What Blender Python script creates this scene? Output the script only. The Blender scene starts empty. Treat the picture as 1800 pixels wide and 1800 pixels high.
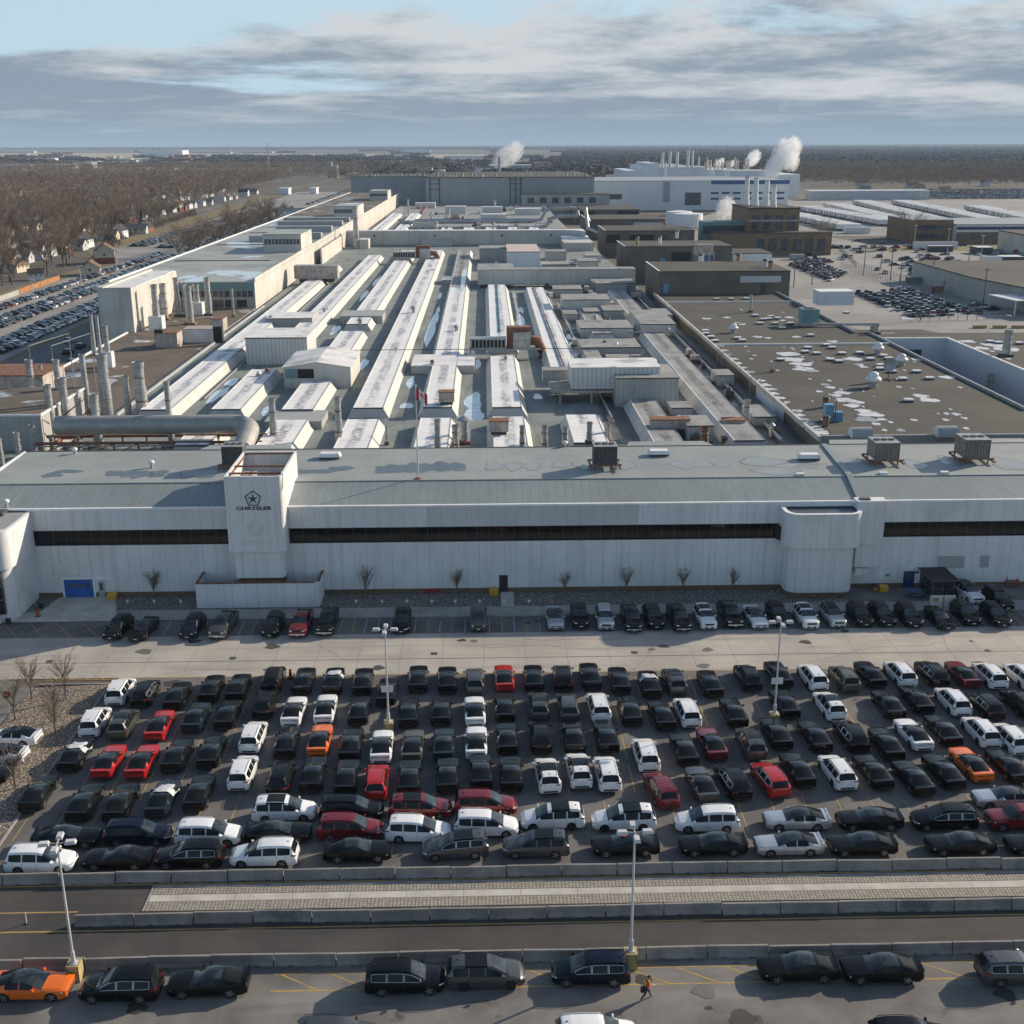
import bpy, math, random, re
import numpy as np
from math import radians as R, sin, cos, pi

random.seed(7)
rng = random.Random(11)
C = bpy.data.collections.new('place'); bpy.context.scene.collection.children.link(C)
SC = bpy.context.scene

# ------------------------------------------------------------------ camera
H = 52.8; FPX = 2050.0
TH, PSI, RHO = R(17.54), R(-1.3), 0.0033
FW = np.array([cos(TH)*sin(-PSI), cos(TH)*cos(PSI), -sin(TH)])
R0 = np.array([cos(PSI), -sin(-PSI), 0.0])
U0 = np.cross(R0, FW)
RT = cos(RHO)*R0 - sin(RHO)*U0; UP = sin(RHO)*R0 + cos(RHO)*U0
from mathutils import Matrix, Vector
cam = bpy.data.cameras.new('camera'); camo = bpy.data.objects.new('camera', cam); C.objects.link(camo)
cam.sensor_width = 36; cam.lens = FPX/1800*36; cam.clip_start = 1; cam.clip_end = 60000
camo.matrix_world = Matrix(((RT[0], UP[0], -FW[0], 0), (RT[1], UP[1], -FW[1], 0), (RT[2], UP[2], -FW[2], H), (0, 0, 0, 1)))
SC.camera = camo

def ray(px, py):
    return FW + RT*((px-900)/FPX) + UP*(-(py-900)/FPX)
def at(px, py, z=0.0):                      # where a sight line meets the level z
    d = ray(px, py); t = (z-H)/d[2]
    return float(d[0]*t), float(d[1]*t)
def atY(px, py, Y):                         # x, z on the upright plane at depth Y
    d = ray(px, py); t = Y/d[1]
    return float(d[0]*t), float(H+d[2]*t)
def proj(x, y, z):
    d = np.array([x, y, z-H]); w = d@FW
    if w < 1: return (-9999, -9999)
    return 900+FPX*(d@RT)/w, 900-FPX*(d@UP)/w

# ------------------------------------------------------------------ light
SUN_EL = R(22.5); SUN_AZ = math.atan2(2.1, 1.18)      # clockwise from +Y
W = bpy.data.worlds.new('World'); SC.world = W; W.use_nodes = True
nt = W.node_tree; nt.nodes.clear()
SUNSTR = 4.8; SKYSTR = 0.115
sd = Vector((sin(SUN_AZ)*cos(SUN_EL), cos(SUN_AZ)*cos(SUN_EL), sin(SUN_EL)))
sl = bpy.data.lights.new('sun', 'SUN'); sl.energy = SUNSTR; sl.angle = R(0.6); sl.color = (1.0, 0.86, 0.68)
so = bpy.data.objects.new('sun', sl); C.objects.link(so)
so.rotation_euler = sd.to_track_quat('Z', 'Y').to_euler()
SC.view_settings.view_transform = 'Standard'; SC.view_settings.look = 'None'
SC.view_settings.exposure = 0.30; SC.view_settings.gamma = 1.0

class NG:
    """short-hand for node graphs"""
    def __init__(s, tree): s.t = tree
    def n(s, typ, **kw):
        nd = s.t.nodes.new(typ)
        for k, v in kw.items():
            if k.startswith('i_'):
                key = k[2:]; nd.inputs[int(key) if key.isdigit() else key].default_value = v
            else: setattr(nd, k, v)
        return nd
    def l(s, a, b): s.t.links.new(a, b)
    def math(s, op, a, b=None, c=None, clamp=False):
        nd = s.n('ShaderNodeMath', operation=op); nd.use_clamp = clamp
        for i, v in enumerate((a, b, c)):
            if v is None: continue
            if isinstance(v, (int, float)): nd.inputs[i].default_value = v
            else: s.l(v, nd.inputs[i])
        return nd.outputs[0]
    def vmath(s, op, a, b):
        nd = s.n('ShaderNodeVectorMath', operation=op)
        for i, v in enumerate((a, b)):
            if isinstance(v, (tuple, list)): nd.inputs[i].default_value = v
            else: s.l(v, nd.inputs[i])
        return nd.outputs[0]
    def mix(s, f, a, b):
        nd = s.n('ShaderNodeMix', data_type='RGBA')
        for i, v in ((0, f), (6, a), (7, b)):
            if isinstance(v, (int, float)): nd.inputs[i].default_value = v
            elif isinstance(v, tuple): nd.inputs[i].default_value = (*v[:3], 1)
            else: s.l(v, nd.inputs[i])
        return nd.outputs[2]
    def noise(s, vec, scale, detail=3, rough=.55, dist=0.0):
        nd = s.n('ShaderNodeTexNoise'); nd.inputs['Scale'].default_value = scale
        nd.inputs['Detail'].default_value = detail; nd.inputs['Roughness'].default_value = rough
        nd.inputs['Distortion'].default_value = dist
        s.l(vec, nd.inputs['Vector']); return nd.outputs['Fac']
    def ramp(s, v, lo, hi):
        nd = s.n('ShaderNodeMapRange'); nd.inputs[1].default_value = lo; nd.inputs[2].default_value = hi
        nd.interpolation_type = 'SMOOTHSTEP'
        s.l(v, nd.inputs[0]); return nd.outputs[0]
    def xyz(s, v):
        nd = s.n('ShaderNodeSeparateXYZ'); s.l(v, nd.inputs[0]); return nd.outputs
    def comb(s, x, y, z):
        nd = s.n('ShaderNodeCombineXYZ')
        for i, v in enumerate((x, y, z)):
            if isinstance(v, (int, float)): nd.inputs[i].default_value = v
            else: s.l(v, nd.inputs[i])
        return nd.outputs[0]

g = NG(nt)
tc = g.n('ShaderNodeTexCoord')
sky = g.n('ShaderNodeTexSky', sky_type='NISHITA'); sky.sun_disc = False
sky.sun_elevation = SUN_EL; sky.sun_rotation = SUN_AZ; sky.altitude = 180; sky.air_density = 1.0; sky.dust_density = 1.2
X_, Y_, Z_ = g.xyz(tc.outputs['Generated'])
zz = g.math('MAXIMUM', Z_, 0.0)
zq = g.math('DIVIDE', zz, g.math('ADD', zz, 0.10))
vec = g.comb(g.math('MULTIPLY', X_, 3.4), g.math('MULTIPLY', Y_, 3.4), g.math('MULTIPLY', zq, 5.4))
n1 = g.noise(vec, 1.15, 9, .62, .25)
n2 = g.noise(g.vmath('ADD', vec, (3.7, 1.2, 5.5)), 2.6, 9, .64, .15)
n3 = g.noise(g.vmath('ADD', vec, (9.1, 4.2, .3)), .8, 5, .55, .3)
# cover falls with height: openings high up, solid deck low down
cover = g.math('ADD', n1, g.math('MULTIPLY', g.math('SUBTRACT', 0.094, zz), 2.2))
cover = g.math('ADD', cover, g.math('MULTIPLY', X_, .27))
cover = g.ramp(cover, 0.42, 0.55)
cl_dark = (1.95, 2.45, 3.0); cl_lite = (4.5, 4.7, 4.9)
shade = g.ramp(g.math('ADD', g.math('ADD', g.math('MULTIPLY', n2, .55), g.math('MULTIPLY', n3, .45)), g.math('MULTIPLY', g.math('SUBTRACT', zz, .05), .8)), 0.42, 0.60)
ccol = g.mix(shade, cl_dark, cl_lite)
hor = g.ramp(zz, 0.0, 0.035)
ccol = g.mix(hor, (2.0, 2.75, 3.35), ccol)
skyc = g.mix(g.ramp(zz, 0.02, 0.5), (3.7, 4.95, 5.75), sky.outputs[0])
# the deck thins out overhead so the open sky lights the shade
open_ = g.ramp(Y_, -.45, .25)
over = g.math('MULTIPLY', g.math('MULTIPLY', cover, g.math('ADD', .30, g.math('MULTIPLY', open_, .70))), g.math('SUBTRACT', 1.0, g.math('MULTIPLY', g.ramp(zz, .15, .5), .72)))
bgc = g.mix(over, skyc, ccol)
bg = g.n('ShaderNodeBackground'); bg.inputs[1].default_value = SKYSTR
g.l(bgc, bg.inputs[0]); ow = g.n('ShaderNodeOutputWorld'); g.l(bg.outputs[0], ow.inputs[0])

# ------------------------------------------------------------------ materials
MATS = {}
def mat(name, col, rough=.7, metal=0.0, col2=None, scale=.5, amt=1.0, lines=None, bump=0.0, bscale=20., coat=0.0,
        stain=None, spec=.5, trans=0.0, alpha=1.0, streak=None, lo=.35, hi=.65, vor=None, cell=None, centre=None):
    """col/col2 blend by noise(scale); lines=(period,width,colour,axis) grooves; stain=(colour,scale,lo,hi,rough,stretch)"""
    if name in MATS: return MATS[name]
    m = bpy.data.materials.new(name); m.use_nodes = True; t = m.node_tree; t.nodes.clear(); q = NG(t)
    bs = q.n('ShaderNodeBsdfPrincipled'); out = q.n('ShaderNodeOutputMaterial'); q.l(bs.outputs[0], out.inputs[0])
    geo = q.n('ShaderNodeNewGeometry'); pos = geo.outputs['Position']; x, y, z = q.xyz(pos)
    c = col; hgt = None
    if col2 is None: col2 = tuple(v*.82 for v in col)
    f = q.ramp(q.noise(pos, scale, 5, .6), lo, hi)
    c = q.mix(q.math('MULTIPLY', f, amt), col, col2)
    if vor:                                     # loose stones: every cell its own tone
        vs, va, vb = vor
        v = q.n('ShaderNodeTexVoronoi'); v.inputs['Scale'].default_value = vs; q.l(pos, v.inputs['Vector'])
        r_, g_, b_ = q.xyz(v.outputs['Color'])
        c = q.mix(r_, c, q.mix(g_, va, vb)); hgt = q.math('SUBTRACT', 1.0, v.outputs['Distance'])
        c = q.mix(q.ramp(v.outputs['Distance'], .25, .6), c, tuple(v_*.35 for v_ in col))
    if streak:                                  # run-off streaks down or along a face
        sc_, sa, scol = streak
        f2 = q.ramp(q.noise(q.vmath('MULTIPLY', pos, sc_), 1.0, 4, .6), .48, .72)
        c = q.mix(q.math('MULTIPLY', f2, sa), c, scol)
    if cell:                                    # every sheet weathers a little differently
        wn = q.n('ShaderNodeTexWhiteNoise', noise_dimensions='1D'); q.l(q.math('FLOOR', q.math('DIVIDE', q.math('ADD', q.math('ADD', x, y), 5000.0), cell)), wn.inputs['W'])
        c = q.mix(q.math('MULTIPLY', wn.outputs['Value'], .22), c, tuple(v*.72 for v in col))
    if centre:                                  # damp, mottled crown line along a long roof
        tcx = q.n('ShaderNodeTexCoord'); gx = q.xyz(tcx.outputs['Generated'])[0]
        band = q.ramp(q.math('ABSOLUTE', q.math('SUBTRACT', gx, q.math('ADD', .5, q.math('MULTIPLY', q.math('SUBTRACT', q.noise(q.vmath('MULTIPLY', pos, (.05, .12, 0)), 1.0, 2), .5), .10)))), .165, .07)
        mott = q.ramp(q.noise(q.vmath('MULTIPLY', pos, (.9, 1.7, 1)), 1.0, 6, .62), .37, .56); big = q.ramp(q.noise(q.vmath('MULTIPLY', pos, (.3, .09, 1)), 1.0, 3), .40, .56)
        mm = q.math('MULTIPLY', q.math('MULTIPLY', band, mott), q.math('ADD', .25, q.math('MULTIPLY', big, .75)))
        c = q.mix(q.math('MULTIPLY', mm, centre[1]), c, centre[0])
    rg = rough
    if stain:
        scol, ssc, slo, shi, sr, st = stain
        f3 = q.ramp(q.noise(q.vmath('MULTIPLY', pos, st), ssc, 4, .5, .3), slo, shi)
        c = q.mix(f3, c, scol)
        mr = q.n('ShaderNodeMix'); q.l(f3, mr.inputs[0]); mr.inputs[2].default_value = rough; mr.inputs[3].default_value = sr
        rg = mr.outputs[0]
    for ln in (lines or []):
        per, wd, lcol, ax = ln
        u = {'x': x, 'y': y, 'z': z}.get(ax) if ax in 'xyz' and len(ax) == 1 else q.math('ADD', x, y)
        fr = q.math('FRACT', q.math('DIVIDE', q.math('ADD', u, 5000.0), per))
        gr = q.math('LESS_THAN', fr, wd/per)
        c = q.mix(q.math('MULTIPLY', gr, .8), c, lcol)
        hh = q.math('SUBTRACT', 1.0, gr)
        hgt = hh if hgt is None else q.math('MULTIPLY', hgt, hh)
    if isinstance(c, tuple): bs.inputs['Base Color'].default_value = (*c, 1)
    else: q.l(c, bs.inputs['Base Color'])
    if isinstance(rg, (int, float)): bs.inputs['Roughness'].default_value = rg
    else: q.l(rg, bs.inputs['Roughness'])
    bs.inputs['Metallic'].default_value = metal; bs.inputs['Coat Weight'].default_value = coat
    bs.inputs['Coat Roughness'].default_value = .04
    bs.inputs['Specular IOR Level'].default_value = spec
    if trans: bs.inputs['Transmission Weight'].default_value = trans
    if bump or hgt is not None:
        b = q.n('ShaderNodeBump'); b.inputs['Strength'].default_value = .6; b.inputs['Distance'].default_value = .04
        hb = q.math('MULTIPLY', q.noise(pos, bscale, 4, .6), bump or 0.0)
        if hgt is not None: hb = q.math('ADD', hb, hgt)
        q.l(hb, b.inputs['Height']); q.l(b.outputs[0], bs.inputs['Normal'])
    MATS[name] = m; return m

M = {}
def defmats():
    a = M
    a['asphalt_lot'] = mat('asphalt_lot', (.165, .155, .145), .85, col2=(.105, .10, .097), scale=.22, bump=.3, bscale=30, stain=((.03, .03, .032), .35, .66, .74, .5, (1, 1, 1)), streak=((.5, .15, 1), .5, (.16, .15, .14)))
    a['asphalt_road'] = mat('asphalt_road', (.045, .042, .040), .9, col2=(.070, .065, .060), scale=.15, bump=.5, bscale=16, streak=((.04, 1.3, 1), .5, (.035, .034, .034)))
    a['pavement'] = mat('pavement', (.20, .19, .175), .85, col2=(.115, .108, .10), scale=.17, bump=.3, bscale=25, stain=((.05, .047, .045), .4, .64, .74, .6, (1, 1, 1)), streak=((.06, .5, 1), .5, (.27, .26, .245)))
    a['pavement2'] = mat('pavement_stall', (.165, .16, .155), .85, col2=(.105, .10, .10), scale=.2, bump=.2, bscale=25, streak=((.7, .12, 1), .45, (.07, .07, .07)))
    a['concrete'] = mat('road_concrete', (.44, .41, .36), .85, col2=(.34, .315, .28), scale=.13, bump=.15, bscale=20, lines=[(4.5, .06, (.2, .19, .17), 'x')], streak=((.05, .9, 1), .7, (.27, .25, .22)), stain=((.17, .16, .15), .3, .70, .78, .7, (1, 1, 1)))
    a['concrete2'] = mat('slab_concrete', (.52, .50, .45), .85, col2=(.40, .38, .34), scale=.5, bump=.15)
    a['sidewalk'] = mat('sidewalk_concrete', (.36, .345, .32), .85, col2=(.27, .26, .24), scale=.4, lines=[(1.6, .03, (.15, .14, .13), 'x')])
    a['kerb'] = mat('kerb_concrete', (.33, .32, .30), .85, col2=(.22, .21, .20), scale=.8)
    a['barrier'] = mat('barrier_concrete', (.29, .27, .245), .9, col2=(.205, .195, .18), scale=.6, bump=.3, bscale=12, streak=((.6, .6, .25), .6, (.17, .16, .15)))
    a['barrier_d'] = mat('barrier_concrete_stained', (.26, .25, .235), .9, col2=(.13, .125, .12), scale=.9, bump=.3, bscale=12)
    a['cobble'] = mat('cobble', (.40, .37, .31), .9, col2=(.27, .25, .21), scale=2.5, lines=[(.27, .07, (.10, .095, .085), 'x'), (.19, .05, (.12, .11, .10), 'y')])
    a['gravel'] = mat('gravel', (.27, .25, .225), .9, vor=(4.2, (.20, .185, .17), (.50, .46, .41)))
    a['gravel_warm'] = mat('gravel_warm', (.33, .27, .21), .9, vor=(4.4, (.24, .195, .15), (.56, .48, .38)))
    a['yellow'] = mat('line_yellow', (.50, .31, .05), .8, col2=(.30, .22, .10), scale=1.5)
    a['white_line'] = mat('line_white', (.45, .45, .43), .8, col2=(.27, .26, .25), scale=2)
    a['panel'] = mat('white_panel', (.74, .745, .74), .5, col2=(.66, .665, .665), scale=.12, lines=[(1.52, .045, (.40, .41, .42), 'xy')], streak=((1.2, 1.2, .06), .55, (.50, .485, .46)), bump=.05, cell=1.52, stain=((.60, .585, .555), .16, .56, .74, .55, (1, 1, .8)))
    a['panel_grey'] = mat('grey_panel', (.56, .565, .56), .5, col2=(.5, .51, .51), scale=.12, lines=[(1.52, .045, (.33, .34, .34), 'xy')])
    a['trim_white'] = mat('white_trim', (.85, .84, .82), .4, col2=(.75, .74, .72), scale=.5)
    a['glass'] = mat('dark_window_glass', (.006, .007, .008), .06, spec=.4, lines=[(1.5, .05, (.09, .09, .095), 'xy')])
    a['glass_plain'] = mat('tinted_glass', (.015, .017, .02), .06, spec=.6)
    a['brick_brown'] = mat('brown_brick', (.20, .135, .08), .9, col2=(.15, .10, .06), scale=2, lines=[(.3, .05, (.12, .09, .06), 'z')])
    a['roof_metal'] = mat('ribbed_green_grey_roof', (.27, .305, .30), .5, col2=(.23, .262, .26), scale=.08, lines=[(1.05, .10, (.20, .225, .225), 'x')], streak=((.9, .05, 1), .5, (.20, .215, .21)), bump=.05)
    a['roof_top'] = mat('flat_green_grey_roof', (.32, .345, .33), .6, col2=(.27, .29, .28), scale=.12, lines=[(1.05, .05, (.25, .27, .265), 'x')], streak=((.06, .5, 1), .35, (.22, .23, .225)))
    a['puddle'] = mat('frozen_puddle', (.095, .115, .14), .3, col2=(.075, .09, .11), scale=.6, spec=.6)
    a['puddle_lite'] = mat('frozen_puddle_pale', (.29, .305, .30), .35, col2=(.25, .265, .265), scale=.6, spec=.6)
    a['side_glass'] = mat('side_glass', (.008, .010, .012), .05, spec=.22, col2=(.014, .017, .018), scale=.9)
    a['wet_dark'] = mat('wet_dark_roof', (.125, .125, .12), .6, col2=(.075, .075, .073), scale=.18, streak=((.6, .08, 1), .6, (.20, .20, .19)), stain=((.05, .05, .05), .25, .55, .65, .3, (1, .4, 1)))
    a['wet_margin'] = mat('wet_margin', (.035, .034, .030), .5)
    a['ring'] = mat('dried_rim', (.16, .172, .17), .6, col2=(.20, .21, .205), scale=1)
    a['crack'] = mat('crack_sealant', (.15, .14, .13), .7, scale=2)
    a['ice'] = mat('ice', (.62, .72, .80), .2, col2=(.40, .52, .62), scale=.8, spec=.6)
    a['snow'] = mat('old_snow', (.66, .68, .70), .55, col2=(.46, .48, .50), scale=.7, lo=.3, hi=.7, stain=((.15, .14, .125), .55, .56, .68, .5, (1, 1, 1)))
    a['membrane'] = mat('white_roof_membrane', (.86, .85, .83), .6, col2=(.78, .77, .755), scale=.2, lines=[(9.5, .14, (.36, .33, .31), 'y')], streak=((.9, .07, 1), .12, (.48, .47, .46)), centre=((.20, .225, .275), .92))
    a['membrane_d'] = mat('dull_roof_membrane', (.36, .36, .345), .7, col2=(.25, .25, .24), scale=.2, streak=((.5, .07, 1), .5, (.15, .15, .145)), centre=((.09, .088, .085), .9))
    a['membrane_p'] = mat('plain_white_membrane', (.80, .79, .77), .6, col2=(.66, .65, .63), scale=.25, stain=((.42, .43, .44), .25, .60, .68, .5, (1, 1, 1)))
    a['membrane_pd'] = mat('plain_dull_membrane', (.33, .33, .315), .7, col2=(.24, .24, .23), scale=.25, stain=((.13, .13, .125), .3, .60, .70, .5, (1, 1, 1)))
    a['stain_blue'] = mat('damp_stain', (.30, .33, .38), .45, col2=(.45, .46, .49), scale=.9, lo=.3, hi=.7)
    a['stain_dark'] = mat('dark_stain', (.17, .165, .16), .8, col2=(.27, .265, .26), scale=1.4)
    a['skirt'] = mat('monitor_side_panel', (.60, .585, .54), .6, col2=(.50, .485, .45), scale=.3, lines=[(4.7, .10, (.30, .29, .27), 'y')], streak=((.5, .5, .1), .4, (.38, .36, .33)))
    a['skirt_end'] = mat('monitor_end_panel', (.50, .50, .48), .6, col2=(.42, .42, .41), scale=.3)
    a['valley'] = mat('valley_roof', (.245, .275, .25), .75, col2=(.185, .205, .19), scale=.12, streak=((.5, .05, 1), .7, (.13, .135, .13)), stain=((.10, .095, .09), .2, .62, .72, .6, (1, .25, 1)))
    a['tar'] = mat('tar_gravel_roof', (.066, .062, .050), .9, col2=(.045, .042, .035), scale=.06, bump=.3, bscale=8, streak=((.03, .4, 1), .6, (.10, .094, .077)))
    a['tar_brown'] = mat('brown_roof', (.145, .118, .090), .9, col2=(.10, .082, .064), scale=.1, stain=((.42, .45, .48), .10, .60, .66, .25, (1, 1, 1)))
    a['roof_pale'] = mat('pale_green_roof', (.36, .375, .355), .6, col2=(.27, .285, .27), scale=.05, stain=((.52, .60, .66), .045, .60, .63, .2, (1, .6, 1)), lo=.45, hi=.6)
    a['wall_beige'] = mat('beige_wall', (.60, .575, .52), .7, col2=(.50, .475, .43), scale=.1, lines=[(6.1, .12, (.36, .34, .31), 'xy')], streak=((.3, .3, .06), .5, (.36, .33, .29)))
    a['wall_grey'] = mat('grey_corrugated_wall', (.42, .42, .405), .6, col2=(.35, .35, .34), scale=.2, lines=[(.9, .3, (.33, .33, .32), 'xy')], streak=((.6, .6, .1), .4, (.27, .26, .25)))
    a['wall_back'] = mat('blue_grey_wall', (.36, .38, .385), .7, col2=(.31, .33, .335), scale=.03, lines=[(7.5, .3, (.26, .28, .28), 'xy')], streak=((.05, .05, .02), .4, (.27, .28, .28)))
    a['corr_white'] = mat('white_corrugated', (.66, .66, .645), .5, col2=(.58, .58, .57), scale=.2, lines=[(.8, .28, (.45, .45, .44), 'xy')])
    a['brick'] = mat('tan_brick_wall', (.17, .15, .122), .9, col2=(.13, .115, .095), scale=.15, lines=[(6.0, .35, (.15, .13, .11), 'xy')], streak=((.3, .3, .08), .5, (.11, .10, .09)))
    a['brick_orange'] = mat('ochre_brick_wall', (.25, .165, .095), .9, col2=(.185, .125, .075), scale=.3, lines=[(5.0, .25, (.18, .12, .07), 'xy')], streak=((.4, .4, .1), .4, (.17, .11, .06)))
    a['white_wall'] = mat('white_wall', (.70, .73, .755), .6, col2=(.62, .65, .68), scale=.03, lines=[(8, .25, (.55, .58, .61), 'xy')])
    a['blue_band'] = mat('blue_band', (.025, .09, .26), .5)
    a['window'] = mat('window_dark', (.035, .04, .05), .15, col2=(.10, .11, .12), scale=.4)
    a['teal'] = mat('teal_panel', (.17, .30, .31), .6, col2=(.14, .25, .26), scale=.2)
    a['galv'] = mat('galvanised_steel', (.46, .475, .475), .45, metal=.55, col2=(.34, .35, .345), scale=.8, lines=[(1.4, .09, (.2, .2, .2), 'z')])
    a['duct'] = mat('insulated_duct', (.40, .40, .375), .5, metal=.3, col2=(.33, .33, .31), scale=.5, lines=[(.55, .07, (.24, .24, .22), 'x')])
    a['rust'] = mat('rusty_steel', (.17, .065, .035), .8, col2=(.26, .14, .085), scale=1.6)
    a['rust_lite'] = mat('rust_streaked_sheet', (.46, .43, .40), .7, col2=(.30, .22, .17), scale=.9, lo=.4, hi=.75, streak=((2.5, 2.5, .25), .6, (.24, .11, .06)))
    a['steel_dark'] = mat('dark_steel', (.05, .05, .052), .6, col2=(.08, .08, .08), scale=2)
    a['steel_grey'] = mat('grey_painted_steel', (.38, .39, .39), .5, metal=.2)
    a['white_metal'] = mat('white_painted_metal', (.78, .78, .77), .45)
    a['black'] = mat('black_rubber', (.02, .02, .02), .7)
    a['tyre'] = mat('tyre_rubber', (.018, .018, .018), .85)
    a['rim'] = mat('alloy_rim', (.42, .42, .43), .3, metal=.8)
    a['rim_dark'] = mat('dark_rim', (.05, .05, .052), .35, metal=.6)
    a['chrome'] = mat('bright_trim', (.75, .76, .78), .2, metal=.7)
    a['red_lens'] = mat('red_lens', (.26, .008, .012), .15, coat=.8)
    a['dark_lens'] = mat('smoked_lens', (.03, .003, .004), .15, coat=.5)
    a['clear_lens'] = mat('clear_lens', (.62, .64, .66), .12, metal=.3, coat=.8)
    a['plate'] = mat('number_plate', (.7, .7, .72), .5)
    a['car_glass'] = mat('car_glass', (.012, .016, .018), .03, spec=.85, col2=(.040, .050, .050), scale=.8, lo=.45, hi=.6)  # paler greenish tone puts some sky reflection into the glass colour
    a['film'] = mat('white_protective_film', (.66, .69, .71), .3, col2=(.45, .48, .50), scale=3, bump=.8, bscale=5)
    a['blue_door'] = mat('blue_door', (.02, .13, .46), .5, lines=[(.6, .03, (.01, .04, .15), 'z')])
    a['blue_dark'] = mat('navy_door', (.018, .04, .16), .5)
    a['blue_unit'] = mat('light_blue_metal', (.13, .33, .50), .5, col2=(.10, .27, .42), scale=2)
    a['lamp_white'] = mat('lamp_paint', (.58, .585, .60), .4)
    a['yellow_paint'] = mat('yellow_concrete', (.45, .34, .13), .9, col2=(.34, .28, .17), scale=3)
    a['orange'] = mat('orange_plastic', (.75, .12, .02), .5)
    a['yellow_box'] = mat('yellow_plastic', (.62, .35, .03), .5)
    a['red_paint'] = mat('red_paint', (.35, .02, .03), .5)
    a['red_flag'] = mat('flag_red', (.62, .03, .03), .8)
    a['white_flag'] = mat('flag_white', (.8, .8, .8), .8)
    a['wood'] = mat('raw_timber', (.45, .30, .14), .8)
    a['blue_bench'] = mat('blue_bench_paint', (.05, .14, .30), .6)
    a['bark'] = mat('bark', (.19, .15, .115), .95, col2=(.13, .105, .085), scale=3)
    a['unit_brown'] = mat('brown_grey_casing', (.24, .21, .185), .6, col2=(.17, .145, .125), scale=1.5, streak=((2, 2, .3), .4, (.15, .11, .08)))
    a['twig'] = mat('twigs', (.25, .185, .13), .95, col2=(.18, .135, .10), scale=.03)
    a['twig2'] = mat('twigs_reddish', (.235, .16, .11), .95, col2=(.165, .115, .085), scale=.05)
    a['twig3'] = mat('twigs_grey', (.30, .235, .17), .95, col2=(.21, .168, .125), scale=.05)
    a['evergreen'] = mat('evergreen_needles', (.030, .045, .028), .9, col2=(.02, .03, .02), scale=.5)
    a['far_wood'] = mat('far_wood', (.085, .068, .055), .95, col2=(.055, .048, .042), scale=.012)
    a['field'] = mat('field_ground', (.12, .10, .07), .95, col2=(.085, .075, .058), scale=.012, streak=((.004, .02, 1), .5, (.16, .15, .135)), bump=.1, bscale=1)
    a['grass'] = mat('winter_grass', (.22, .165, .075), .95, col2=(.15, .125, .06), scale=.15, bump=.3, bscale=3)
    a['far_field'] = mat('pale_field', (.42, .35, .25), .95, col2=(.34, .28, .20), scale=.01)
    a['lot_far'] = mat('far_lot', (.31, .295, .275), .9, col2=(.22, .212, .20), scale=.03, streak=((.02, .1, 1), .5, (.24, .23, .22)))
    a['street'] = mat('street_asphalt', (.17, .165, .165), .9, col2=(.125, .125, .13), scale=.05, streak=((.5, .01, 1), .6, (.10, .10, .105)))
    a['fence_wood'] = mat('orange_timber_fence', (.40, .19, .075), .9, col2=(.3, .14, .06), scale=.5)
    a['chain'] = mat('fence_wire', (.30, .30, .29), .6, metal=.4)
    a['pole_wood'] = mat('timber_pole', (.12, .095, .075), .9)
    a['trailer'] = mat('trailer_white', (.76, .76, .76), .5, col2=(.68, .68, .67), scale=.1)
    a['tank'] = mat('tank_white', (.84, .84, .83), .45, col2=(.78, .78, .77), scale=.1)
    a['green_box'] = mat('green_container', (.10, .20, .16), .6)
defmats()

PAINT = {
 'black': ((.003, .003, .0034), .22, .0), 'navy': ((.004, .009, .022), .22, .2), 'white': ((.80, .81, .82), .3, 0.0),
 'red': ((.50, .012, .010), .22, .2), 'dark red': ((.19, .008, .012), .22, .3), 'orange': ((.80, .16, .012), .25, .1),
 'grey': ((.085, .087, .090), .3, .5), 'silver': ((.52, .55, .58), .28, .55), 'olive grey': ((.115, .115, .092), .3, .5),
 'dark teal': ((.018, .033, .042), .22, .4)}
def paint(c):
    col, r, mt = PAINT[c]
    dust = tuple(min(1, v*.9+.005) for v in col)
    return mat('paint_'+c.replace(' ', '_'), col, r, metal=mt, col2=dust, scale=1.1, spec=.10 if c in ('black', 'navy', 'dark teal') else .5, coat=.40 if c in ('black', 'navy', 'dark teal') else .6, lo=.3, hi=.75)

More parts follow.
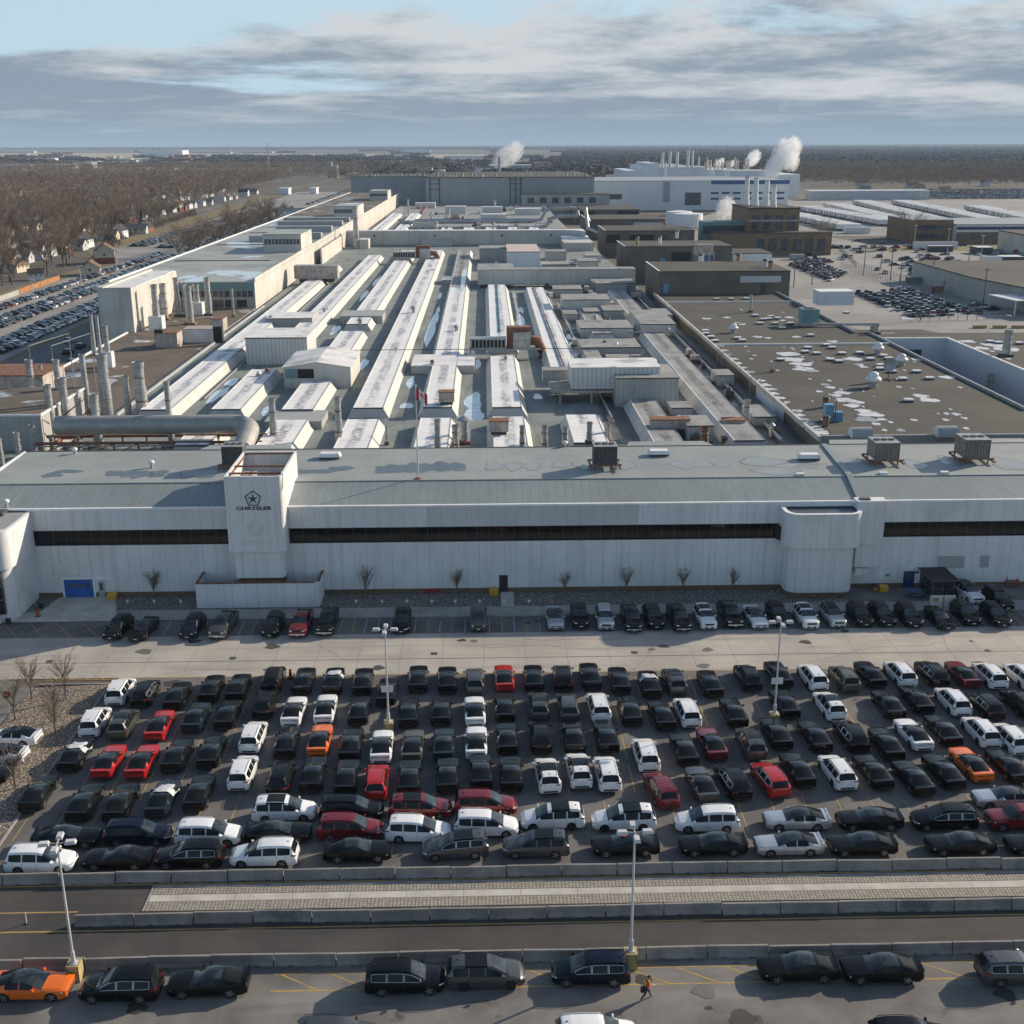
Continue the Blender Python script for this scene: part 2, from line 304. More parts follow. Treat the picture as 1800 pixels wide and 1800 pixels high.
# ------------------------------------------------------------------ mesh builder
def weld(me):
    import bmesh
    bm = bmesh.new(); bm.from_mesh(me); bmesh.ops.remove_doubles(bm, verts=bm.verts, dist=.0015); bm.to_mesh(me); bm.free()
class MB:
    def __init__(s): s.v = []; s.f = []; s.m = []; s.ms = []; s.cur = 0
    def mat(s, m):
        if isinstance(m, str): m = M[m]
        if m not in s.ms: s.ms.append(m)
        s.cur = s.ms.index(m); return s
    def face(s, pts):
        b = len(s.v); s.v += [tuple(p) for p in pts]; s.f.append(tuple(range(b, b+len(pts)))); s.m.append(s.cur); return s
    def raw(s, vs, fs):
        b = len(s.v); s.v += [tuple(p) for p in vs]
        for f in fs: s.f.append(tuple(b+i for i in f)); s.m.append(s.cur)
        return s
    def box(s, x0, x1, y0, y1, z0, z1, rot=0, top=None):
        if x0 > x1: x0, x1 = x1, x0
        if y0 > y1: y0, y1 = y1, y0
        cx, cy = (x0+x1)/2, (y0+y1)/2; vs = []
        for z in (z0, z1):
            for x, y in ((x0, y0), (x1, y0), (x1, y1), (x0, y1)):
                dx, dy = x-cx, y-cy
                if top and z == z1: dx *= top; dy *= top
                vs.append((cx+dx*cos(rot)-dy*sin(rot), cy+dx*sin(rot)+dy*cos(rot), z))
        return s.raw(vs, [(3, 2, 1, 0), (4, 5, 6, 7), (0, 1, 5, 4), (1, 2, 6, 5), (2, 3, 7, 6), (3, 0, 4, 7)])
    def prism(s, poly, z0, z1, top=True, bottom=True):
        n = len(poly); vs = [(x, y, z0) for x, y in poly]+[(x, y, z1) for x, y in poly]
        a = sum(poly[i][0]*poly[(i+1) % n][1]-poly[(i+1) % n][0]*poly[i][1] for i in range(n))
        if a < 0: return s.prism(poly[::-1], z0, z1, top, bottom)
        fs = [(i, (i+1) % n, n+(i+1) % n, n+i) for i in range(n)]
        if top: fs.append(tuple(range(n, 2*n)))
        if bottom: fs.append(tuple(range(n))[::-1])
        return s.raw(vs, fs)
    def cyl(s, x, y, z0, z1, r, n=12, r1=None, cap=True):
        r1 = r if r1 is None else r1
        vs = [(x+r*cos(2*pi*i/n), y+r*sin(2*pi*i/n), z0) for i in range(n)]+[(x+r1*cos(2*pi*i/n), y+r1*sin(2*pi*i/n), z1) for i in range(n)]
        fs = [(i, (i+1) % n, n+(i+1) % n, n+i) for i in range(n)]
        if cap: fs += [tuple(range(n, 2*n)), tuple(range(n))[::-1]]
        return s.raw(vs, fs)
    def tube(s, pts, r, n=8, cap=True):
        pts = [Vector(p) for p in pts]; rings = []; rs = r if isinstance(r, (list, tuple)) else [r]*len(pts)
        for i, p in enumerate(pts):
            d = (pts[min(i+1, len(pts)-1)]-pts[max(i-1, 0)]).normalized()
            a = d.cross(Vector((0, 0, 1))); a = a.normalized() if a.length > 1e-4 else Vector((1, 0, 0)); b = d.cross(a)
            rings.append([p+(a*cos(2*pi*k/n)+b*sin(2*pi*k/n))*rs[i] for k in range(n)])
        vs = [v for rg in rings for v in rg]; fs = []
        for i in range(len(pts)-1):
            for k in range(n): fs.append((i*n+k, i*n+(k+1) % n, (i+1)*n+(k+1) % n, (i+1)*n+k))
        if cap: fs += [tuple(range(n)), tuple((len(pts)-1)*n+k for k in range(n))[::-1]]
        return s.raw(vs, fs)
    def ball(s, x, y, z, rx, ry, rz, n=10, m=6):
        vs = []; fs = []
        for j in range(m+1):
            t = pi*j/m
            for i in range(n): vs.append((x+rx*sin(t)*cos(2*pi*i/n), y+ry*sin(t)*sin(2*pi*i/n), z+rz*cos(t)))
        for j in range(m):
            for i in range(n): fs.append((j*n+i, (j+1)*n+i, (j+1)*n+(i+1) % n, j*n+(i+1) % n))
        return s.raw(vs, fs)
    def mesh(s, name, loc=(0, 0, 0), smooth=None):
        me = bpy.data.meshes.new(name)
        me.from_pydata([(x-loc[0], y-loc[1], z-loc[2]) for x, y, z in s.v], [], s.f)
        for m in s.ms: me.materials.append(m)
        me.polygons.foreach_set('material_index', s.m)
        if smooth is not None:
            weld(me)
            me.polygons.foreach_set('use_smooth', [True]*len(me.polygons)); me.set_sharp_from_angle(angle=R(smooth))
        me.update(); return me

def link(name, me, parent=None, loc=(0, 0, 0)):
    o = bpy.data.objects.new(name, me); C.objects.link(o)
    if parent is not None: o.parent = parent
    else: o.location = loc
    return o
def tag(o, label=None, cat=None, group=None, kind=None):
    if label: o['label'] = label
    if cat: o['category'] = cat
    if group: o['group'] = group
    if kind: o['kind'] = kind
    return o
def thing(name, label, cat, loc=(0, 0, 0), group=None, rz=0):
    o = bpy.data.objects.new(name, None); C.objects.link(o); o.location = loc; o.rotation_euler[2] = rz
    o.empty_display_size = .5
    return tag(o, label, cat, group)
def part(name, mb, parent, smooth=None, label=None):      # coordinates given in the world; the parent Empty is never turned when this is used
    o = link(name, mb.mesh(name, parent['_l'] if '_l' in parent else tuple(parent.location), smooth), parent)
    if label: o['label'] = label
    return o
def lpart(name, mb, parent, smooth=None, label=None):     # coordinates local to the parent
    o = link(name, mb.mesh(name, (0, 0, 0), smooth), parent)
    if label: o['label'] = label
    return o
def sub(name, mb, prt, smooth=None):                      # sub-part in the same coordinates as its part
    r = prt.parent
    return link(name, mb.mesh(name, tuple(r.location), smooth), prt)
def solo(name, mb, label, cat, loc=(0, 0, 0), group=None, smooth=None):
    return tag(link(name, mb.mesh(name, loc, smooth), None, loc), label, cat, group)
def struct(name, mb, kind='structure', label=None, cat=None):
    return tag(link(name, mb.mesh(name)), label, cat, None, kind)
def copy_tree(o, parent=None):
    c = o.copy(); C.objects.link(c)
    if parent is not None: c.parent = parent
    for ch in list(o.children): copy_tree(ch, c)
    return c
def nth(i):
    w = ['first', 'second', 'third', 'fourth', 'fifth', 'sixth', 'seventh', 'eighth', 'ninth', 'tenth', 'eleventh', 'twelfth']
    if i <= 12: return w[i-1]
    return '%d%s' % (i, 'th' if 10 <= i % 100 <= 20 else {1: 'st', 2: 'nd', 3: 'rd'}.get(i % 10, 'th'))
def sheet(name, pts, z, m, kind='structure', sub_=None):
    b = MB().mat(m); b.face([(x, y, z) for x, y in pts]); return struct(name, b, kind)
def rect(x0, x1, y0, y1): return [(x0, y0), (x1, y0), (x1, y1), (x0, y1)]

# ------------------------------------------------------------------ ground, roads, lots
sheet('ground', rect(-14000, 14000, -200, 24000), -.06, 'field')
sheet('forecourt', rect(-95, 95, 40, 66.2), 0, 'pavement')
sheet('access_road', rect(-95, 95, 66.2, 76.4), 0.0, 'asphalt_road')
sheet('storage_lot', [(-39, 76.4), (95, 76.4), (95, 111.2), (-39, 111.2)], 0, 'asphalt_lot')
sheet('corner_lot', [(-95, 76.4), (-39, 76.4), (-39, 82), (-46.2, 95), (-46.6, 105.5), (-46, 109), (-50, 111.2), (-95, 111.2)], 0, 'pavement')
sheet('plant_road', rect(-95, 95, 111.2, 121.8), 0, 'concrete')
sheet('stall_strip', rect(-95, 95, 121.8, 126.35), 0, 'pavement2')
b = MB().mat('concrete2')
b.face([(-25, 73.32, .03), (90, 73.32, .03), (90, 74.1, .03), (-25, 74.1, .03)])
struct('median_slab', b)
for i, (y0, y1) in enumerate(((72.2, 73.29), (74.13, 74.95))):
    sheet('cobble_strip', rect(-25, 90, y0, y1), .035, 'cobble')
b = MB().mat('kerb').box(-25, 90, 74.97, 75.25, 0, .06).box(-25.2, -25.02, 72.2, 75.25, 0, .05); struct('median_kerb', b)
# joints of the median slab and the road groove
b = MB().mat('kerb')
for i in range(28): b.box(-25+4.2*i+2, -25+4.2*i+2.05, 73.33, 74.09, .03, .034)
struct('slab_joints', b)
b = MB().mat('steel_dark'); b.face([(-95, 114.95, .004), (95, 114.95, .004), (95, 115.07, .004), (-95, 115.07, .004)]); struct('drain_groove', b)
b = MB().mat('kerb').box(-95, 95, 126.36, 126.6, 0, .13); struct('kerb', b)
b = MB().mat('sidewalk').box(-95, 95, 126.6, 129.4, 0, .12); struct('sidewalk', b)
b = MB().mat('gravel').box(-95, 44, 129.4, 134, 0, .10); struct('gravel_bed', b)
b = MB().mat('pavement').box(44, 95, 129.4, 134, 0, .121); struct('entrance_pavement', b)
b = MB().mat('concrete2').box(1.6, 3.2, 129.4, 133.95, .10, .16); struct('door_path', b)
bb = MB().mat('concrete2'); pl = [at(95, 1098), at(165, 1090), at(192, 1052), at(110, 1052), at(82, 1083), at(30, 1088)]
b = MB().mat('concrete2').prism([(-55.5, 126.3), (-43.0, 126.3), (-45.5, 133.9), (-52.2, 133.9), (-53, 128.6), (-55.5, 128.4)], .10, .14); struct('driveway', b)
# gravel corner with its kerb
gp = [(-38.9, 80.5), (-38.9, 109.6), (-46, 109), (-46.6, 105.5), (-46.3, 96), (-52, 88), (-52, 76.6), (-39, 76.6)]
b = MB().mat('gravel_warm').prism(gp, 0, .09); struct('gravel_corner', b)
b = MB().mat('kerb').box(-38.9, -38.7, 76.8, 109.6, 0, .15).box(-46, -38.9, 109.6, 109.8, 0, .15); struct('corner_kerb', b)
sheet('damp_patch', [at(p[0], p[1], .094) for p in ((60, 1222), (75, 1209), (110, 1206), (140, 1212), (130, 1222), (90, 1226))], .094, 'gravel')

# painted lines
b = MB().mat('yellow')
def line(b, x0, y0, x1, y1, w=.11, z=.004):
    d = Vector((x1-x0, y1-y0)).normalized(); n = Vector((-d.y, d.x))*w/2
    b.face([(x0+n.x, y0+n.y, z), (x0-n.x, y0-n.y, z), (x1-n.x, y1-n.y, z), (x1+n.x, y1+n.y, z)])
line(b, -95, 70.12, 90, 70.12, .13); line(b, -95, 75.45, 90, 75.45, .13); line(b, -60, 72.3, -29.8, 72.3, .13)
line(b, -39, 111.2, 95, 111.2, .14, .008); line(b, -46, 110.9, -39, 110.9, .12, .008)
for i in range(5): line(b, -46+1.6*i, 111.9, -44.6+1.6*i, 110.95, .1, .008)
# hatched loading strip in front of the near barrier
line(b, -14.5, 63.6, 45, 63.6, .12); line(b, -14.5, 65.25, 45, 65.25, .1)
for i in range(17): line(b, -14.0+3.3*i, 65.2, -11.4+3.3*i, 63.65, .11)
struct('yellow_road_lines', b)
b = MB()
x = -41.0; k = 0
while x < 75:
    b.mat('yellow' if k % 2 == 0 else 'white_line'); line(b, x+(.0 if k % 3 else .05), 122.0, x+.0, 126.2, .1, .004); k += 1; x += 1.42
b.mat('yellow')
for i in range(6): line(b, -56+3.0*i, 122, -53+3.0*i, 126.2, .1, .008); line(b, -53+3.0*i, 122, -56+3.0*i, 126.2, .1, .0085)
line(b, -57, 122, -41, 122, .1, .009)
struct('parking_bay_lines', b)
b = MB().mat('yellow')
for yy in (81.5, 87.4, 93.3, 99.2, 105.2):
    for i in range(48): line(b, -38+2.8*i, yy-.0, -38+2.8*i, yy+.0001+4.6, .09, .004)
struct('storage_bay_lines', b)
b = MB().mat('crack')                        # sealed cracks and old trench repairs
rc_ = random.Random(4)
def wander(x, y, ang, n, w, z):
    px_, py_ = x, y
    for i in range(n):
        ang += rc_.uniform(-.35, .35); nx_, ny_ = px_+1.1*cos(ang), py_+1.1*sin(ang)
        if (66 < ny_ < 76.5) or ny_ > 121.5 or (111 < ny_) != (111 < y): break
        line(b, px_, py_, nx_, ny_, w, z+.0003*(i % 4)); px_, py_ = nx_, ny_
for k in range(24):
    yy = rc_.choice((rc_.uniform(48, 62), rc_.uniform(112, 121), rc_.uniform(78, 110))); wander(rc_.uniform(-45, 60), yy, rc_.choice((0, 1.57, 3.14, 4.7))+rc_.uniform(-.3, .3), rc_.randint(4, 16), rc_.uniform(.03, .055), .0055+.0002*k)
struct('sealed_cracks', b)
b = MB()
for k in range(60):
    x, y = rc_.uniform(-38, 60), rc_.choice((rc_.uniform(50, 65), rc_.uniform(78, 110), rc_.uniform(112, 121), rc_.uniform(122, 126))); r = rc_.uniform(.25, .9); b.mat('asphalt_road' if k % 3 else 'crack')
    b.face([(x+r*(1+.25*sin(3*t+k))*cos(t), y+r*.8*(1+.2*sin(2*t+k*2))*sin(t), .0145+.0001*k) for t in [2*pi*i/16 for i in range(16)]])
struct('oil_stains', b)
b = MB().mat('steel_dark')
for (px, py) in ((87, 1163), (409, 1157), (763, 1149), (1115, 1147), (1330, 1792)):
    x, y = at(px, py); b.box(x-.35, x+.35, y-.35, y+.35, .003, .008)
struct('drain_covers', b)

# ------------------------------------------------------------------ vehicles
def interp(tab, x):
    if x >= tab[0][0]: return tab[0][1]
    for (xa, va), (xb, vb) in zip(tab, tab[1:]):
        if x >= xb:
            t = (x-xa)/(xb-xa) if xb != xa else 0; return va+(vb-va)*t
    return tab[-1][1]
SPECS = {
 'minivan': dict(L=5.18, W=[(2.59, .62), (2.5, .80), (2.3, .93), (1.9, 1.0), (-2.0, 1.01), (-2.4, .96), (-2.59, .84)],
   top=[(2.59, .58), (2.5, .74), (2.25, .90), (1.5, 1.08), (1.35, 1.12), (.95, 1.37), (.45, 1.63), (.1, 1.72), (-.6, 1.77), (-1.6, 1.765), (-2.1, 1.71), (-2.25, 1.66), (-2.52, 1.12), (-2.57, .95), (-2.59, .60)],
   belt=[(2.59, .56), (2.5, .70), (2.2, .84), (1.4, 1.00), (.9, 1.07), (-1.5, 1.13), (-2.3, 1.19), (-2.5, 1.08), (-2.59, .58)],
   rw=[(1.35, .80), (.45, .72), (-1.5, .72), (-2.2, .69), (-2.5, .74)], cowl=1.38, rf=.42, rb=-2.22, rend=-2.50,
   side=[(1.05, .02), (-.06, -1.08), (-1.16, -2.12)], wb=(1.62, -1.47), wr=.365, rail=True),
 'suv': dict(L=4.95, W=[(2.47, .70), (2.4, .86), (2.1, .97), (-2.2, .98), (-2.47, .88)],
   top=[(2.47, .80), (2.4, 1.02), (2.2, 1.10), (1.15, 1.20), (1.05, 1.22), (.55, 1.52), (.3, 1.68), (0, 1.76), (-1.4, 1.78), (-2.05, 1.74), (-2.15, 1.68), (-2.38, 1.18), (-2.44, 1.0), (-2.47, .65)],
   belt=[(2.47, .78), (2.4, .96), (2.1, 1.02), (1.1, 1.10), (-1.8, 1.16), (-2.36, 1.14), (-2.47, .63)],
   rw=[(1.05, .82), (.3, .72), (-1.5, .72), (-2.1, .69), (-2.4, .76)], cowl=1.06, rf=.28, rb=-2.10, rend=-2.36,
   side=[(.70, .02), (-.06, -.95), (-1.04, -1.95)], wb=(1.50, -1.45), wr=.39, rail=True),
 'coupe': dict(L=5.22, W=[(2.61, .72), (2.52, .86), (2.2, .96), (1.4, .98), (0, .97), (-1.5, 1.01), (-2.3, .98), (-2.61, .84)],
   top=[(2.61, .70), (2.54, .84), (2.2, .92), (1.2, .99), (1.0, 1.01), (.6, 1.16), (.15, 1.36), (-.2, 1.43), (-.7, 1.44), (-1.2, 1.37), (-1.8, 1.17), (-2.15, 1.05), (-2.2, 1.04), (-2.5, 1.06), (-2.57, 1.03), (-2.61, .72)],
   belt=[(2.61, .66), (2.54, .80), (2.1, .87), (1.1, .93), (.2, .95), (-.9, .98), (-1.5, 1.01), (-2.5, 1.01), (-2.61, .70)],
   rw=[(1.0, .86), (.15, .735), (-.7, .715), (-1.6, .76), (-2.2, .80)], cowl=1.02, rf=.12, rb=-.95, rend=-2.16,
   side=[(.45, -.42), (-.48, -1.35)], wb=(1.58, -1.50), wr=.37, rail=False),
 'pickup truck': dict(L=5.85, W=[(2.92, .80), (2.82, .96), (2.5, 1.02), (-2.9, 1.02), (-2.92, .98)],
   top=[(2.92, .85), (2.84, 1.15), (2.6, 1.22), (1.5, 1.30), (1.4, 1.32), (.95, 1.62), (.7, 1.82), (.4, 1.90), (-.6, 1.91), (-1.0, 1.86), (-1.1, 1.78), (-1.2, 1.32), (-1.25, 1.30), (-2.88, 1.30), (-2.92, 1.20)],
   belt=[(2.92, .80), (2.84, 1.08), (2.5, 1.14), (1.4, 1.22), (-1.2, 1.26), (-2.9, 1.27), (-2.92, 1.15)],
   rw=[(1.4, .84), (.7, .74), (-.9, .74), (-1.15, .76)], cowl=1.42, rf=.72, rb=-1.06, rend=-1.18,
   side=[(1.05, .22), (.12, -.85)], wb=(1.95, -1.78), wr=.42, rail=False),
}
def car_parts(kind, color, opts):
    """meshes of one vehicle in local coordinates, nose towards +X"""
    S = SPECS[kind]; pm = paint(color); L = S['L']; wr_ = S['wr']
    bumps = []
    for c in S['wb']:
        a = wr_+.07
        bumps += [(c+a+.001, 0), (c+a, .28), (c+a*.72, a*.98), (c, a*1.32), (c-a*.72, a*.98), (c-a, .28), (c-a-.001, 0)]
    def arch(x):
        for c in S['wb']:
            a = wr_+.07; d = abs(x-c)
            if d < a: return .25+max(0, (wr_*2+.05-.25)*math.sqrt(max(0, 1-(d/a)**2)))
        return .25
    xs = {S['cowl'], S['rf'], S['rb'], S['rend']}
    for tab in ('W', 'top', 'belt'): xs |= {round(p[0], 3) for p in S[tab]}
    for s in S['side']: xs |= set(s)
    for c in S['wb']:
        a = wr_+.07; xs |= {round(c+a*k, 3) for k in (-1, -.9, -.6, -.25, .25, .6, .9, 1)}
    xs = sorted(xs, reverse=True)
    xx = [xs[0]]
    for x in xs[1:]:
        if xx[-1]-x > .018 or x == xs[-1]: xx.append(x)
    xs = xx
    cab0, cab1 = S['cowl'], S['rend']
    def section(x):
        Wd = interp(S['W'], x); bt = interp(S['belt'], x); tp = interp(S['top'], x); ar = arch(x)
        zb = .25 if abs(x) < L/2-.12 else .32
        if cab1 <= x <= cab0: rw = interp(S['rw'], x)
        elif x > cab0: rw = min(Wd*.86, .86)
        else: rw = Wd*.84
        z4 = max(ar+.02, zb+(bt-zb)*.55)
        bt = max(bt, z4+.03); tp = max(tp, bt+.015)
        zr = tp-.035 if not (cab1 < x < cab0) else tp-(.14 if kind in ('minivan', 'suv') else .07)
        zr = max(zr, bt+.005)
        h = [(0, zb), (Wd*.78, zb), (Wd*.78, max(ar, zb+.001)), (Wd*.965, max(ar, zb+.02)), (Wd, z4), (Wd*.985, (z4+bt)/2+.02), (Wd*.945, bt), (rw, zr), (rw-.11, tp-.012), (0, tp+.022)]
        return h
    secs = [section(x) for x in xs]; n = 10
    body = MB(); body.mat(pm)
    gl = {'windscreen': MB(), 'rear_window': MB(), 'side_window': (MB(), MB()), 'roof_panel': MB()}
    dark = M['car_glass']
    def vid(i, j, s): x = xs[i]; y, z = secs[i][j]; return (x, y*s, z)
    black_roof = opts.get('black_roof')
    for i in range(len(xs)-1):
        xm = (xs[i]+xs[i+1])/2
        for s in (1, -1):
            for j in range(n-1):
                q = [vid(i, j, s), vid(i+1, j, s), vid(i+1, j+1, s), vid(i, j+1, s)]
                if s == -1: q = q[::-1]
                if abs(q[0][1]) < 1e-6 and abs(q[3][1]) < 1e-6 and j == 99: continue
                tgt = body; body.mat(pm)
                if j in (7, 8):
                    if S['rf'] < xm < S['cowl']: tgt = gl['windscreen']
                    elif S['rend'] < xm < S['rb']: tgt = gl['rear_window']
                    elif black_roof and S['rb'] < xm < S['rf']: tgt = gl['roof_panel']
                    elif opts.get('sunroof') and S['rf']-1.75 < xm < S['rf']-.35 and (j == 8 or True): tgt = gl['roof_panel']
                if j == 6:
                    for k, (a, b_) in enumerate(S['side']):
                        if b_ < xm < a: tgt = gl['side_window'][0 if s == 1 else 1]
                if j in (1, 2) and arch(xm) > .26: body.mat('black')
                if j == 0: body.mat('black')
                if tgt is not body: tgt.mat(dark if tgt is gl['windscreen'] or (kind == 'coupe' and tgt is gl['roof_panel']) else M['side_glass'])
                tgt.face(q)
    body.mat(pm)
    if kind == 'pickup truck':      # open bed
        pass
    for i, flip in ((0, False), (len(xs)-1, True)):
        pts = [vid(i, j, 1) for j in range(n)]+[vid(i, j, -1) for j in range(n-2, 0, -1)]
        body.face(pts if flip else pts[::-1])
    # shut lines of doors and bonnet, laid 3 mm proud of the panel
    body.mat('black')
    seams = [S['side'][0][0]+.04]+[(S['side'][i][1]+S['side'][i+1][0])/2 for i in range(len(S['side'])-1)]+([S['side'][-1][1]+.30] if kind != 'pickup truck' else [S['side'][-1][1]])
    for x in seams:
        h = section(x)
        for s in (1, -1):
            for j in (3, 4, 5):
                (ya, za), (yb, zb_) = h[j], h[j+1]
                q = [(x-.008, s*(ya+.004), za), (x+.008, s*(ya+.004), za), (x+.008, s*(yb+.004), zb_), (x-.008, s*(yb+.004), zb_)]
                body.face(q if s == -1 else q[::-1])
    for s in (1, -1):           # door handles
        for x in seams[1:3]:
            h = section(x+.12); zz_ = (h[5][1]+h[6][1])/2; yy_ = s*((h[5][0]+h[6][0])/2+.012)
            body.mat(pm); body.box(x+.03, x+.20, yy_-.012, yy_+.012, zz_-.018, zz_+.018)
    body.mat('black'); xq = [x for x in (S['cowl']+.02, S['cowl']+.35, L/2-.42, L/2-.24)]
    for xa, xb in zip(xq, xq[1:]):
        for s in (1, -1):
            ha, hb_ = section(xa)[7], section(xb)[7]
            q = [(xa, s*(ha[0]-.03), ha[1]+.012), (xb, s*(hb_[0]-.03), hb_[1]+.012), (xb, s*(hb_[0]-.014), hb_[1]+.012), (xa, s*(ha[0]-.014), ha[1]+.012)]
            body.face(q if s == -1 else q[::-1])
    out = [('body', body, 35)]
    for k in ('windscreen', 'rear_window', 'roof_panel'):
        if gl[k].f: out.append(('sunroof' if (k == 'roof_panel' and not black_roof) else k, gl[k], 35))
    for sw in gl['side_window']: out.append(('side_window', sw, 35))
    # wheels
    rimm = 'rim_dark' if opts.get('dark_rims') else 'rim'
    for c in S['wb']:
        for s in (1, -1):
            w = MB().mat('tyre'); Wd = interp(S['W'], c); y1 = s*(Wd-.02); y0 = s*(Wd-.26); nn = 20; ra, rb = wr_, wr_*.70
            vs = []
            for (yy, rr) in ((y0, ra*.96), (y0+s*.03, ra), (y1-s*.03, ra), (y1, ra*.95), (y1, rb), (y1-s*.05, rb*.97)):
                vs += [(c+rr*cos(2*pi*i/nn), yy, wr_+rr*sin(2*pi*i/nn)) for i in range(nn)]
            fs = [(k*nn+i, k*nn+(i+1) % nn, (k+1)*nn+(i+1) % nn, (k+1)*nn+i) for k in range(5) for i in range(nn)]
            if s == -1: fs = [f[::-1] for f in fs]
            w.raw(vs, fs[::-1])
            w.mat('rim_dark'); w.face([(c+rb*cos(2*pi*i/nn), y1-s*.055, wr_+rb*sin(2*pi*i/nn)) for i in (range(nn) if s == -1 else range(nn)[::-1])])
            w.mat(rimm)
            for i in range(5):       # spokes
                a = 2*pi*i/5+.3; ca, sa = cos(a), sin(a); t = .045
                p = [(-t, .02), (t, .02), (t*1.5, rb*.99), (-t*1.5, rb*.99)]
                w.face([(c+u*ca-v*sa, y1-s*.02, wr_+u*sa+v*ca) for u, v in (p if s == -1 else p[::-1])])
            w.cyl(0, 0, 0, 0, 0) if False else None
            out.append(('wheel', w, 40))
    # mirrors, lamps, grille, plate, rails
    xm_ = S['side'][0][0]-.02
    for s in (1, -1):
        m_ = MB().mat(pm); Wd = interp(S['W'], xm_); bt = interp(S['belt'], xm_)
        m_.box(xm_-.02, xm_+.14, s*(Wd-.02), s*(Wd+.17), bt+.0, bt+.15, top=.8); out.append(('mirror', m_, None))
    xf = xs[0]; Wf = interp(S['W'], xs[2]); tp0 = interp(S['top'], xs[1])
    hz = {'minivan': .80, 'suv': .93, 'coupe': .74, 'pickup truck': 1.05}[kind]
    for s in (1, -1):
        h = MB().mat('clear_lens' if color != 'black' or rng.random() < 2 else 'black'); Wa = interp(S['W'], L/2-.02); Wb = interp(S['W'], L/2-.32)
        h.face([(L/2+.012, s*Wa*.45, hz-.14), (L/2-.02, s*(Wa*1.0), hz-.12), (L/2-.06, s*(Wa*1.03), hz-.0), (L/2+.0, s*Wa*.48, hz-.02)][::s])
        h.face([(L/2-.02, s*(Wa*1.0), hz-.12), (L/2-.32, s*(Wb+.012), hz-.03), (L/2-.36, s*(Wb+.006), hz+.04), (L/2-.06, s*(Wa*1.03), hz-.0)][::s])
        out.append(('headlight', h, None))
        t = MB().mat('red_lens'); xr = -L/2; Wa = interp(S['W'], xr+.01); Wb = interp(S['W'], xr+.3)
        tz = {'minivan': 1.02, 'suv': .98, 'coupe': .88, 'pickup truck': 1.02}[kind]
        if kind == 'minivan':
            t.face([(xr+.03, s*.42, 1.0), (xr+.045, s*.86, .98), (xr+.07, s*.86, 1.10), (xr+.06, s*.50, 1.08)][::-s])
            t.face([(xr+.045, s*.86, .98), (xr+.38, s*1.0, 1.06), (xr+.36, s*.985, 1.20), (xr+.07, s*.90, 1.14)][::-s])
        elif kind == 'coupe':
            t.mat('dark_lens'); t.box(xr-.006, xr+.02, s*.05, s*Wa*.97, tz-.035, tz+.02)
        else:
            hh = .22 if kind == 'suv' else .34
            t.box(xr-.006, xr+.16, s*(Wa-.20), s*(Wb-.02), tz-.08, tz+hh-.08)
        out.append(('tail_light', t, None))
    gr = MB().mat('black' if kind != 'coupe' else 'black'); gw = .52 if kind != 'coupe' else .68
    gr.box(L/2-.02, L/2+.014, -gw, gw, .36, .52)
    if kind in ('suv', 'pickup truck'): gr.box(L/2-.02, L/2+.014, -.52, .52, hz-.20, hz+.0)
    if kind == 'coupe': gr.box(L/2-.05, L/2+.014, -.70, .70, hz-.12, hz-.03)
    if kind == 'pickup truck': gr.mat('chrome').box(L/2-.02, L/2+.05, -.85, .85, .52, .66)
    out.append(('grille', gr, None))
    rb_ = MB().mat('black'); xr = -L/2; rb_.box(xr-.012, xr+.04, -.62, .62, .36, .52); out.append(('bumper_insert', rb_, None))
    if opts.get('plate'):
        p_ = MB().mat('plate'); p_.box(L/2+.015, L/2+.03, -.17, .17, .42, .54); out.append(('number_plate', p_, None))
    if S['rail']:
        for s in (1, -1):
            r_ = MB().mat('black' if opts.get('dark_rims') else pm)
            zs = [(x, interp(S['top'], x)+.03) for x in (S['rf']-.15, S['rf']-.3, -.6, -1.4, S['rb']+.25, S['rb']+.12)]
            pts = [(x, s*.66, z if 0 < k < 5 else z-.03) for k, (x, z) in enumerate(zs)]
            r_.tube(pts, .022, 5); out.append(('roof_rail', r_, None))
    if opts.get('trim'):
        for s in (1, -1):
            t = MB().mat('chrome')
            for (a, b_) in S['side']:
                pts = []
                for x in (a, (a+b_)/2, b_): y, z = section(x)[7]; pts.append((x, s*(y+.012), z-.01))
                for x in (b_, (a+b_)/2, a): y, z = section(x)[6]; pts.append((x, s*(y+.015), z+.02))
                pts.append(pts[0]); t.tube(pts, .022, 4, cap=False)
            out.append(('window_trim', t, None))
    if kind == 'minivan':
        a = MB().mat('black'); a.box(-1.95, -1.78, -.03, .03, interp(S['top'], -1.85)+.005, interp(S['top'], -1.85)+.07, top=.6); out.append(('aerial_fin', a, None))
    if kind == 'coupe' and opts.get('spoiler', True):
        a = MB().mat(pm); a.box(-2.60, -2.46, -.86, .86, 1.075, 1.10); a.box(-2.58, -2.50, -.80, -.74, 1.0, 1.08); a.box(-2.58, -2.50, .74, .80, 1.0, 1.08); out.append(('spoiler', a, None))
    if kind == 'pickup truck':
        a = MB().mat('black'); a.box(-2.84, -1.28, -.86, .86, 1.318, 1.335); out.append(('bed_cover', a, None))
    if opts.get('sheet'):
        a = MB().mat('film'); N = 9; ra_ = random.Random(5)
        zt = lambda x: interp(S['top'], x)
        g_ = {}
        for i in range(N):
            for j in range(N):
                x = 1.3-2.0*i/(N-1); y = -1.02+2.04*j/(N-1)
                e = abs(y)/1.02; z = zt(x)+.06+.05*ra_.random()-(.52*max(0, e-.55)/.45)
                g_[i, j] = (x+.12*ra_.random(), y+.05*ra_.random(), z)
        for i in range(N-1):
            for j in range(N-1): a.face([g_[i, j], g_[i+1, j], g_[i+1, j+1], g_[i, j+1]])
        opts['_film'] = a
    return out

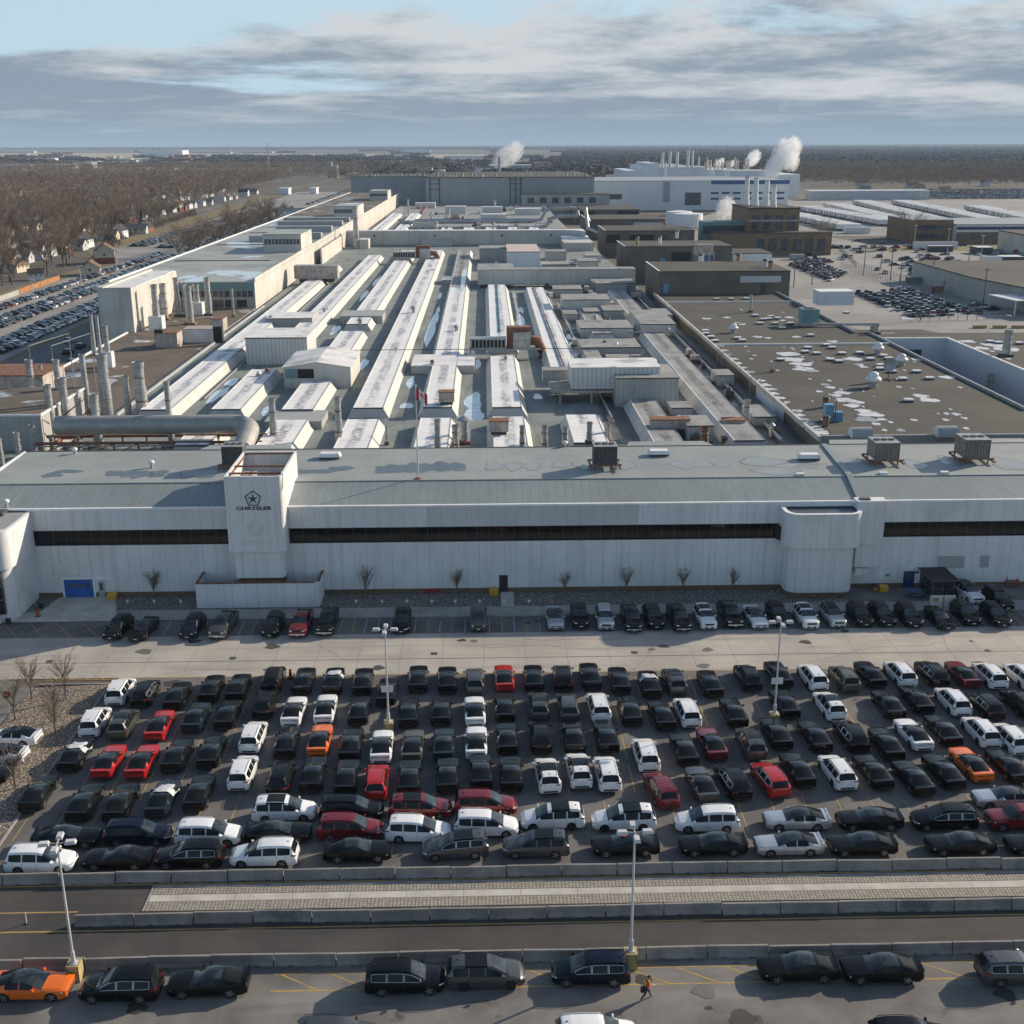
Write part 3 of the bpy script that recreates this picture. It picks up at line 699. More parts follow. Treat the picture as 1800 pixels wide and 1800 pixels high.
PROTO = {}; VEH = []
def vehicle(kind, color, x, y, heading, label, group, **opts):
    key = (kind, color, tuple(sorted(opts.items())))
    names = {'minivan': 'minivan', 'suv': 'suv_car', 'coupe': 'coupe_car', 'pickup truck': 'pickup_truck'}
    if key not in PROTO:
        root = thing(names[kind], label, {'suv': 'SUV'}.get(kind, kind), (x, y, 0), group, heading)
        o = dict(opts)
        for (nm, mb, sm) in car_parts(kind, color, o): lpart(nm, mb, root, sm)
        PROTO[key] = root; return root
    r = copy_tree(PROTO[key]); r.location = (x, y, 0); r.rotation_euler[2] = heading
    r['label'] = label; r['group'] = group; return r

CNAME = {'black': 'black', 'navy': 'navy blue', 'white': 'white', 'red': 'bright red', 'dark red': 'dark red', 'orange': 'orange',
         'grey': 'dark grey', 'silver': 'silver', 'olive grey': 'olive grey', 'dark teal': 'dark teal'}
KNAME = {'minivan': 'minivan', 'suv': 'SUV', 'coupe': 'coupe', 'pickup truck': 'pickup truck'}
COL = dict(k='black', n='navy', w='white', r='red', d='dark red', o='orange', g='grey', s='silver', v='olive grey', t='dark teal')
def parse(row):
    out = []
    for tok in row.split():
        m = re.match(r'([knwrdogsvt])([vcup])([a-zLR]*):(-?\d+),(\d+)(?:@(-?\d+))?$', tok)
        out.append((COL[m[1]], {'v': 'minivan', 'c': 'coupe', 'u': 'suv', 'p': 'pickup truck'}[m[2]], m[3], int(m[4]), int(m[5]), float(m[6] or 0)))
    return out
def place_row(row, mode, where, group):
    cars = sorted(parse(row), key=lambda c: c[3]); cnt = {}
    kk = lambda c: (c[0], c[1], 's' in c[2], 'f' in c[2], 'b' in c[2])
    for c in cars: cnt[kk(c)] = cnt.get(kk(c), 0)+1
    seen = {}; placed = []
    for i, (col, kind, fl, px, py, ex) in enumerate(cars):
        L = SPECS[kind]['L']; opts = {}
        if 's' in fl: opts['sunroof'] = True
        if 'b' in fl: opts['black_roof'] = True
        if kind == 'coupe' and col in ('white', 'silver', 'orange', 'red', 'grey', 'dark red', 'olive grey', 'black', 'navy', 'dark teal'): opts['black_roof'] = True
        if 't' in fl: opts['trim'] = True
        if 'x' in fl: opts['dark_rims'] = True
        film = 'f' in fl
        if mode == 'away':          # tail towards the camera
            x, y = at(px, py, .28); hd = 90+1.0+(1.5 if px > 1150 else 0)+ex+rng.uniform(-1.2, 1.2)
            x += cos(R(hd))*L/2; y += sin(R(hd))*L/2
        elif mode == 'facing':
            x, y = at(px, py, .28); hd = -90+ex+rng.uniform(-1, 1)+(1.5 if px > 1150 else 0); opts['plate'] = True
            x -= cos(R(hd))*L/2; y -= sin(R(hd))*L/2
        else:                       # side on: the point is under the middle of the near side
            x, y = at(px, py, 0.0); y += .95
            hd = (0 if 'R' in fl else 180)+ex+rng.uniform(-1.5, 1.5)
        k = kk((col, kind, fl)); seen[k] = seen.get(k, 0)+1
        extra = ''
        if film: extra = ' under a white sheet'
        elif opts.get('sunroof'): extra = ' with sunroof'
        elif opts.get('black_roof') and col not in ('black', 'navy', 'dark teal'): extra = ' with black roof'
        if cnt[k] == 1: lab = 'the only %s %s%s in %s' % (CNAME[col], KNAME[kind], extra, where)
        else: lab = '%s %s%s, %s such from left in %s' % (CNAME[col], KNAME[kind], extra, nth(seen[k]), where)
        r = vehicle(kind, col, x, y, R(hd), lab, group, **opts)
        if film:
            a = MB().mat('film'); N = 10; ra_ = random.Random(px); S = SPECS[kind]; g_ = {}
            for i_ in range(N):
                for j_ in range(N):
                    xl = 1.35-1.9*i_/(N-1); yl = -1.03+2.06*j_/(N-1); e = abs(yl)/1.03
                    z = max(interp(S['top'], xl), interp(S['belt'], xl))+.05+.07*ra_.random()-.5*max(0, e-.6)/.4
                    xl += .15*(ra_.random()-.5); yl += .06*(ra_.random()-.5)
                    g_[i_, j_] = (x+xl*cos(R(hd))-yl*sin(R(hd)), y+xl*sin(R(hd))+yl*cos(R(hd)), z)
            for i_ in range(N-1):
                for j_ in range(N-1): a.face([g_[i_, j_], g_[i_+1, j_], g_[i_+1, j_+1], g_[i_, j_+1]])
            solo('plastic_sheet', a, 'crumpled pale plastic sheet on %s %s in %s, %s from left' % (CNAME[col], KNAME[kind], where, nth(seen[k])), 'plastic sheet', (x, y, 1.0), smooth=60)
        placed.append((x, y))
    return placed

GA = 'cars parked in rows in the storage lot'
place_row('wv:200,1240 kvt:245,1244 kc:302,1248 kc:363,1235 kc:412,1233 kv:475,1218 kc:528,1221 kcf:583,1221 kc:635,1222 kc:678,1241 kc:735,1217 kc:787,1219 gv:835,1222 rc:888,1216 kc:940,1216 kv:992,1216 kc:1042,1212 kc:1093,1220 kcf:1148,1227 gvs:1193,1222 kc:1257,1226 kv:1325,1215 kc:1380,1209 wvx:1442,1214 vv:1498,1217 kc:1545,1209 wvx:1598,1208 kvt:1655,1208 dc:1710,1209 wvx:1758,1211 wvx:1817,1212', 'away', 'the farthest row', GA)
place_row('wv:155,1296 vvs:205,1300 rc:270,1303 tc:335,1288 kc:392,1283 kv:460,1263 wc:510,1277 wc:568,1273 kc:628,1276 kc:717,1279 kc:775,1276 wc:836,1277 kc:889,1270 gvs:949,1268 gv:1002,1270 wv:1058,1269 kc:1113,1276 kc:1173,1284 wv:1217,1279 kc:1300,1279 kc:1392,1263 wvsx:1473,1267 kc:1578,1264 kc:1628,1255 wvx:1693,1259 kvt:1752,1266 kv:1815,1263', 'away', 'the second farthest row', GA)
place_row('kcf:117,1357 rc:177,1370 rc:237,1370 kc:300,1358 kc:363,1352 wv:437,1324 kc:498,1334 oc:557,1331 kc:613,1338 wc:669,1342 vc:723,1341 tc:780,1338 wc:837,1335 kc:893,1327 kv:953,1325 kc:1012,1325 kc:1072,1324 wv:1143,1357 kc:1212,1347 dc:1263,1337 gvs:1332,1337 kc:1378,1318 kc:1448,1323 kvt:1512,1323 kc:1575,1337 wc:1625,1320 kc:1677,1312 wvx:1745,1315 wv:1797,1327', 'away', 'the third farthest row', GA)
place_row('kc:50,1428 kc:133,1445 kc:198,1445 tcf:273,1438 kc:340,1427 wv:418,1390 kv:487,1400 kc:545,1393 kc:605,1398 rv:660,1408 kc:718,1399 kc:787,1395 kc:847,1388 kc:900,1392 wvsx:968,1395@3 wvsx:1023,1386 wv:1074,1392 dv:1178,1422@7 gc:1247,1412@3 kvt:1305,1407@4 rvt:1373,1403@5 kc:1418,1385@2 wvx:1490,1389@1 kc:1555,1388@2 kc:1628,1400@3 kc:1682,1388@3 oc:1730,1375@3 kc:1797,1378@3', 'away', 'the fourth farthest row', GA)
GB = 'cars parked side-on beside the barrier'
place_row('wvsR:498,1447 kvR:617,1446 dvsR:738,1443 dvR:854,1437 wvsxL:972,1461 wvsxL:1098,1463 wvL:1245,1466 scL:1404,1463 kcL:1533,1463 kvtL:1665,1463 duL:1795,1463 scL:1773,1424', 'side', 'the rear side-on row', GB)
place_row('kcR:113,1495 nvR:239,1490 wvR:364,1490 kcR:487,1486 dvR:614,1480 wvR:735,1484@-2 wvR:855,1474@-2', 'side', 'the middle side-on row', GB)
place_row('wvR:67,1538 kcL:203,1533 kvtL:330,1530 wvL:462,1527 kcR:628,1519 gvstL:800,1514@6 gvsL:943,1511 kcL:1101,1509 kcL:1256,1508 scL:1390,1508 kcL:1520,1508 kcL:1694,1507 kcL:1835,1507', 'side', 'the row behind the far barrier', GB)
GC = 'cars parked along the near barrier'
place_row('ocR:48,1763 kvtL:207,1766 kcL:363,1757 kvtR:711,1752 gvsxR:854,1742 nvtL:1040,1737 kcL:1408,1731 kcL:1555,1733 gvtR:1797,1736', 'side', 'the row nearest the camera', GC)
place_row('gvR:590,1858 wvR:1052,1855 kvR:1612,1860', 'side', 'the lane at the bottom edge', GC)
GD = 'cars parked nose out beside the office building'
place_row('ku:193,1125@-6 kc:238,1127@-6 nu:328,1123@-4 gp:380,1123@-4 ku:473,1120@-2 dp:522,1120@-2 kp:570,1117@-1 kv:705,1113 gu:841,1109 sc:978,1107 ku:1022,1104 su:1066,1107 kp:1115,1111 ku:1155,1105 kp:1202,1110 wus:1247,1106 kp:1293,1103 wc:1338,1105 ku:1377,1100 wus:1427,1105 sub:1475,1103 ku:1523,1101 ku:1563,1101 ku:1610,1103 kc:1667,1107 ku:1712,1099 ku:1765,1102', 'facing', 'the row at the office wall', GD)
place_row('wub:1720,1061@4 ku:1772,1072@4', 'facing', 'the pair beside the glass shelter', GD)
GE = 'cars in the corner lot at left'
place_row('wcL:15,1314@-4 wcL:-10,1346@-4 kcL:-42,1382@-4', 'side', 'the corner lot', GE)

# ------------------------------------------------------------------ concrete barriers
def barrier_mb(m='barrier'):
    b = MB().mat(m); L = 4.10
    prof = [(-.30, 0), (-.30, .10), (-.16, .30), (-.10, .79), (-.07, .81), (.07, .81), (.10, .79), (.16, .30), (.30, .10), (.30, 0)]
    vs = [(-L/2, y, z) for y, z in prof]+[(L/2, y, z) for y, z in prof]; n = len(prof)
    fs = [(i, n+i, n+(i+1) % n, (i+1) % n) for i in range(n)]+[tuple(range(n)), tuple(range(n, 2*n))[::-1]]
    b.raw(vs, fs); b.mat('steel_dark')
    for sx in (-.95, .95):
        for sy in (-1, 1): b.box(sx-.16, sx+.16, sy*.29, sy*.303, .0, .085)
    return b
bmesh_, bdark_ = barrier_mb().mesh('barrier'), barrier_mb('barrier_d').mesh('barrier')
ORD = {1: 'nearest', 2: 'middle', 3: 'farthest'}
def barrier_row(row, X0, n, Y, skip=()):
    k = 0
    for i in range(n):
        x = X0+4.19*i+2.095
        if i in skip: continue
        k += 1
        dk = (row == 2 and i in (3, 14)); o = link('concrete_barrier', bdark_ if dk else bmesh_, None, (x, Y(x)+rng.uniform(-.08, .08), 0))
        o.rotation_euler[2] = R(rng.uniform(-1.3, 1.3))
        tag(o, '%sconcrete road barrier, %s from the left in the %s barrier line' % ('dark-stained ' if dk else 'grey ', nth(k), ORD[row]), 'road barrier', 'concrete barriers along the %s line' % ORD[row])
barrier_row(1, -35.6, 19, lambda x: 66.25)
barrier_row(2, -29.5, 17, lambda x: 70.95)
barrier_row(3, -40.7, 21, lambda x: 75.9)

# ------------------------------------------------------------------ floodlight poles
def lamp_post(x, y, zb, label, rot=0, sign=False, hazard=True):
    t = thing('lamp_post', label, 'street lamp', (x, y, 0), 'floodlight poles in the lots')
    b = MB().mat('yellow_paint').box(x-.42, x+.42, y-.42, y+.42, 0, zb)
    b.mat('steel_dark')
    for k in range(3):
        for sx in (-.34, .34): b.box(x+sx-.05, x+sx+.05, y-.425, y-.42, zb-.25-.24*k, zb-.14-.24*k)
    part('concrete_base', b, t)
    b = MB().mat('lamp_white'); b.cyl(x, y, zb, zb+.9, .17, 8, .15); b.box(x-.24, x+.24, y-.24, y+.24, zb, zb+.05); b.cyl(x, y, zb+.9, 10.4, .095, 10, .06); part('pole', b, t, 40)
    b = MB().mat('steel_grey')
    for k in range(4):
        a = rot+k*pi/2; b.tube([(x, y, 10.3), (x+.5*cos(a), y+.5*sin(a), 10.38)], .045, 6)
    part('bracket', b, t)
    for k in range(4):
        a = rot+k*pi/2; cx, cy = x+.82*cos(a), y+.82*sin(a)
        b = MB().mat('lamp_white').box(cx-.36, cx+.36, cy-.21, cy+.21, 10.30, 10.50, rot=a, top=.78)
        b.mat('clear_lens').box(cx-.34, cx+.34, cy-.2, cy+.2, 10.27, 10.30, rot=a)
        part('lamp_head', b, t)
    if sign:
        b = MB().mat('white_metal').box(x-.55, x+.55, y-.15, y-.12, 4.1, 4.75); part('sign_panel', b, t)
lamp_post(-27.6, 65.2, 1.25, 'tall white floodlight pole near the barrier, left of the two nearest', .12)
lamp_post(9.35, 65.4, 1.25, 'tall white floodlight pole on a spotted concrete base beside the navy minivan', .05)
lamp_post(-9.44, 98.9, 1.0, 'white floodlight pole standing among the parked black coupes, left of the far two', 0, True)
lamp_post(27.2, 99.5, 1.0, 'white floodlight pole standing among the parked cars, right of the far two', 0, True)

# ------------------------------------------------------------------ person crossing the lane
def person(x, y, rz):
    V = [(0, 0, .93), (.02, 0, 1.15), (.06, 0, 1.40), (.08, 0, 1.50), (.11, 0, 1.62), (.12, 0, 1.72),      # 0-5 pelvis spine neck head
         (0, .10, .90), (.22, .11, .52), (.34, .11, .12), (.47, .11, .05),                                  # 6-9 left leg forward
         (0, -.10, .90), (-.16, -.11, .50), (-.42, -.11, .16), (-.34, -.12, .05),                           # 10-13 right leg back
         (.06, .20, 1.40), (-.02, .25, 1.14), (.20, .20, .98),                                              # 14-16 left arm
         (.06, -.20, 1.40), (.05, -.26, 1.13), (.30, -.17, 1.10)]                                           # 17-19 right arm
    E = [(0, 1), (1, 2), (2, 3), (3, 4), (4, 5), (0, 6), (6, 7), (7, 8), (8, 9), (0, 10), (10, 11), (11, 12), (12, 13), (2, 14), (14, 15), (15, 16), (2, 17), (17, 18), (18, 19)]
    rad = [.16, .15, .17, .065, .10, .085, .10, .072, .05, .045, .10, .072, .05, .045, .075, .055, .042, .075, .055, .042]
    me = bpy.data.meshes.new('person'); me.from_pydata(V, E, [])
    ob = bpy.data.objects.new('person', me); C.objects.link(ob)
    sk = ob.modifiers.new('skin', 'SKIN'); ob.modifiers.new('sub', 'SUBSURF').levels = 2
    for i, sv in enumerate(me.skin_vertices[0].data): sv.radius = (rad[i], rad[i]*(.8 if i in (0, 1, 2) else 1)); sv.use_root = (i == 0)
    dg = bpy.context.evaluated_depsgraph_get(); dg.update(); bm = bpy.data.meshes.new_from_object(ob.evaluated_get(dg))
    bpy.data.objects.remove(ob)
    skin = mat('skin', (.45, .27, .19), .6); tr = mat('dark_trousers', (.018, .025, .04), .9); jk = mat('orange_work_jacket', (.72, .10, .02), .8)
    for m_ in (tr, jk, skin, M['black']): bm.materials.append(m_)
    for p in bm.polygons:
        c = p.center; p.use_smooth = True
        p.material_index = 3 if c.z < .09 else 0 if c.z < .95 else (2 if (c.z > 1.49 or (c.x > .21 and c.z < 1.2)) else 1)
    ob = bpy.data.objects.new('person', bm); C.objects.link(ob); ob.location = (x, y, 0); ob.rotation_euler[2] = rz
    tag(ob, 'person in orange high-visibility jacket and dark trousers striding across the lane', 'person')
    b = MB().mat(mat('cap_navy', (.012, .015, .03), .9)); b.ball(.115, 0, 1.70, .115, .105, .085, 10, 6); b.box(.17, .29, -.07, .07, 1.69, 1.705); lpart('cap', b, ob, 40)
    b = MB().mat(mat('hi_vis_stripe', (.55, .75, .12), .6))
    for s in (1, -1): b.box(-.135, -.10, s*.05, s*.11, 1.0, 1.46)
    b.box(-.14, -.105, -.16, .16, 1.33, 1.38); b.box(.17, .20, -.05, .05, 1.05, 1.40); lpart('vest_stripe', b, ob)
    for s, j in ((1, (.20, .20, .98)), (-1, (.30, -.17, 1.10))):
        b = MB().mat(skin); hx, hy, hz = j; b.ball(hx+.05, hy, hz-.01, .05, .035, .045, 8, 5)
        for k in range(4): b.tube([(hx+.08, hy+.03*(k-1.5)*.8, hz), (hx+.13-.008*abs(k-1.3), hy+.022*(k-1.5), hz-.02), (hx+.145-.01*abs(k-1.3), hy+.02*(k-1.5), hz-.055)], [.011, .010, .008], 5)
        b.tube([(hx+.03, hy-s*.03, hz), (hx+.08, hy-s*.055, hz-.01), (hx+.11, hy-s*.05, hz-.03)], [.012, .011, .009], 5); lpart('hand', b, ob, 50)
    c_, s_ = cos(rz), sin(rz); g_ = lambda a, b_: (x+a*c_-b_*s_, y+a*s_+b_*c_)
    b = MB().mat('black'); bx, by = g_(-.24, -.10); b.box(bx-.20, bx+.20, by-.12, by+.12, .72, 1.08, rot=rz, top=.85)
    b.tube([(*g_(-.2, -.1), 1.05), (*g_(-.13, .0), 1.3), (*g_(0, .12), 1.45)], .018, 5)
    solo('shoulder_bag', b, 'black shoulder bag slung behind the person in orange', 'bag', (bx, by, .7))
    b = MB().mat('white_metal'); px_, py_ = g_(.43, -.17); b.box(px_-.05, px_+.05, py_-.04, py_+.04, 1.06, 1.14); solo('drink_cup', b, 'small pale cup in the hand of the person in orange', 'cup', (px_, py_, 1.06))
px_, py_ = at(1136, 1756)
person(px_, py_, R(15))

# small things round the lot
def cone_barrel(x, y, label, zb=0.0):
    t = thing('traffic_drum', label, 'traffic drum', (x, y, zb))
    b = MB()
    for k in range(6):
        b.mat('orange' if k % 2 == 0 else 'black'); b.cyl(x, y, zb+.08+.15*k, zb+.08+.15*(k+1), .20-.012*k, 12, .20-.012*(k+1))
    part('drum', b, t, 40)
    b = MB().mat('black').cyl(x, y, zb, zb+.08, .34, 12); part('base', b, t)
x, y = at(67, 1085); cone_barrel(x, y, 'orange and black traffic drum beside the blue garage drive', .12)
x, y = at(511, 1192); cone_barrel(x, y, 'orange and black traffic drum behind the farthest row of parked cars')
x, y = at(1101, 1508); b = MB().mat('orange').cyl(x-.2, y+.9, 1.44, 1.75, .14, 10, .03); b.box(x-.38, x-.02, y+.72, y+1.08, 1.43, 1.45)
solo('traffic_cone', b, 'small orange cone standing on the roof of a black coupe', 'traffic cone', (x, y, 1.44))
x, y = at(47, 1624); b = MB().mat('lamp_white').cyl(x, y, 0, .95, .045, 8); b.mat('black').cyl(x, y, 0, .05, .15, 8)
solo('delineator_post', b, 'slim white marker post on the dark road at left', 'marker post', (x, y, 0))
x, y = at(18, 1262, .1); t = thing('stop_sign', 'red stop sign seen from the side by the gravel corner', 'road sign', (x, y, .09))
b = MB().mat('steel_grey').cyl(x, y, .09, 2.9, .04, 6); part('post', b, t)
b = MB().mat('red_paint'); b.tube([(x-.03, y-.05, 2.6), (x-.02, y-.08, 2.6)], .38, 8); part('plate', b, t)

# ------------------------------------------------------------------ office building along the road
OF = thing('office_building', 'long low white panelled office building with a dark ribbon window facing the lot', 'building', (0, 134, 0))
XL, XR, FY = -55.0, 95.0, 134.0
gx0, gx1 = at(773, 905, 10)[0], 18.4
b = MB().mat('brick_brown').box(XL, XR, FY+.08, FY+.5, .05, .70); part('brick_plinth', b, OF)
b = MB().mat('panel').box(XL, XR, FY, FY+.4, .70, 6.78)
part('lower_wall', b, OF)
b = MB().mat('panel').box(XL, -7.2, FY, FY+.4, 8.62, 11.2); b.box(18.4, XR, FY, FY+.4, 8.62, 11.2); b.mat('panel_grey').box(-7.19, 18.39, FY, FY+.4, 8.62, 11.2); part('upper_wall', b, OF)
b = MB().mat('glass').box(XL, XR, FY+.22, FY+.5, 6.78, 8.62); part('ribbon_window', b, OF)
b = MB().mat('steel_dark').box(XL, XR, FY-.02, FY+.22, 6.74, 6.80).box(XL, XR, FY-.02, FY+.22, 8.60, 8.66)
for i in range(0): pass
part('window_frame', b, OF)
b = MB().mat('trim_white').box(XL-7, XR, FY-.06, FY+.34, 11.2, 11.42); part('parapet_cap', b, OF)
b = MB().mat('roof_metal')
RX0, RX1 = -62.7, XR
b.face([(RX0, FY+.34, 11.25), (45.3, FY+.34, 11.25), (45.3, 140.6, 12.62), (RX0, 140.6, 12.62)])
b.face([(45.3, FY+.34, 11.25), (RX1, FY+.34, 11.25), (RX1, 140.6, 12.62), (45.3, 140.6, 12.62)])
part('ribbed_roof', b, OF)
b = MB().mat('roof_top'); b.face([(RX0, 140.6, 12.64), (RX1, 140.6, 12.64), (RX1, 155.6, 12.9), (RX0, 155.6, 12.9)])
# flat saddles that step back between the hall bays
for (x0, x1) in ((20.2, 30.6), (48.5, 56.0), (66.5, 76.0), (-38.5, -27.5)): b.face([(x0-1.0, 155.6, 12.905), (x1+1.0, 155.6, 12.905), (x1, 159.2, 12.7), (x0, 159.2, 12.7)])
b.mat('roof_metal').box(RX0, RX1, 140.45, 140.62, 12.60, 12.70)
part('flat_roof', b, OF)
b = MB().mat('steel_dark').box(RX0, RX1, 155.6, 155.85, 9, 12.97).box(RX0, RX1, 155.85, 156, 7, 12.9); part('rear_parapet', b, OF)
b = MB().mat('trim_white').box(RX0-.35, RX0, FY+.3, 155.8, 11.6, 12.95); b.mat('panel').box(RX0-.3, RX0+.1, FY+.3, 155.7, 0, 12.6); part('end_parapet', b, OF)
b = MB().mat('roof_metal'); V_ = []
for (yy, xx, zz_) in ((134.5, 45.0, 11.5), (140.6, 45.35, 12.9), (155.4, 46.3, 13.12)): V_ += [(xx, yy, zz_-1.0), (xx, yy, zz_), (xx+.8, yy, zz_), (xx+.8, yy, zz_-1.0)]
b.raw(V_, [(0, 1, 2, 3), (0, 4, 5, 1), (1, 5, 6, 2), (2, 6, 7, 3), (4, 8, 9, 5), (5, 9, 10, 6), (6, 10, 11, 7), (8, 11, 10, 9)]); part('roof_hip', b, OF)
def wins(boxes, parent, m_='window', name='window'):
    for bx_ in boxes: part(name, MB().mat(m_).box(*bx_), parent)
def blob(cx, cy, rx, ry, n=18, seed=0, w=.16):
    r_ = random.Random(seed); ph = [r_.uniform(0, 6.28) for _ in range(3)]
    return [(cx+rx*cos(t)*(1+w*sin(3*t+ph[0])+w*.6*sin(5*t+ph[1])), cy+ry*sin(t)*(1+w*sin(4*t+ph[2])+w*.6*sin(3*t+ph[0]))) for t in [2*pi*i/n for i in range(n)]]
# standing melt water along the crown of the roof
zr = lambda y: 12.64+(y-140.6)*.26/15
b = MB(); k = 0
for (px, w, py, dark, ry) in ((92, 16, 835, 1, 1.0), (120, 24, 829, 1, .7), (200, 14, 832, 1, 1.2), (222, 14, 833, 1, 1.4), (245, 16, 834, 1, 1.6), (275, 18, 833, 1, 1.5), (335, 18, 832, 1, 1.6), (362, 18, 833, 1, 1.9),
    (550, 40, 829, 1, .9), (600, 20, 824, 1, 1.0), (675, 16, 826, 1, 1.6), (697, 20, 824, 1, 1.9), (722, 20, 823, 1, 2.0), (745, 20, 823, 1, 1.9), (775, 24, 821, 1, 2.0), (800, 20, 821, 1, 1.7), (868, 15, 820, 0, 1.7), (902, 15, 820, 0, 1.9), (935, 16, 820, 0, 1.8), (985, 16, 818, 0, 1.2), (1030, 22, 818, 0, 1.8), (1098, 17, 818, 0, 1.9), (1150, 22, 817, 0, .7), (1200, 20, 817, 0, 1.7), (1230, 22, 816, 0, 1.4), (1268, 14, 817, 0, 1.2), (1340, 40, 812, 0, 2.0), (1365, 40, 828, 0, 1.5), (1430, 26, 820, 0, 1.2), (1510, 12, 808, 0, .9), (1610, 18, 817, 0, 2.0), (1668, 16, 811, 0, 2.3), (1770, 26, 815, 0, 3.0), (1500, 26, 812, 0, .6)):
    x, y = at(px, py, 12.7); m_ = w/13.5
    for dk, sc_, dz in ((0, 1.12, .006), (1, 1.0, .011)):
        k += 1; b.mat('ring' if dk == 0 else ('puddle' if dark else 'puddle_lite'))
        b.face([(u, v, zr(v)+dz+.0004*(k % 7)) for u, v in blob(x, y, m_*sc_, ry*sc_, 20, px)])
part('melt_water', b, OF).__setitem__('kind', 'stuff')

# doors, louvres, lights on the facade
def wallbox(px0, px1, py0, py1, Yf=FY, d=.06):
    x0, z1 = atY(px0, py0, Yf); x1, z0 = atY(px1, py1, Yf); return (x0, x1, Yf-d, Yf+.02, z0, z1)
t = wallbox(112, 166, 1019, 1051); b = MB().mat('blue_door').box(*t[:4], .15, t[5])
gd = part('garage_door', b, OF, label='bright blue garage door with three small windows')
b = MB().mat('window')
for k in range(3): x = t[0]+(t[1]-t[0])*(.26+.27*k); b.box(x-.32, x+.32, FY-.08, FY-.05, t[5]-1.05, t[5]-.45)
sub('door_window', b, gd)
b = MB().mat('trim_white').box(t[0]-.25, t[0]-.03, FY-.08, FY+.02, .1, t[5]+.25).box(t[1]+.03, t[1]+.25, FY-.08, FY+.02, .1, t[5]+.25).box(t[0]-.02, t[1]+2.2, FY-.085, FY+.02, t[5]+.03, t[5]+.25); part('door_frame', b, OF)
t = wallbox(172, 186, 1022, 1051); b = MB().mat('steel_grey').box(*t[:4], .15, t[5]); d_ = part('grey_door', b, OF); b = MB().mat('window').box(t[0]+.2, t[1]-.2, FY-.08, FY-.05, t[5]-1.1, t[5]-.2); sub('door_window', b, d_)
t = wallbox(877.5, 892.5, 1011, 1037); b = MB().mat('black').box(*t[:4], .15, t[5]); part('black_door', b, OF)
t = wallbox(1589, 1605, 1004, 1033); b = MB().mat('blue_dark').box(*t[:4], .13, t[5]); d_ = part('blue_door', b, OF); b = MB().mat('window').box(t[0]+.25, t[1]-.25, FY-.08, FY-.05, t[5]-1.0, t[5]-.3); sub('door_window', b, d_)
for (a, c, e, f_) in ((1649, 1694, 977, 998), (1724, 1737, 976, 997)):
    t = wallbox(a, c, e, f_); b = MB().mat('steel_grey')
    for k in range(9): z = t[4]+(t[5]-t[4])*k/9; b.box(t[0], t[1], FY-.05, FY-.0, z, z+(t[5]-t[4])/15)
    b.mat('panel_grey').box(t[0], t[1], FY-.015, FY, t[4], t[5]); part('louvre', b, OF)
for (px, py, w_) in ((135, 1004, .35), (105, 998, .3), (1600, 1001, .3)):
    x, z = atY(px, py, FY); b = MB().mat('white_metal').box(x-w_, x+w_, FY-.22, FY, z-.12, z+.15); part('wall_light', b, OF)
x, z = atY(1560, 1011, FY); b = MB().mat('teal').box(x-.3, x+.3, FY-.03, FY, z-.18, z+.18); part('wall_sign', b, OF)
x, z = atY(1611, 1006, FY); b = MB().mat('blue_dark').box(x-.3, x+.3, FY-.03, FY, z-.12, z+.12); part('wall_sign', b, OF)
x, z = atY(760, 1035, FY); b = MB().mat('red_paint').box(x-.9, x+.9, FY+.02, FY+.09, .12, .69); part('red_plinth_panel', b, OF)
# shaft and rounded stair box
b = MB().mat('panel').box(44.9, 47.9, FY-.9, FY-.01, 3.2, 6.3).box(44.6, 48.0, FY-1.2, FY-.012, 6.3, 11.6); b.mat('trim_white').box(44.5, 48.1, FY-1.3, FY+.36, 11.6, 11.75); b.mat('steel_dark').box(45.0, 46.2, FY-.9, FY-.1, 11.75, 11.9); part('service_shaft', b, OF)
def rounded(x0, x1, yf, yb, r, n=6, left=True, right=True):
    p = []
    if left: p += [(x0+r-r*cos(a), yf+r-r*sin(a)) for a in [pi/2*i/n for i in range(n+1)]]
    else: p += [(x0, yf)]
    if right: p += [(x1-r+r*sin(a), yf+r-r*cos(a)) for a in [pi/2*i/n for i in range(n+1)]]
    else: p += [(x1, yf)]
    return p+[(x1, yb), (x0, yb)]
b = MB().mat('brick_brown').prism(rounded(36.3, 44.1, 131.0, 133.98, 1.4), .05, .8)
b.mat('panel').prism(rounded(36.1, 44.3, 130.8, 133.99, 1.5), .8, 6.55); part('stair_block_base', b, OF, 30)
b = MB().mat('panel'); o_ = rounded(35.5, 44.8, 130.3, 133.99, 1.7); i_ = rounded(36.0, 44.3, 130.8, 133.6, 1.3)
b.prism(o_, 6.62, 10.2); n = len(o_)
b.raw([(x, y, 10.2) for x, y in o_]+[(x, y, 10.9) for x, y in o_], [(i, (i+1) % n, n+(i+1) % n, n+i) for i in range(n)])
b.mat('trim_white').raw([(x, y, 10.9) for x, y in o_]+[(x, y, 10.9) for x, y in i_], [(i, (i+1) % n, n+(i+1) % n, n+i) for i in range(n)])
b.mat('steel_dark').raw([(x, y, 10.6) for x, y in i_]+[(x, y, 10.9) for x, y in i_], [((i+1) % n, i, n+i, n+(i+1) % n) for i in range(n)])
b.mat('puddle').raw([(x, y, 10.68) for x, y in i_], [tuple(range(n))]); part('stair_block', b, OF, 30)
b = MB().mat('black').prism([(35.0, 133.95), (36.3, 133.95), (36.3, 132.0), (35.55, 132.6)], 6.8, 8.6); part('corner_glass', b, OF)
b = MB().mat('panel').prism([(45.4, 133.9), (46.5, 133.9), (46.5, 132.7), (44.9, 132.7)], 2.3, 3.1); part('wall_hood', b, OF)

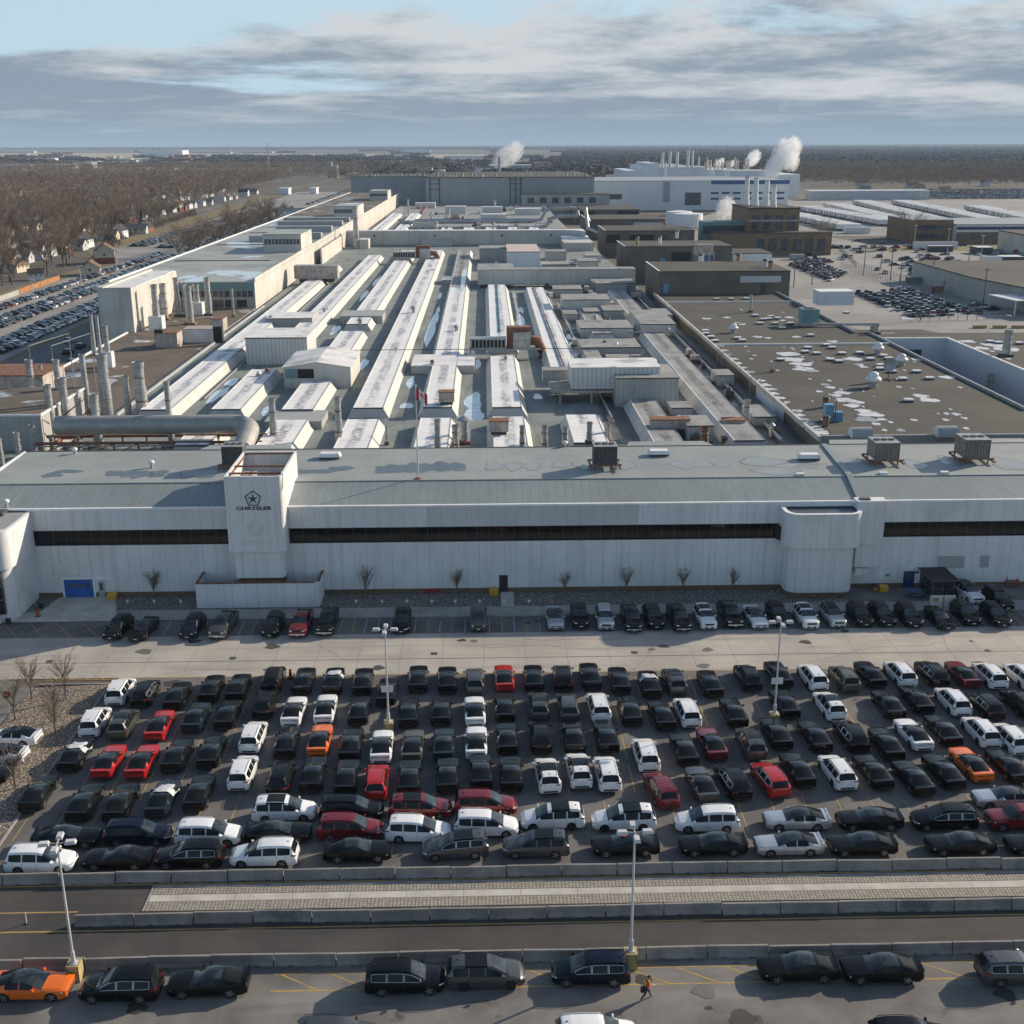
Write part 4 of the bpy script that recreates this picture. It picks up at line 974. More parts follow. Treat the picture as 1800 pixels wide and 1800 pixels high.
# sign tower
TX0, TX1, TF, TB = -30.6, -23.9, 131.4, 143.0
b = MB().mat('panel'); o_ = rounded(TX0, TX1, TF, TB, .7, 5, left=False); n = len(o_)
b.raw([(x, y, 6.6) for x, y in o_]+[(x, y, 15.9) for x, y in o_], [(i, (i+1) % n, n+(i+1) % n, n+i) for i in range(n)]+[tuple(range(n))[::-1]])
ii = rounded(TX0+.25, TX1-.25, TF+.25, TB-.25, .5, 5, left=False)
b.mat('trim_white').raw([(x, y, 15.9) for x, y in o_]+[(x, y, 15.9) for x, y in ii], [(i, (i+1) % n, n+(i+1) % n, n+i) for i in range(n)])
b.mat('panel').raw([(x, y, 12) for x, y in ii]+[(x, y, 15.9) for x, y in ii], [((i+1) % n, i, n+i, n+(i+1) % n) for i in range(n)])
part('sign_tower', b, OF, 30)
b = MB().mat('rust')
for yy in (TF+.5, TF+2.0, TF+5.2, TB-.4): b.box(TX0+.2, TX1-.2, yy-.1, yy+.1, 15.65, 15.85)
for xx in (TX0+.35, TX1-.35): b.box(xx-.08, xx+.08, TF+.3, TB-.3, 15.45, 15.64)
for xx in (TX0+1.6, TX0+2.6): b.tube([(xx, TF+2.2, 13), (xx, TF+2.2, 15.4), (xx, TF+3.4, 15.6), (xx, TF+3.6, 13)], .12, 5)
part('tower_frame', b, OF)
b = MB().mat('wall_beige').box(TX0+1.3, TX0+2.9, TF+2.4, TF+5, 12.5, 15.2); b.mat('steel_grey').cyl(TX0+3.5, TF+3, 12.6, 14.6, .35, 10); part('tower_equipment', b, OF)
b = MB().mat('panel'); b.prism(rounded(TX0+.5, TX1-.4, TF+.5, FY-.01, .7, 5, left=False), 3.1, 6.58); b.mat('steel_dark').box(TX0+.7, TX1-.6, TF+.9, FY-.02, .2, 3.1); part('tower_base', b, OF, 30)
b = MB().mat('rust').box(TX0+.3, TX1-.3, TF+.3, TF+.5, 2.7, 2.9).box(TX0+.3, TX1-.3, TF+.3, TF+.5, 2.1, 2.25); part('tower_beam', b, OF)
# walled planter in front of the tower
px0, px1, py0, py1 = -34.6, -20.0, 129.9, 133.95
b = MB().mat('panel').box(px0, px1-.6, py0, py0+.25, .1, 3.15); b.prism([(px1-.61, py0), (px1-.2, py0+.12), (px1, py0+.6), (px1-.2, py0+.65), (px1-.35, py0+.35), (px1-.61, py0+.25)], .1, 3.15)
b.box(px1-.22, px1, py0+.6, py1, .1, 3.15).box(px0, px0+.22, py0+.25, py1, .1, 3.15)
b.mat('rust').box(px0-.02, px1-.55, py0-.03, py0+.28, 3.15, 3.25).box(px1-.27, px1+.03, py0+.5, py1, 3.15, 3.25).box(px0-.03, px0+.27, py0+.28, py1, 3.15, 3.25); part('screen_wall', b, OF, 30)
# the emblem and lettering on the tower
cx, cz = atY(444.5, 877, TF-.05); rr = 1.02; ink = mat('sign_ink', (.012, .014, .03), .5); pale = mat('emblem_face', (.62, .64, .66), .5); ghost = mat('ghost_mark', (.60, .585, .555), .6, col2=(.66, .655, .64), scale=2)
def emblem(cx, cz, r, y, inkm, facem, name, star=True):
    P5 = [(cx+r*sin(2*pi*k/5), cz+r*cos(2*pi*k/5)) for k in range(5)]; Q5 = [(cx+r*.86*sin(2*pi*k/5), cz+r*.86*cos(2*pi*k/5)) for k in range(5)]
    b = MB().mat(inkm)
    for k in range(5):
        a, c, d, e = P5[k], P5[(k+1) % 5], Q5[(k+1) % 5], Q5[k]; b.face([(a[0], y, a[1]), (e[0], y, e[1]), (d[0], y, d[1]), (c[0], y, c[1])])
    if facem:
        b.mat(facem)
        for k in range(5): a, c = Q5[k], Q5[(k+1) % 5]; b.face([(a[0], y+.004, a[1]), (cx, y+.004, cz), (c[0], y+.004, c[1])])
    b.mat(inkm if facem else M['panel'])
    for k in range(5):          # five slim rays between the blades
        a = 2*pi*k/5; tip = (cx+r*.80*sin(a), cz+r*.80*cos(a)); w_ = r*.13; s0 = (cx+w_*sin(a+pi/2.5), cz+w_*cos(a+pi/2.5)); s1 = (cx+w_*sin(a-pi/2.5), cz+w_*cos(a-pi/2.5))
        q_ = y-.004-.002*k
        if facem: b.face([(tip[0], q_, tip[1]), (s0[0], q_, s0[1]), (cx, q_, cz), (s1[0], q_, s1[1])])
    return part(name, b, OF)
emblem(cx, cz, rr, TF-.05, ink, pale, 'emblem')
gx_, gz_ = atY(449, 929, TF-.03); emblem(gx_, gz_, 1.25, TF-.016, ghost, mat('ghost_face', (.65, .64, .615), .6), 'faded_emblem')
def lettering(txt, cx, cz, y, width, height, m_, name):
    cu = bpy.data.curves.new('t', 'FONT'); cu.body = txt; cu.align_x = 'CENTER'; cu.align_y = 'CENTER'; cu.offset = .035; cu.extrude = 0; cu.space_character = 1.05
    o = bpy.data.objects.new('t', cu); C.objects.link(o); dg = bpy.context.evaluated_depsgraph_get(); dg.update()
    me = bpy.data.meshes.new_from_object(o.evaluated_get(dg)); bpy.data.objects.remove(o)
    co = np.empty(len(me.vertices)*3); me.vertices.foreach_get('co', co); co = co.reshape(-1, 3)
    mn, mx = co.min(0), co.max(0); s = np.array([width/(mx[0]-mn[0]), height/(mx[1]-mn[1])])
    new = np.zeros_like(co); new[:, 0] = cx+(co[:, 0]-(mn[0]+mx[0])/2)*s[0]; new[:, 2] = cz-134*0+(co[:, 1]-(mn[1]+mx[1])/2)*s[1]; new[:, 1] = y-134
    me.vertices.foreach_set('co', new.ravel()); me.materials.clear(); me.materials.append(m_); me.update(); me.name = name
    return link(name, me, OF)
wx, wz = atY(446.5, 893.5, TF-.05); lettering('CHRYSLER', wx, wz, TF-.05, 4.15, .44, ink, 'sign_lettering')
gx_, gz_ = atY(452, 953, TF-.03); lettering('CHRYSLER', gx_, gz_, TF-.012, 4.0, .55, ghost, 'faded_lettering')

# rounded entrance block at the left end
RB = thing('rounded_entrance', 'curved white entrance block with a dark glazed front at the left end', 'building', (-66, 130, 0))
def bulge(xm, yf, yb=134): return [(-80, yf-.4), (-62, yf-.2)]+[(xm-1.5+1.4*sin(a), yf+1.4*(1-cos(a))) for a in [pi/2*i/10 for i in range(11)]]+[(xm-.02, yf+4.4), (xm, yb), (-80, yb)]
o_ = bulge(-54.4, 126.0, 134.0); n = len(o_)
b = MB().mat('panel').prism(o_, 6.5, 11.1); b.mat('trim_white').raw([(x, y, 11.12) for x, y in o_]+[(x, y+.4, 11.12) for x, y in [(u-.35, v+.1) for u, v in o_]], [(i, i+1, n+i+1, n+i) for i in range(n-2)])
b.mat('roof_pale').raw([(x, y, 11.105) for x, y in o_], [tuple(range(n))]); part('upper_drum', b, RB, 30)
o2 = bulge(-54.75, 126.4, 134.0); b = MB().mat('panel').prism(o2, .1, 6.5); part('lower_drum', b, RB, 30)
b = MB().mat('glass_plain').box(-80, -55.55, 125.9, 126.45, 1.2, 6.45); w_ = part('glazed_front', b, RB)
b = MB().mat('steel_grey')
for k in range(15): b.box(-78.6+1.55*k-.03, -78.6+1.55*k+.03, 125.85, 125.9, 1.2, 6.45)
for z in (3.0, 4.7): b.box(-80, -55.6, 125.84, 125.899, z, z+.06)
sub('mullion', b, w_)
b = MB().mat('panel').box(-80, -56.2, 125.8, 126.46, .1, 1.15); part('glass_plinth', b, RB)
b = MB().mat('steel_dark').box(-78, -57, 132.2, 133.9, 11.12, 11.5); part('roof_gutter', b, RB)

# small things at the foot of the facade
def bare_shrub(x, y, z, h, seed, label, w=1.0, group='bare saplings in the gravel bed'):
    r_ = random.Random(seed); t = thing('bare_sapling', label, 'tree', (x, y, z), group); b = MB().mat('bark')
    b.tube([(x, y, z), (x+.03, y, z+h*.35)], [.085, .06], 5); part('trunk', b, t); c_ = MB().mat('twig')
    for k in range(24):
        a = r_.uniform(0, 2*pi); s0 = z+h*r_.uniform(.22, .5); sp = r_.uniform(.10, .32)*h*w; top_ = z+h*r_.uniform(.7, 1.0)
        m1 = (x+sp*.55*cos(a), y+sp*.55*sin(a), (s0+top_)/2); e = (x+sp*cos(a), y+sp*sin(a), top_)
        c_.tube([(x, y, s0), m1, e], [.032, .022, .010], 3, cap=False)
        for q_ in range(9):
            u = r_.uniform(.3, .95); bx = [x+(e[0]-x)*u, y+(e[1]-y)*u, s0+(top_-s0)*u]; a2 = a+r_.uniform(-1.6, 1.6); l = .13*h*r_.uniform(.5, 1)
            c_.tube([bx, (bx[0]+l*.9*cos(a2), bx[1]+l*.9*sin(a2), bx[2]+l*.7)], [.015, .006], 3, cap=False)
    part('crown', c_, t); return t
SH = [(271, 1050, 3.9), (643, 1053, 4.4), (803, 1045, 3.4), (992, 1047, 3.3), (1100, 1046, 3.7), (1200, 1044, 3.6), (1287, 1046, 3.6)]
for i, (px, py, h) in enumerate(SH):
    x, y = at(px, py, .1); bare_shrub(x, y, .1, h, i, 'bare sapling, %s from the left of those along the office wall' % nth(i+1), .8)
for i, (px, py, h) in enumerate(((27, 1265, 4.8), (56, 1230, 5.0), (98, 1268, 4.6), (116, 1230, 5.2), (98, 1290, 4.0), (27, 1385, 4.2))):
    x, y = at(px, py, .1); bare_shrub(x, y, .1, h, i+20, 'bare young tree in the gravel corner, %s from the left' % nth({0: 1, 5: 2, 1: 3, 2: 4, 4: 5, 3: 6}[i]), 1.1, 'bare young trees in the gravel corner')
for i, px in enumerate((224, 271, 318, 626, 672, 715, 759, 800, 843, 886, 930)):
    x, y = at(px, 1058, .5); b = MB().mat('steel_grey').cyl(x, y, .1, .55, .03, 6); b.mat('plate').box(x-.16, x+.16, y-.05, y-.03, .45, .80)
    solo('bay_marker', b, 'small white bay marker on a stake, %s from the left in the gravel' % nth(i+1), 'marker sign', (x, y, .1), 'small bay markers in the gravel bed')
for i, (px, w_) in enumerate(((362, 0), (402, 0), (448, 0), (497, 0), (537, 0))):
    x, z = atY(px, 1061, py0); b = MB().mat('plate').box(x-.17, x+.17, py0-.05, py0-.001, 1.0, 1.22)
    part('bay_plate', b, OF)
def bin_(px, py, m_, label, name='grit_bin', z=.1, r=0):
    x, y = at(px, py, z); t = thing(name, label, 'bin', (x, y, z)); b = MB().mat(m_).box(x-.5, x+.5, y-.35, y+.35, z, z+.65, top=1.1); part('tub', b, t); b = MB().mat(m_).box(x-.58, x+.58, y-.42, y+.42, z+.66, z+.8, top=.8); part('lid', b, t)
bin_(198, 1053, 'yellow_box', 'yellow grit bin beside the grey side door at left'); bin_(868, 1045, 'yellow_box', 'yellow grit bin beside the black door'); bin_(1552, 1039, 'yellow_box', 'yellow grit bin next to the oil drum right of the rounded block', z=.13)
x, y = at(1538, 1040, .13); t = thing('waste_drum', 'brown and black drum next to a yellow bin by the rounded block', 'bin', (x, y, .13)); b = MB().mat('rust').cyl(x, y, .13, .9, .36, 14); b.mat('wood').cyl(x, y, .45, .6, .365, 14); part('drum', b, t, 40); b = MB().mat('black').cyl(x, y, .9, 1.12, .38, 14, .3); part('lid', b, t, 40)
x, y = at(731, 1040, .1); t = thing('hydrant_connection', 'dark red fire connection with a sign on the gravel by the wall', 'hydrant', (x, y, .1)); b = MB().mat('red_paint').box(x-.45, x+.45, y-.05, y+.05, .9, 1.5); part('sign', b, t); b = MB().mat('steel_dark').cyl(x-.15, y, .1, .9, .07, 8).cyl(x+.15, y, .1, .9, .07, 8); part('pipe', b, t)
x, y = at(1778, 1032, .13); t = thing('fire_connection', 'red pipe stand against the wall at the right end', 'hydrant', (x, y, .13)); b = MB().mat('red_paint').box(x-.9, x+.9, y-.05, y+.02, .9, 1.05).cyl(x-.7, y, .13, 1.5, .06, 8).cyl(x+.6, y, .13, 1.3, .06, 8); part('pipe', b, t)
for i, (px, py) in enumerate(((72, 1068), (15, 1096))):
    x, y = at(px, py, .1); b = MB().mat('black').box(x-.25, x+.25, y-.2, y+.2, .1, .62, top=.9); b.box(x-.3, x+.3, y-.24, y+.24, .62, .68); solo('ash_bin', b, 'small black box beside the curved block, %s' % ('by the drive' if i == 0 else 'under the glazing'), 'bin', (x, y, .1))
# glass shelter with hoarding and bench
x0, yb_ = at(1624, 1041, .13); SX = at(1640, 1062, .13)[0]; SXR = at(1676, 1062, .13)[0]
sy0, sy1 = 129.6, 133.5; s0, s1 = SX+.2, SXR+.4
t = thing('smoking_shelter', 'black framed glass shelter with a slatted roof by the right end of the wall', 'shelter', (s0, sy0, .13))
b = MB().mat('steel_dark')
for xx in (s0, (s0+s1)/2, s1):
    for yy in (sy0, (sy0+sy1)/2, sy1): b.box(xx-.05, xx+.05, yy-.05, yy+.05, .13, 2.7)
for zz_ in (.4, 1.5, 2.55):
    b.box(s0, s1, sy0-.03, sy0+.03, zz_, zz_+.08).box(s0-.03, s0+.03, sy0, sy1, zz_, zz_+.08).box(s1-.03, s1+.03, sy0, sy1, zz_, zz_+.08)
part('frame', b, t)
b = MB().mat('car_glass').box(s0+.06, s1-.06, sy0-.01, sy0+.01, .5, 2.5).box(s0-.01, s0+.01, sy0+.06, sy1-.06, .5, 2.5); part('glass_panel', b, t)
b = MB().mat('tar').box(s0-.25, s1+.25, sy0-.3, sy1+.3, 2.72, 2.8); b.mat('steel_dark').box(s0-.32, s1+.32, sy0-.38, sy0-.31, 2.66, 2.86).box(s0-.33, s0-.26, sy0-.3, sy1+.3, 2.66, 2.86).box(s1+.26, s1+.33, sy0-.3, sy1+.3, 2.66, 2.86); part('roof', b, t)
x, y = at(1657, 1068, .13); b = MB().mat('white_metal').box(x-1.6, x+1.4, y-.02, y+.02, .2, 1.7); b.mat('wood')
for dx in (-1.65, .0, 1.9): b.box(x+dx-.09, x+dx+.09, y-.08, y-.03, .13, 1.75)
b.box(x-1.3, x-.6, y-.05, y-.021, .9, 1.4); solo('hoarding', b, 'white board on timber posts in front of the glass shelter', 'board', (x, y, .13))
x, y = at(1607, 1048, .13); t = thing('picnic_bench', 'blue picnic table left of the glass shelter', 'picnic table', (x, y, .13)); b = MB().mat('blue_bench').box(x-.9, x+.9, y-.35, y+.35, .83, .9, rot=-.5); part('tabletop', b, t)
for s in (-1, 1): b = MB().mat('blue_bench').box(x-.9+s*.34, x+.9+s*.34, y+s*.62-.13, y+s*.62+.13, .52, .58, rot=-.5); part('seat', b, t)
for s in (-1, 1): b = MB().mat('blue_bench').box(x+s*.6-.05, x+s*.6+.05, y-.5-s*.3, y+.5-s*.3, .13, .83, rot=-.5); part('leg', b, t)

# roof equipment of the office building
def ac_unit(px, pyb, w, d, h, label, z0=12.75, m_='steel_dark', legs=.75):
    x, y = at(px, pyb, z0); t = thing('rooftop_air_unit', label, 'air handling unit', (x, y, z0), 'boxy air units on the office roof')
    b = MB().mat('rust')
    for sx in (-1, 1):
        for sy in (0, 1): b.box(x+sx*w*.45-.08, x+sx*w*.45+.08, y+sy*d-.08, y+sy*d+.08, z0, z0+legs)
    for sy in (0, 1): b.box(x-w*.7, x+w*.7, y+sy*d-.1, y+sy*d+.1, z0+legs-.2, z0+legs)
    for sx in (-1, 1): b.box(x+sx*w*.62-.1, x+sx*w*.62+.1, y-.9, y+d+.4, z0+legs-.45, z0+legs-.25)
    part('stand', b, t)
    b = MB().mat(m_).box(x-w/2, x+w/2, y, y+d, z0+legs, z0+legs+h); b.mat('steel_grey').box(x-w/2-.03, x+w/2+.03, y-.03, y+d+.03, z0+legs+h, z0+legs+h+.06)
    b.mat('black')
    for k in range(9): xx = x-w/2+w*(k+.5)/9; b.box(xx-.03, xx+.03, y-.012, y-.001, z0+legs+.12, z0+legs+h-.1)
    part('casing', b, t)
    for k in range(3):
        b = MB().mat('steel_dark').cyl(x-w*.3+w*.3*k, y+d*.5, z0+legs+h+.06, z0+legs+h+.2, w*.13, 12); part('fan', b, t)
ac_unit(1064, 826, 3.0, 2.6, 2.3, 'dark boxy air unit on a rusty stand at mid roof')
ac_unit(410, 826, 2.7, 2.6, 2.3, 'dark boxy air unit on a rusty stand behind the sign tower')
ac_unit(1558, 818, 3.2, 3.4, 2.2, 'brown-grey boxy air unit, left of the two at the right end of the roof', m_='unit_brown')
ac_unit(1716, 815, 3.3, 3.6, 2.4, 'brown-grey boxy air unit, right of the two at the right end of the roof', m_='unit_brown')
for px, py, lb in ((580, 806, 'beside the sign tower'), (1158, 801, 'right of the mid-roof air unit'), (1422, 808, 'left of the roof hip')):
    x, y = at(px, py, 12.8); t = thing('roof_skylight', 'white domed roof skylight %s' % lb, 'skylight', (x, y, 12.75)); b = MB().mat('steel_dark').box(x-1.3, x+1.3, y-.5, y+.7, 12.7, 13.1); part('kerb', b, t)
    b = MB().mat('white_metal').box(x-1.5, x+1.5, y-.7, y+.9, 13.12, 13.6, top=.8); part('dome', b, t)
for px, py, lb in ((1517, 768, 'left one'), (1668, 766, 'right one')):
    x, y = at(px, py, 12.3); b = MB().mat('steel_grey'); pts = [(y+1.2*(1-cos(a)), 12+1.5*sin(a)) for a in [pi*k/8 for k in range(9)]]
    for (y0_, z0_), (y1_, z1_) in zip(pts, pts[1:]): b.face([(x-1.5, y0_, z0_), (x+1.5, y0_, z0_), (x+1.5, y1_, z1_), (x-1.5, y1_, z1_)])
    b.mat('white_metal')
    for s in (-1.5, 1.5): b.face([(x+s, u, v) for u, v in pts])
    solo('barrel_hood', b, 'curved metal roof hood at the back edge, the %s of two' % lb, 'roof hood', (x, y, 12), smooth=30)
for i, (px, py, lb) in enumerate(((267, 823, 'by the dark puddles at left'), (132, 800, 'near the left end'), (12, 893, 'at the far left corner'), (993, 788, 'on the rear edge at mid roof'))):
    x, y = at(px, py, 12.7 if py < 850 else 11.3); z = 12.65 if py < 850 else 11.3; t = thing('roof_vent', 'small white mushroom vent on the office roof %s' % lb, 'roof vent', (x, y, z)); b = MB().mat('steel_grey').cyl(x, y, z, z+.7, .2, 10); part('neck', b, t, 40); b = MB().mat('white_metal').ball(x, y, z+.85, .42, .42, .28); part('cap', b, t, 50)
for i, (px, py) in enumerate(((1407, 890 - 55), (1660, 832), (1553, 833))):
    x, y = at(px, py, 12.7); b = MB().mat('white_metal').box(x-.5, x+.5, y-.35, y+.35, 12.66, 12.95); solo('roof_hatch', b, 'low pale roof hatch, %s from the left on the office roof' % nth({0: 1, 2: 2, 1: 3}[i]), 'roof hatch', (x, y, 12.66), 'low pale roof hatches')

# flag
x, y = at(735, 842, 12.62); t = thing('flagpole', 'tall white flagpole on the office roof', 'flagpole', (x, y, 12.62)); b = MB().mat('lamp_white').cyl(x, y, 12.62, 24.4, .10, 8, .05); part('pole', b, t, 40); b = MB().mat('lamp_white').ball(x, y, 24.5, .14, .14, .14); part('finial', b, t, 40); b = MB().mat('rust').cyl(x, y, 12.62, 12.8, .4, 10); part('foot', b, t)
fl = MB(); NX, NZ = 16, 6; G_ = {}
for i in range(NX+1):
    for j in range(NZ+1):
        u = i/NX; v = j/NZ; G_[i, j] = (x+.06+1.35*u, y+.18*sin(u*9+v*1.5)*u, 24.1-1.45*v-.75*u*u+.06*sin(u*7))
for i in range(NX):
    for j in range(NZ):
        fl.mat('red_flag' if (i < 4 or i >= 12) else 'white_flag'); fl.face([G_[i, j], G_[i+1, j], G_[i+1, j+1], G_[i, j+1]])
leaf = [(0, 1), (.18, .62), (.38, .72), (.32, .38), (.62, .55), (.68, .42), (.95, .42), (.72, .1), (.55, -.02), (.6, -.2), (.12, -.15), (.05, -.7)]
leaf = leaf+[(-a, c) for a, c in leaf[::-1][:-1]]
fl.mat('red_flag')
def fpt(u, v): return (x+.06+1.35*u, y+.18*sin(u*9+v*1.5)*u-.012, 24.1-1.45*v-.75*u*u+.06*sin(u*7))
cl_ = fpt(.5, .5)
for k in range(len(leaf)):
    a, c = leaf[k], leaf[(k+1) % len(leaf)]; fl.face([cl_, fpt(.5+a[0]*.22, .5-a[1]*.36), fpt(.5+c[0]*.22, .5-c[1]*.36)])
solo('flag', fl, 'red and white flag with a red maple leaf flying from the roof flagpole', 'flag', (x, y, 23), smooth=60)

# ------------------------------------------------------------------ assembly hall behind the offices
HZ = 9.4; TZ = 11.0
HA = thing('assembly_hall', 'huge low assembly hall with rows of long white roof monitors', 'factory', (0, 160, 0))
b = MB().mat('valley').box(-62.5, 48.4, 156.1, 452, 0, HZ); b.box(-61.5, 48.4, 452, 534, 0, HZ-.2); part('hall_roof', b, HA)
SP = 11.62
def monitor(x0, w, y0, y1, dull=False, stain=True, seed=0, ztop=TZ, skirt=1.05, split=None):
    """long raised roof lantern with sloping sides"""
    b = MB(); x1 = x0+w; e = .7
    b.mat('skirt').raw([(x1, y0, ztop), (x1, y1, ztop), (x1+skirt, y1+e, HZ), (x1+skirt, y0-e, HZ)], [(0, 3, 2, 1)])
    b.raw([(x0, y0, ztop), (x0, y1, ztop), (x0-skirt, y1+e, HZ), (x0-skirt, y0-e, HZ)], [(0, 1, 2, 3)])
    b.mat('skirt_end').raw([(x0, y0, ztop), (x1, y0, ztop), (x1+skirt, y0-e, HZ), (x0-skirt, y0-e, HZ)], [(0, 3, 2, 1)])
    b.raw([(x0, y1, ztop), (x1, y1, ztop), (x1+skirt, y1+e, HZ), (x0-skirt, y1+e, HZ)], [(0, 1, 2, 3)])
    ya = y1 if split is None else split
    b.mat('membrane_d' if dull else 'membrane'); b.face([(x0, y0, ztop+.02), (x1, y0, ztop+.02), (x1, ya, ztop+.02), (x0, ya, ztop+.02)])
    if split: b.mat('membrane_d'); b.face([(x0, ya, ztop+.02), (x1, ya, ztop+.02), (x1, y1, ztop+.02), (x0, y1, ztop+.02)])
    b.mat('steel_dark').box(x0-.12, x1+.12, y0-.15, y0-.02, ztop-.15, ztop+.06)
    b.mat('trim_white').box(x0-.12, x0+.04, y0, y1, ztop-.1, ztop+.06); b.mat('steel_grey').box(x1-.03, x1+.10, y0, y1, ztop-.12, ztop+.06)
    m_ = part('roof_monitor', b, HA)
    return m_
monitor(-57.0, 4.7, 190.3, 430, seed=1); monitor(-45.3, 4.7, 190.2, 226, seed=2); monitor(-45.3, 4.7, 252, 470, seed=12)
monitor(-33.6, 5.0, 189.6, 213.5, seed=3); monitor(-33.6, 5.0, 243, 274, seed=13); monitor(-33.6, 5.0, 285, 446, seed=14); monitor(-33.6, 5.0, 458, 490, seed=15)
monitor(-21.9, 4.8, 190.4, 491, seed=4); monitor(-10.3, 4.6, 190.4, 492, seed=5, split=360)
monitor(1.2, 4.7, 190.0, 239.5, seed=6); monitor(1.3, 5.0, 252, 367, seed=16)
monitor(12.9, 4.9, 216, 359, seed=7)
for i, (x0, w, y0, y1) in enumerate(((-45.3, 4.7, 166, 176), (-33.4, 5, 163.5, 182), (-21.9, 4.8, 162.5, 182), (-10.3, 4.7, 163.0, 182.5), (1.2, 4.8, 163.2, 183), (13.0, 4.8, 165.5, 184))): monitor(x0, w, y0, y1, seed=20+i)
monitor(24.7, 4.2, 164, 195.5, dull=True, seed=8); monitor(36.6, 4.4, 166, 270, dull=True, seed=9); monitor(25, 4.3, 268, 340, dull=True, seed=17); monitor(37, 4.4, 285, 350, dull=True, seed=18)
# wing with the fan hoods across monitor five
b = MB().mat('skirt_end').box(-14.6, -2.2, 228.5, 241.2, 9.41, TZ-.02); b.mat('membrane_p').box(-14.7, -2.1, 228.4, 241.3, TZ-.02, TZ+.055); part('roof_wing', b, HA)
b = MB().mat('ice'); k = 0
for (px, w, py, l) in ((757, 1.0, 580, 26), (766, .7, 560, 12), (915, 1.0, 565, 14), (832, 1.5, 706, 16), (833, 1.7, 728, 12), (715, 1.2, 713, 5), (722, .8, 672, 10), (916, .7, 545, 5), (1003, 1.0, 592, 5), (1008, 1.1, 615, 12), (1030, 1.2, 652, 6), (945, .8, 697, 5), (640, .8, 640, 9), (378, 1.0, 697, 12), (390, 1.0, 690, 9), (407, 1.1, 672, 7), (470, 1.0, 722, 8), (590, 1.0, 580, 8), (610, .8, 515, 6), (640, .8, 519, 9), (662, .7, 494, 8), (815, .8, 490, 22), (773, .5, 520, 6), (770, .5, 545, 6), (1262, 1.6, 713, 9), (1207, 1.4, 735, 7), (905, .9, 520, 5), (1165, 1.2, 600, 6), (840, .6, 640, 9)):
    z = (TZ+.05 if px == 815 else HZ+.02); x, y = at(px, py, z); dy = abs(at(px, py-l, z)[1]-at(px, py+l, z)[1])/2; k += 1
    b.mat('ice'); b.face([(u, v, z+.004*(k % 3)) for u, v in blob(x, y, w, dy, 16, px)])
part('ice_puddle', b, HA).__setitem__('kind', 'stuff')
b = MB().mat('stain_dark')
for k in range(170):
    x = -62+SP*rng.randint(0, 9)+8.6+rng.uniform(-.6, .6); y = rng.uniform(160, 440)
    if x < 46: b.face([(u, v, HZ+.012+.0006*k) for u, v in blob(x, y, rng.uniform(.4, 1.0), rng.uniform(1, 5), 12, k, .3)])
part('valley_stains', b, HA).__setitem__('kind', 'stuff')

def blk(pxl, pxr, pyb, zb, pyt, pyback=None, depth=None, xr_extra=0.0):
    x0, Y = at(pxl, pyb, zb); x1 = at(pxr, pyb, zb)[0]; z1 = atY((pxl+pxr)/2, pyt, Y)[1]
    if depth is None: depth = at((pxl+pxr)/2, pyback, z1)[1]-Y
    return x0, x1+xr_extra, Y, Y+max(1.5, depth), zb, z1
def house(dim, wall, roof, parent=None, name='penthouse', cap=True, over=.08):
    roof = {'membrane': 'membrane_p', 'membrane_d': 'membrane_pd'}.get(roof, roof) if isinstance(roof, str) else roof
    x0, x1, y0, y1, z0, z1 = dim; b = MB().mat(wall).box(x0, x1, y0, y1, z0-.5, z1); b.mat(roof).box(x0-over, x1+over, y0-over, y1+over, z1+.001, z1+.10)
    if cap: b.mat('steel_dark').box(x0-over-.01, x1+over+.01, y0-over-.012, y0-over, z1-.12, z1+.104)
    return part(name, b, parent or HA)
def winstrip(dim, u0, u1, v0, v1, n, parent=None, m_='window', name='window_band', gap=.18):
    x0, x1, y0, y1, z0, z1 = dim; W_ = (x1-x0)*(u1-u0); bs_ = []
    for k in range(n):
        a = x0+(x1-x0)*u0+W_*k/n; bs_.append((a, a+W_/n*(1-gap), y0-.04, y0+.02, z0+(z1-z0)*v0, z0+(z1-z0)*v1))
    wins(bs_, parent or HA, m_, 'louvre' if name == 'louvre' else 'window')
house(blk(434, 541, 641, HZ, 594, 577), 'corr_white', 'membrane')
d_ = blk(468, 549, 578, HZ, 560, 549); house(d_, 'wall_grey', 'membrane')
# gabled plant room
x0, Y = at(500, 683, HZ); x1 = at(617, 683, HZ)[0]; ze = atY(505, 646, Y)[1]; zr_ = atY(560, 640, Y)[1]+.4; yb2 = Y+17
b = MB().mat('wall_beige').raw([(x0, Y, HZ), (x1, Y, HZ), (x1, Y, ze), ((x0+x1)/2, Y, zr_), (x0, Y, ze), (x0, yb2, HZ), (x1, yb2, HZ), (x1, yb2, ze), ((x0+x1)/2, yb2, zr_), (x0, yb2, ze)], [(0, 1, 2, 3, 4), (1, 6, 7, 2), (5, 0, 4, 9), (6, 5, 9, 8, 7)])
xm = (x0+x1)/2; b.mat('membrane_p')
b.raw([(x0-.3, Y-.3, ze+.02), (xm, Y-.3, zr_+.05), (xm, yb2+.2, zr_+.05), (x0-.3, yb2+.2, ze+.02)], [(0, 1, 2, 3)]).raw([(x1+.3, Y-.3, ze+.02), (xm, Y-.3, zr_+.05), (xm, yb2+.2, zr_+.05), (x1+.3, yb2+.2, ze+.02)], [(3, 2, 1, 0)]); part('gabled_plant_room', b, HA)
b = MB().mat('black').box(x0+2.6, x0+5.6, Y-.05, Y+.02, HZ+1.9, ze-.3); b.mat('teal').box(x0+.3, x0+2.5, Y-.05, Y+.02, HZ+1.9, ze-.3); part('plant_room_opening', b, HA)
house(blk(598, 672, 569, HZ, 556, 546), 'wall_grey', 'roof_pale', cap=False)
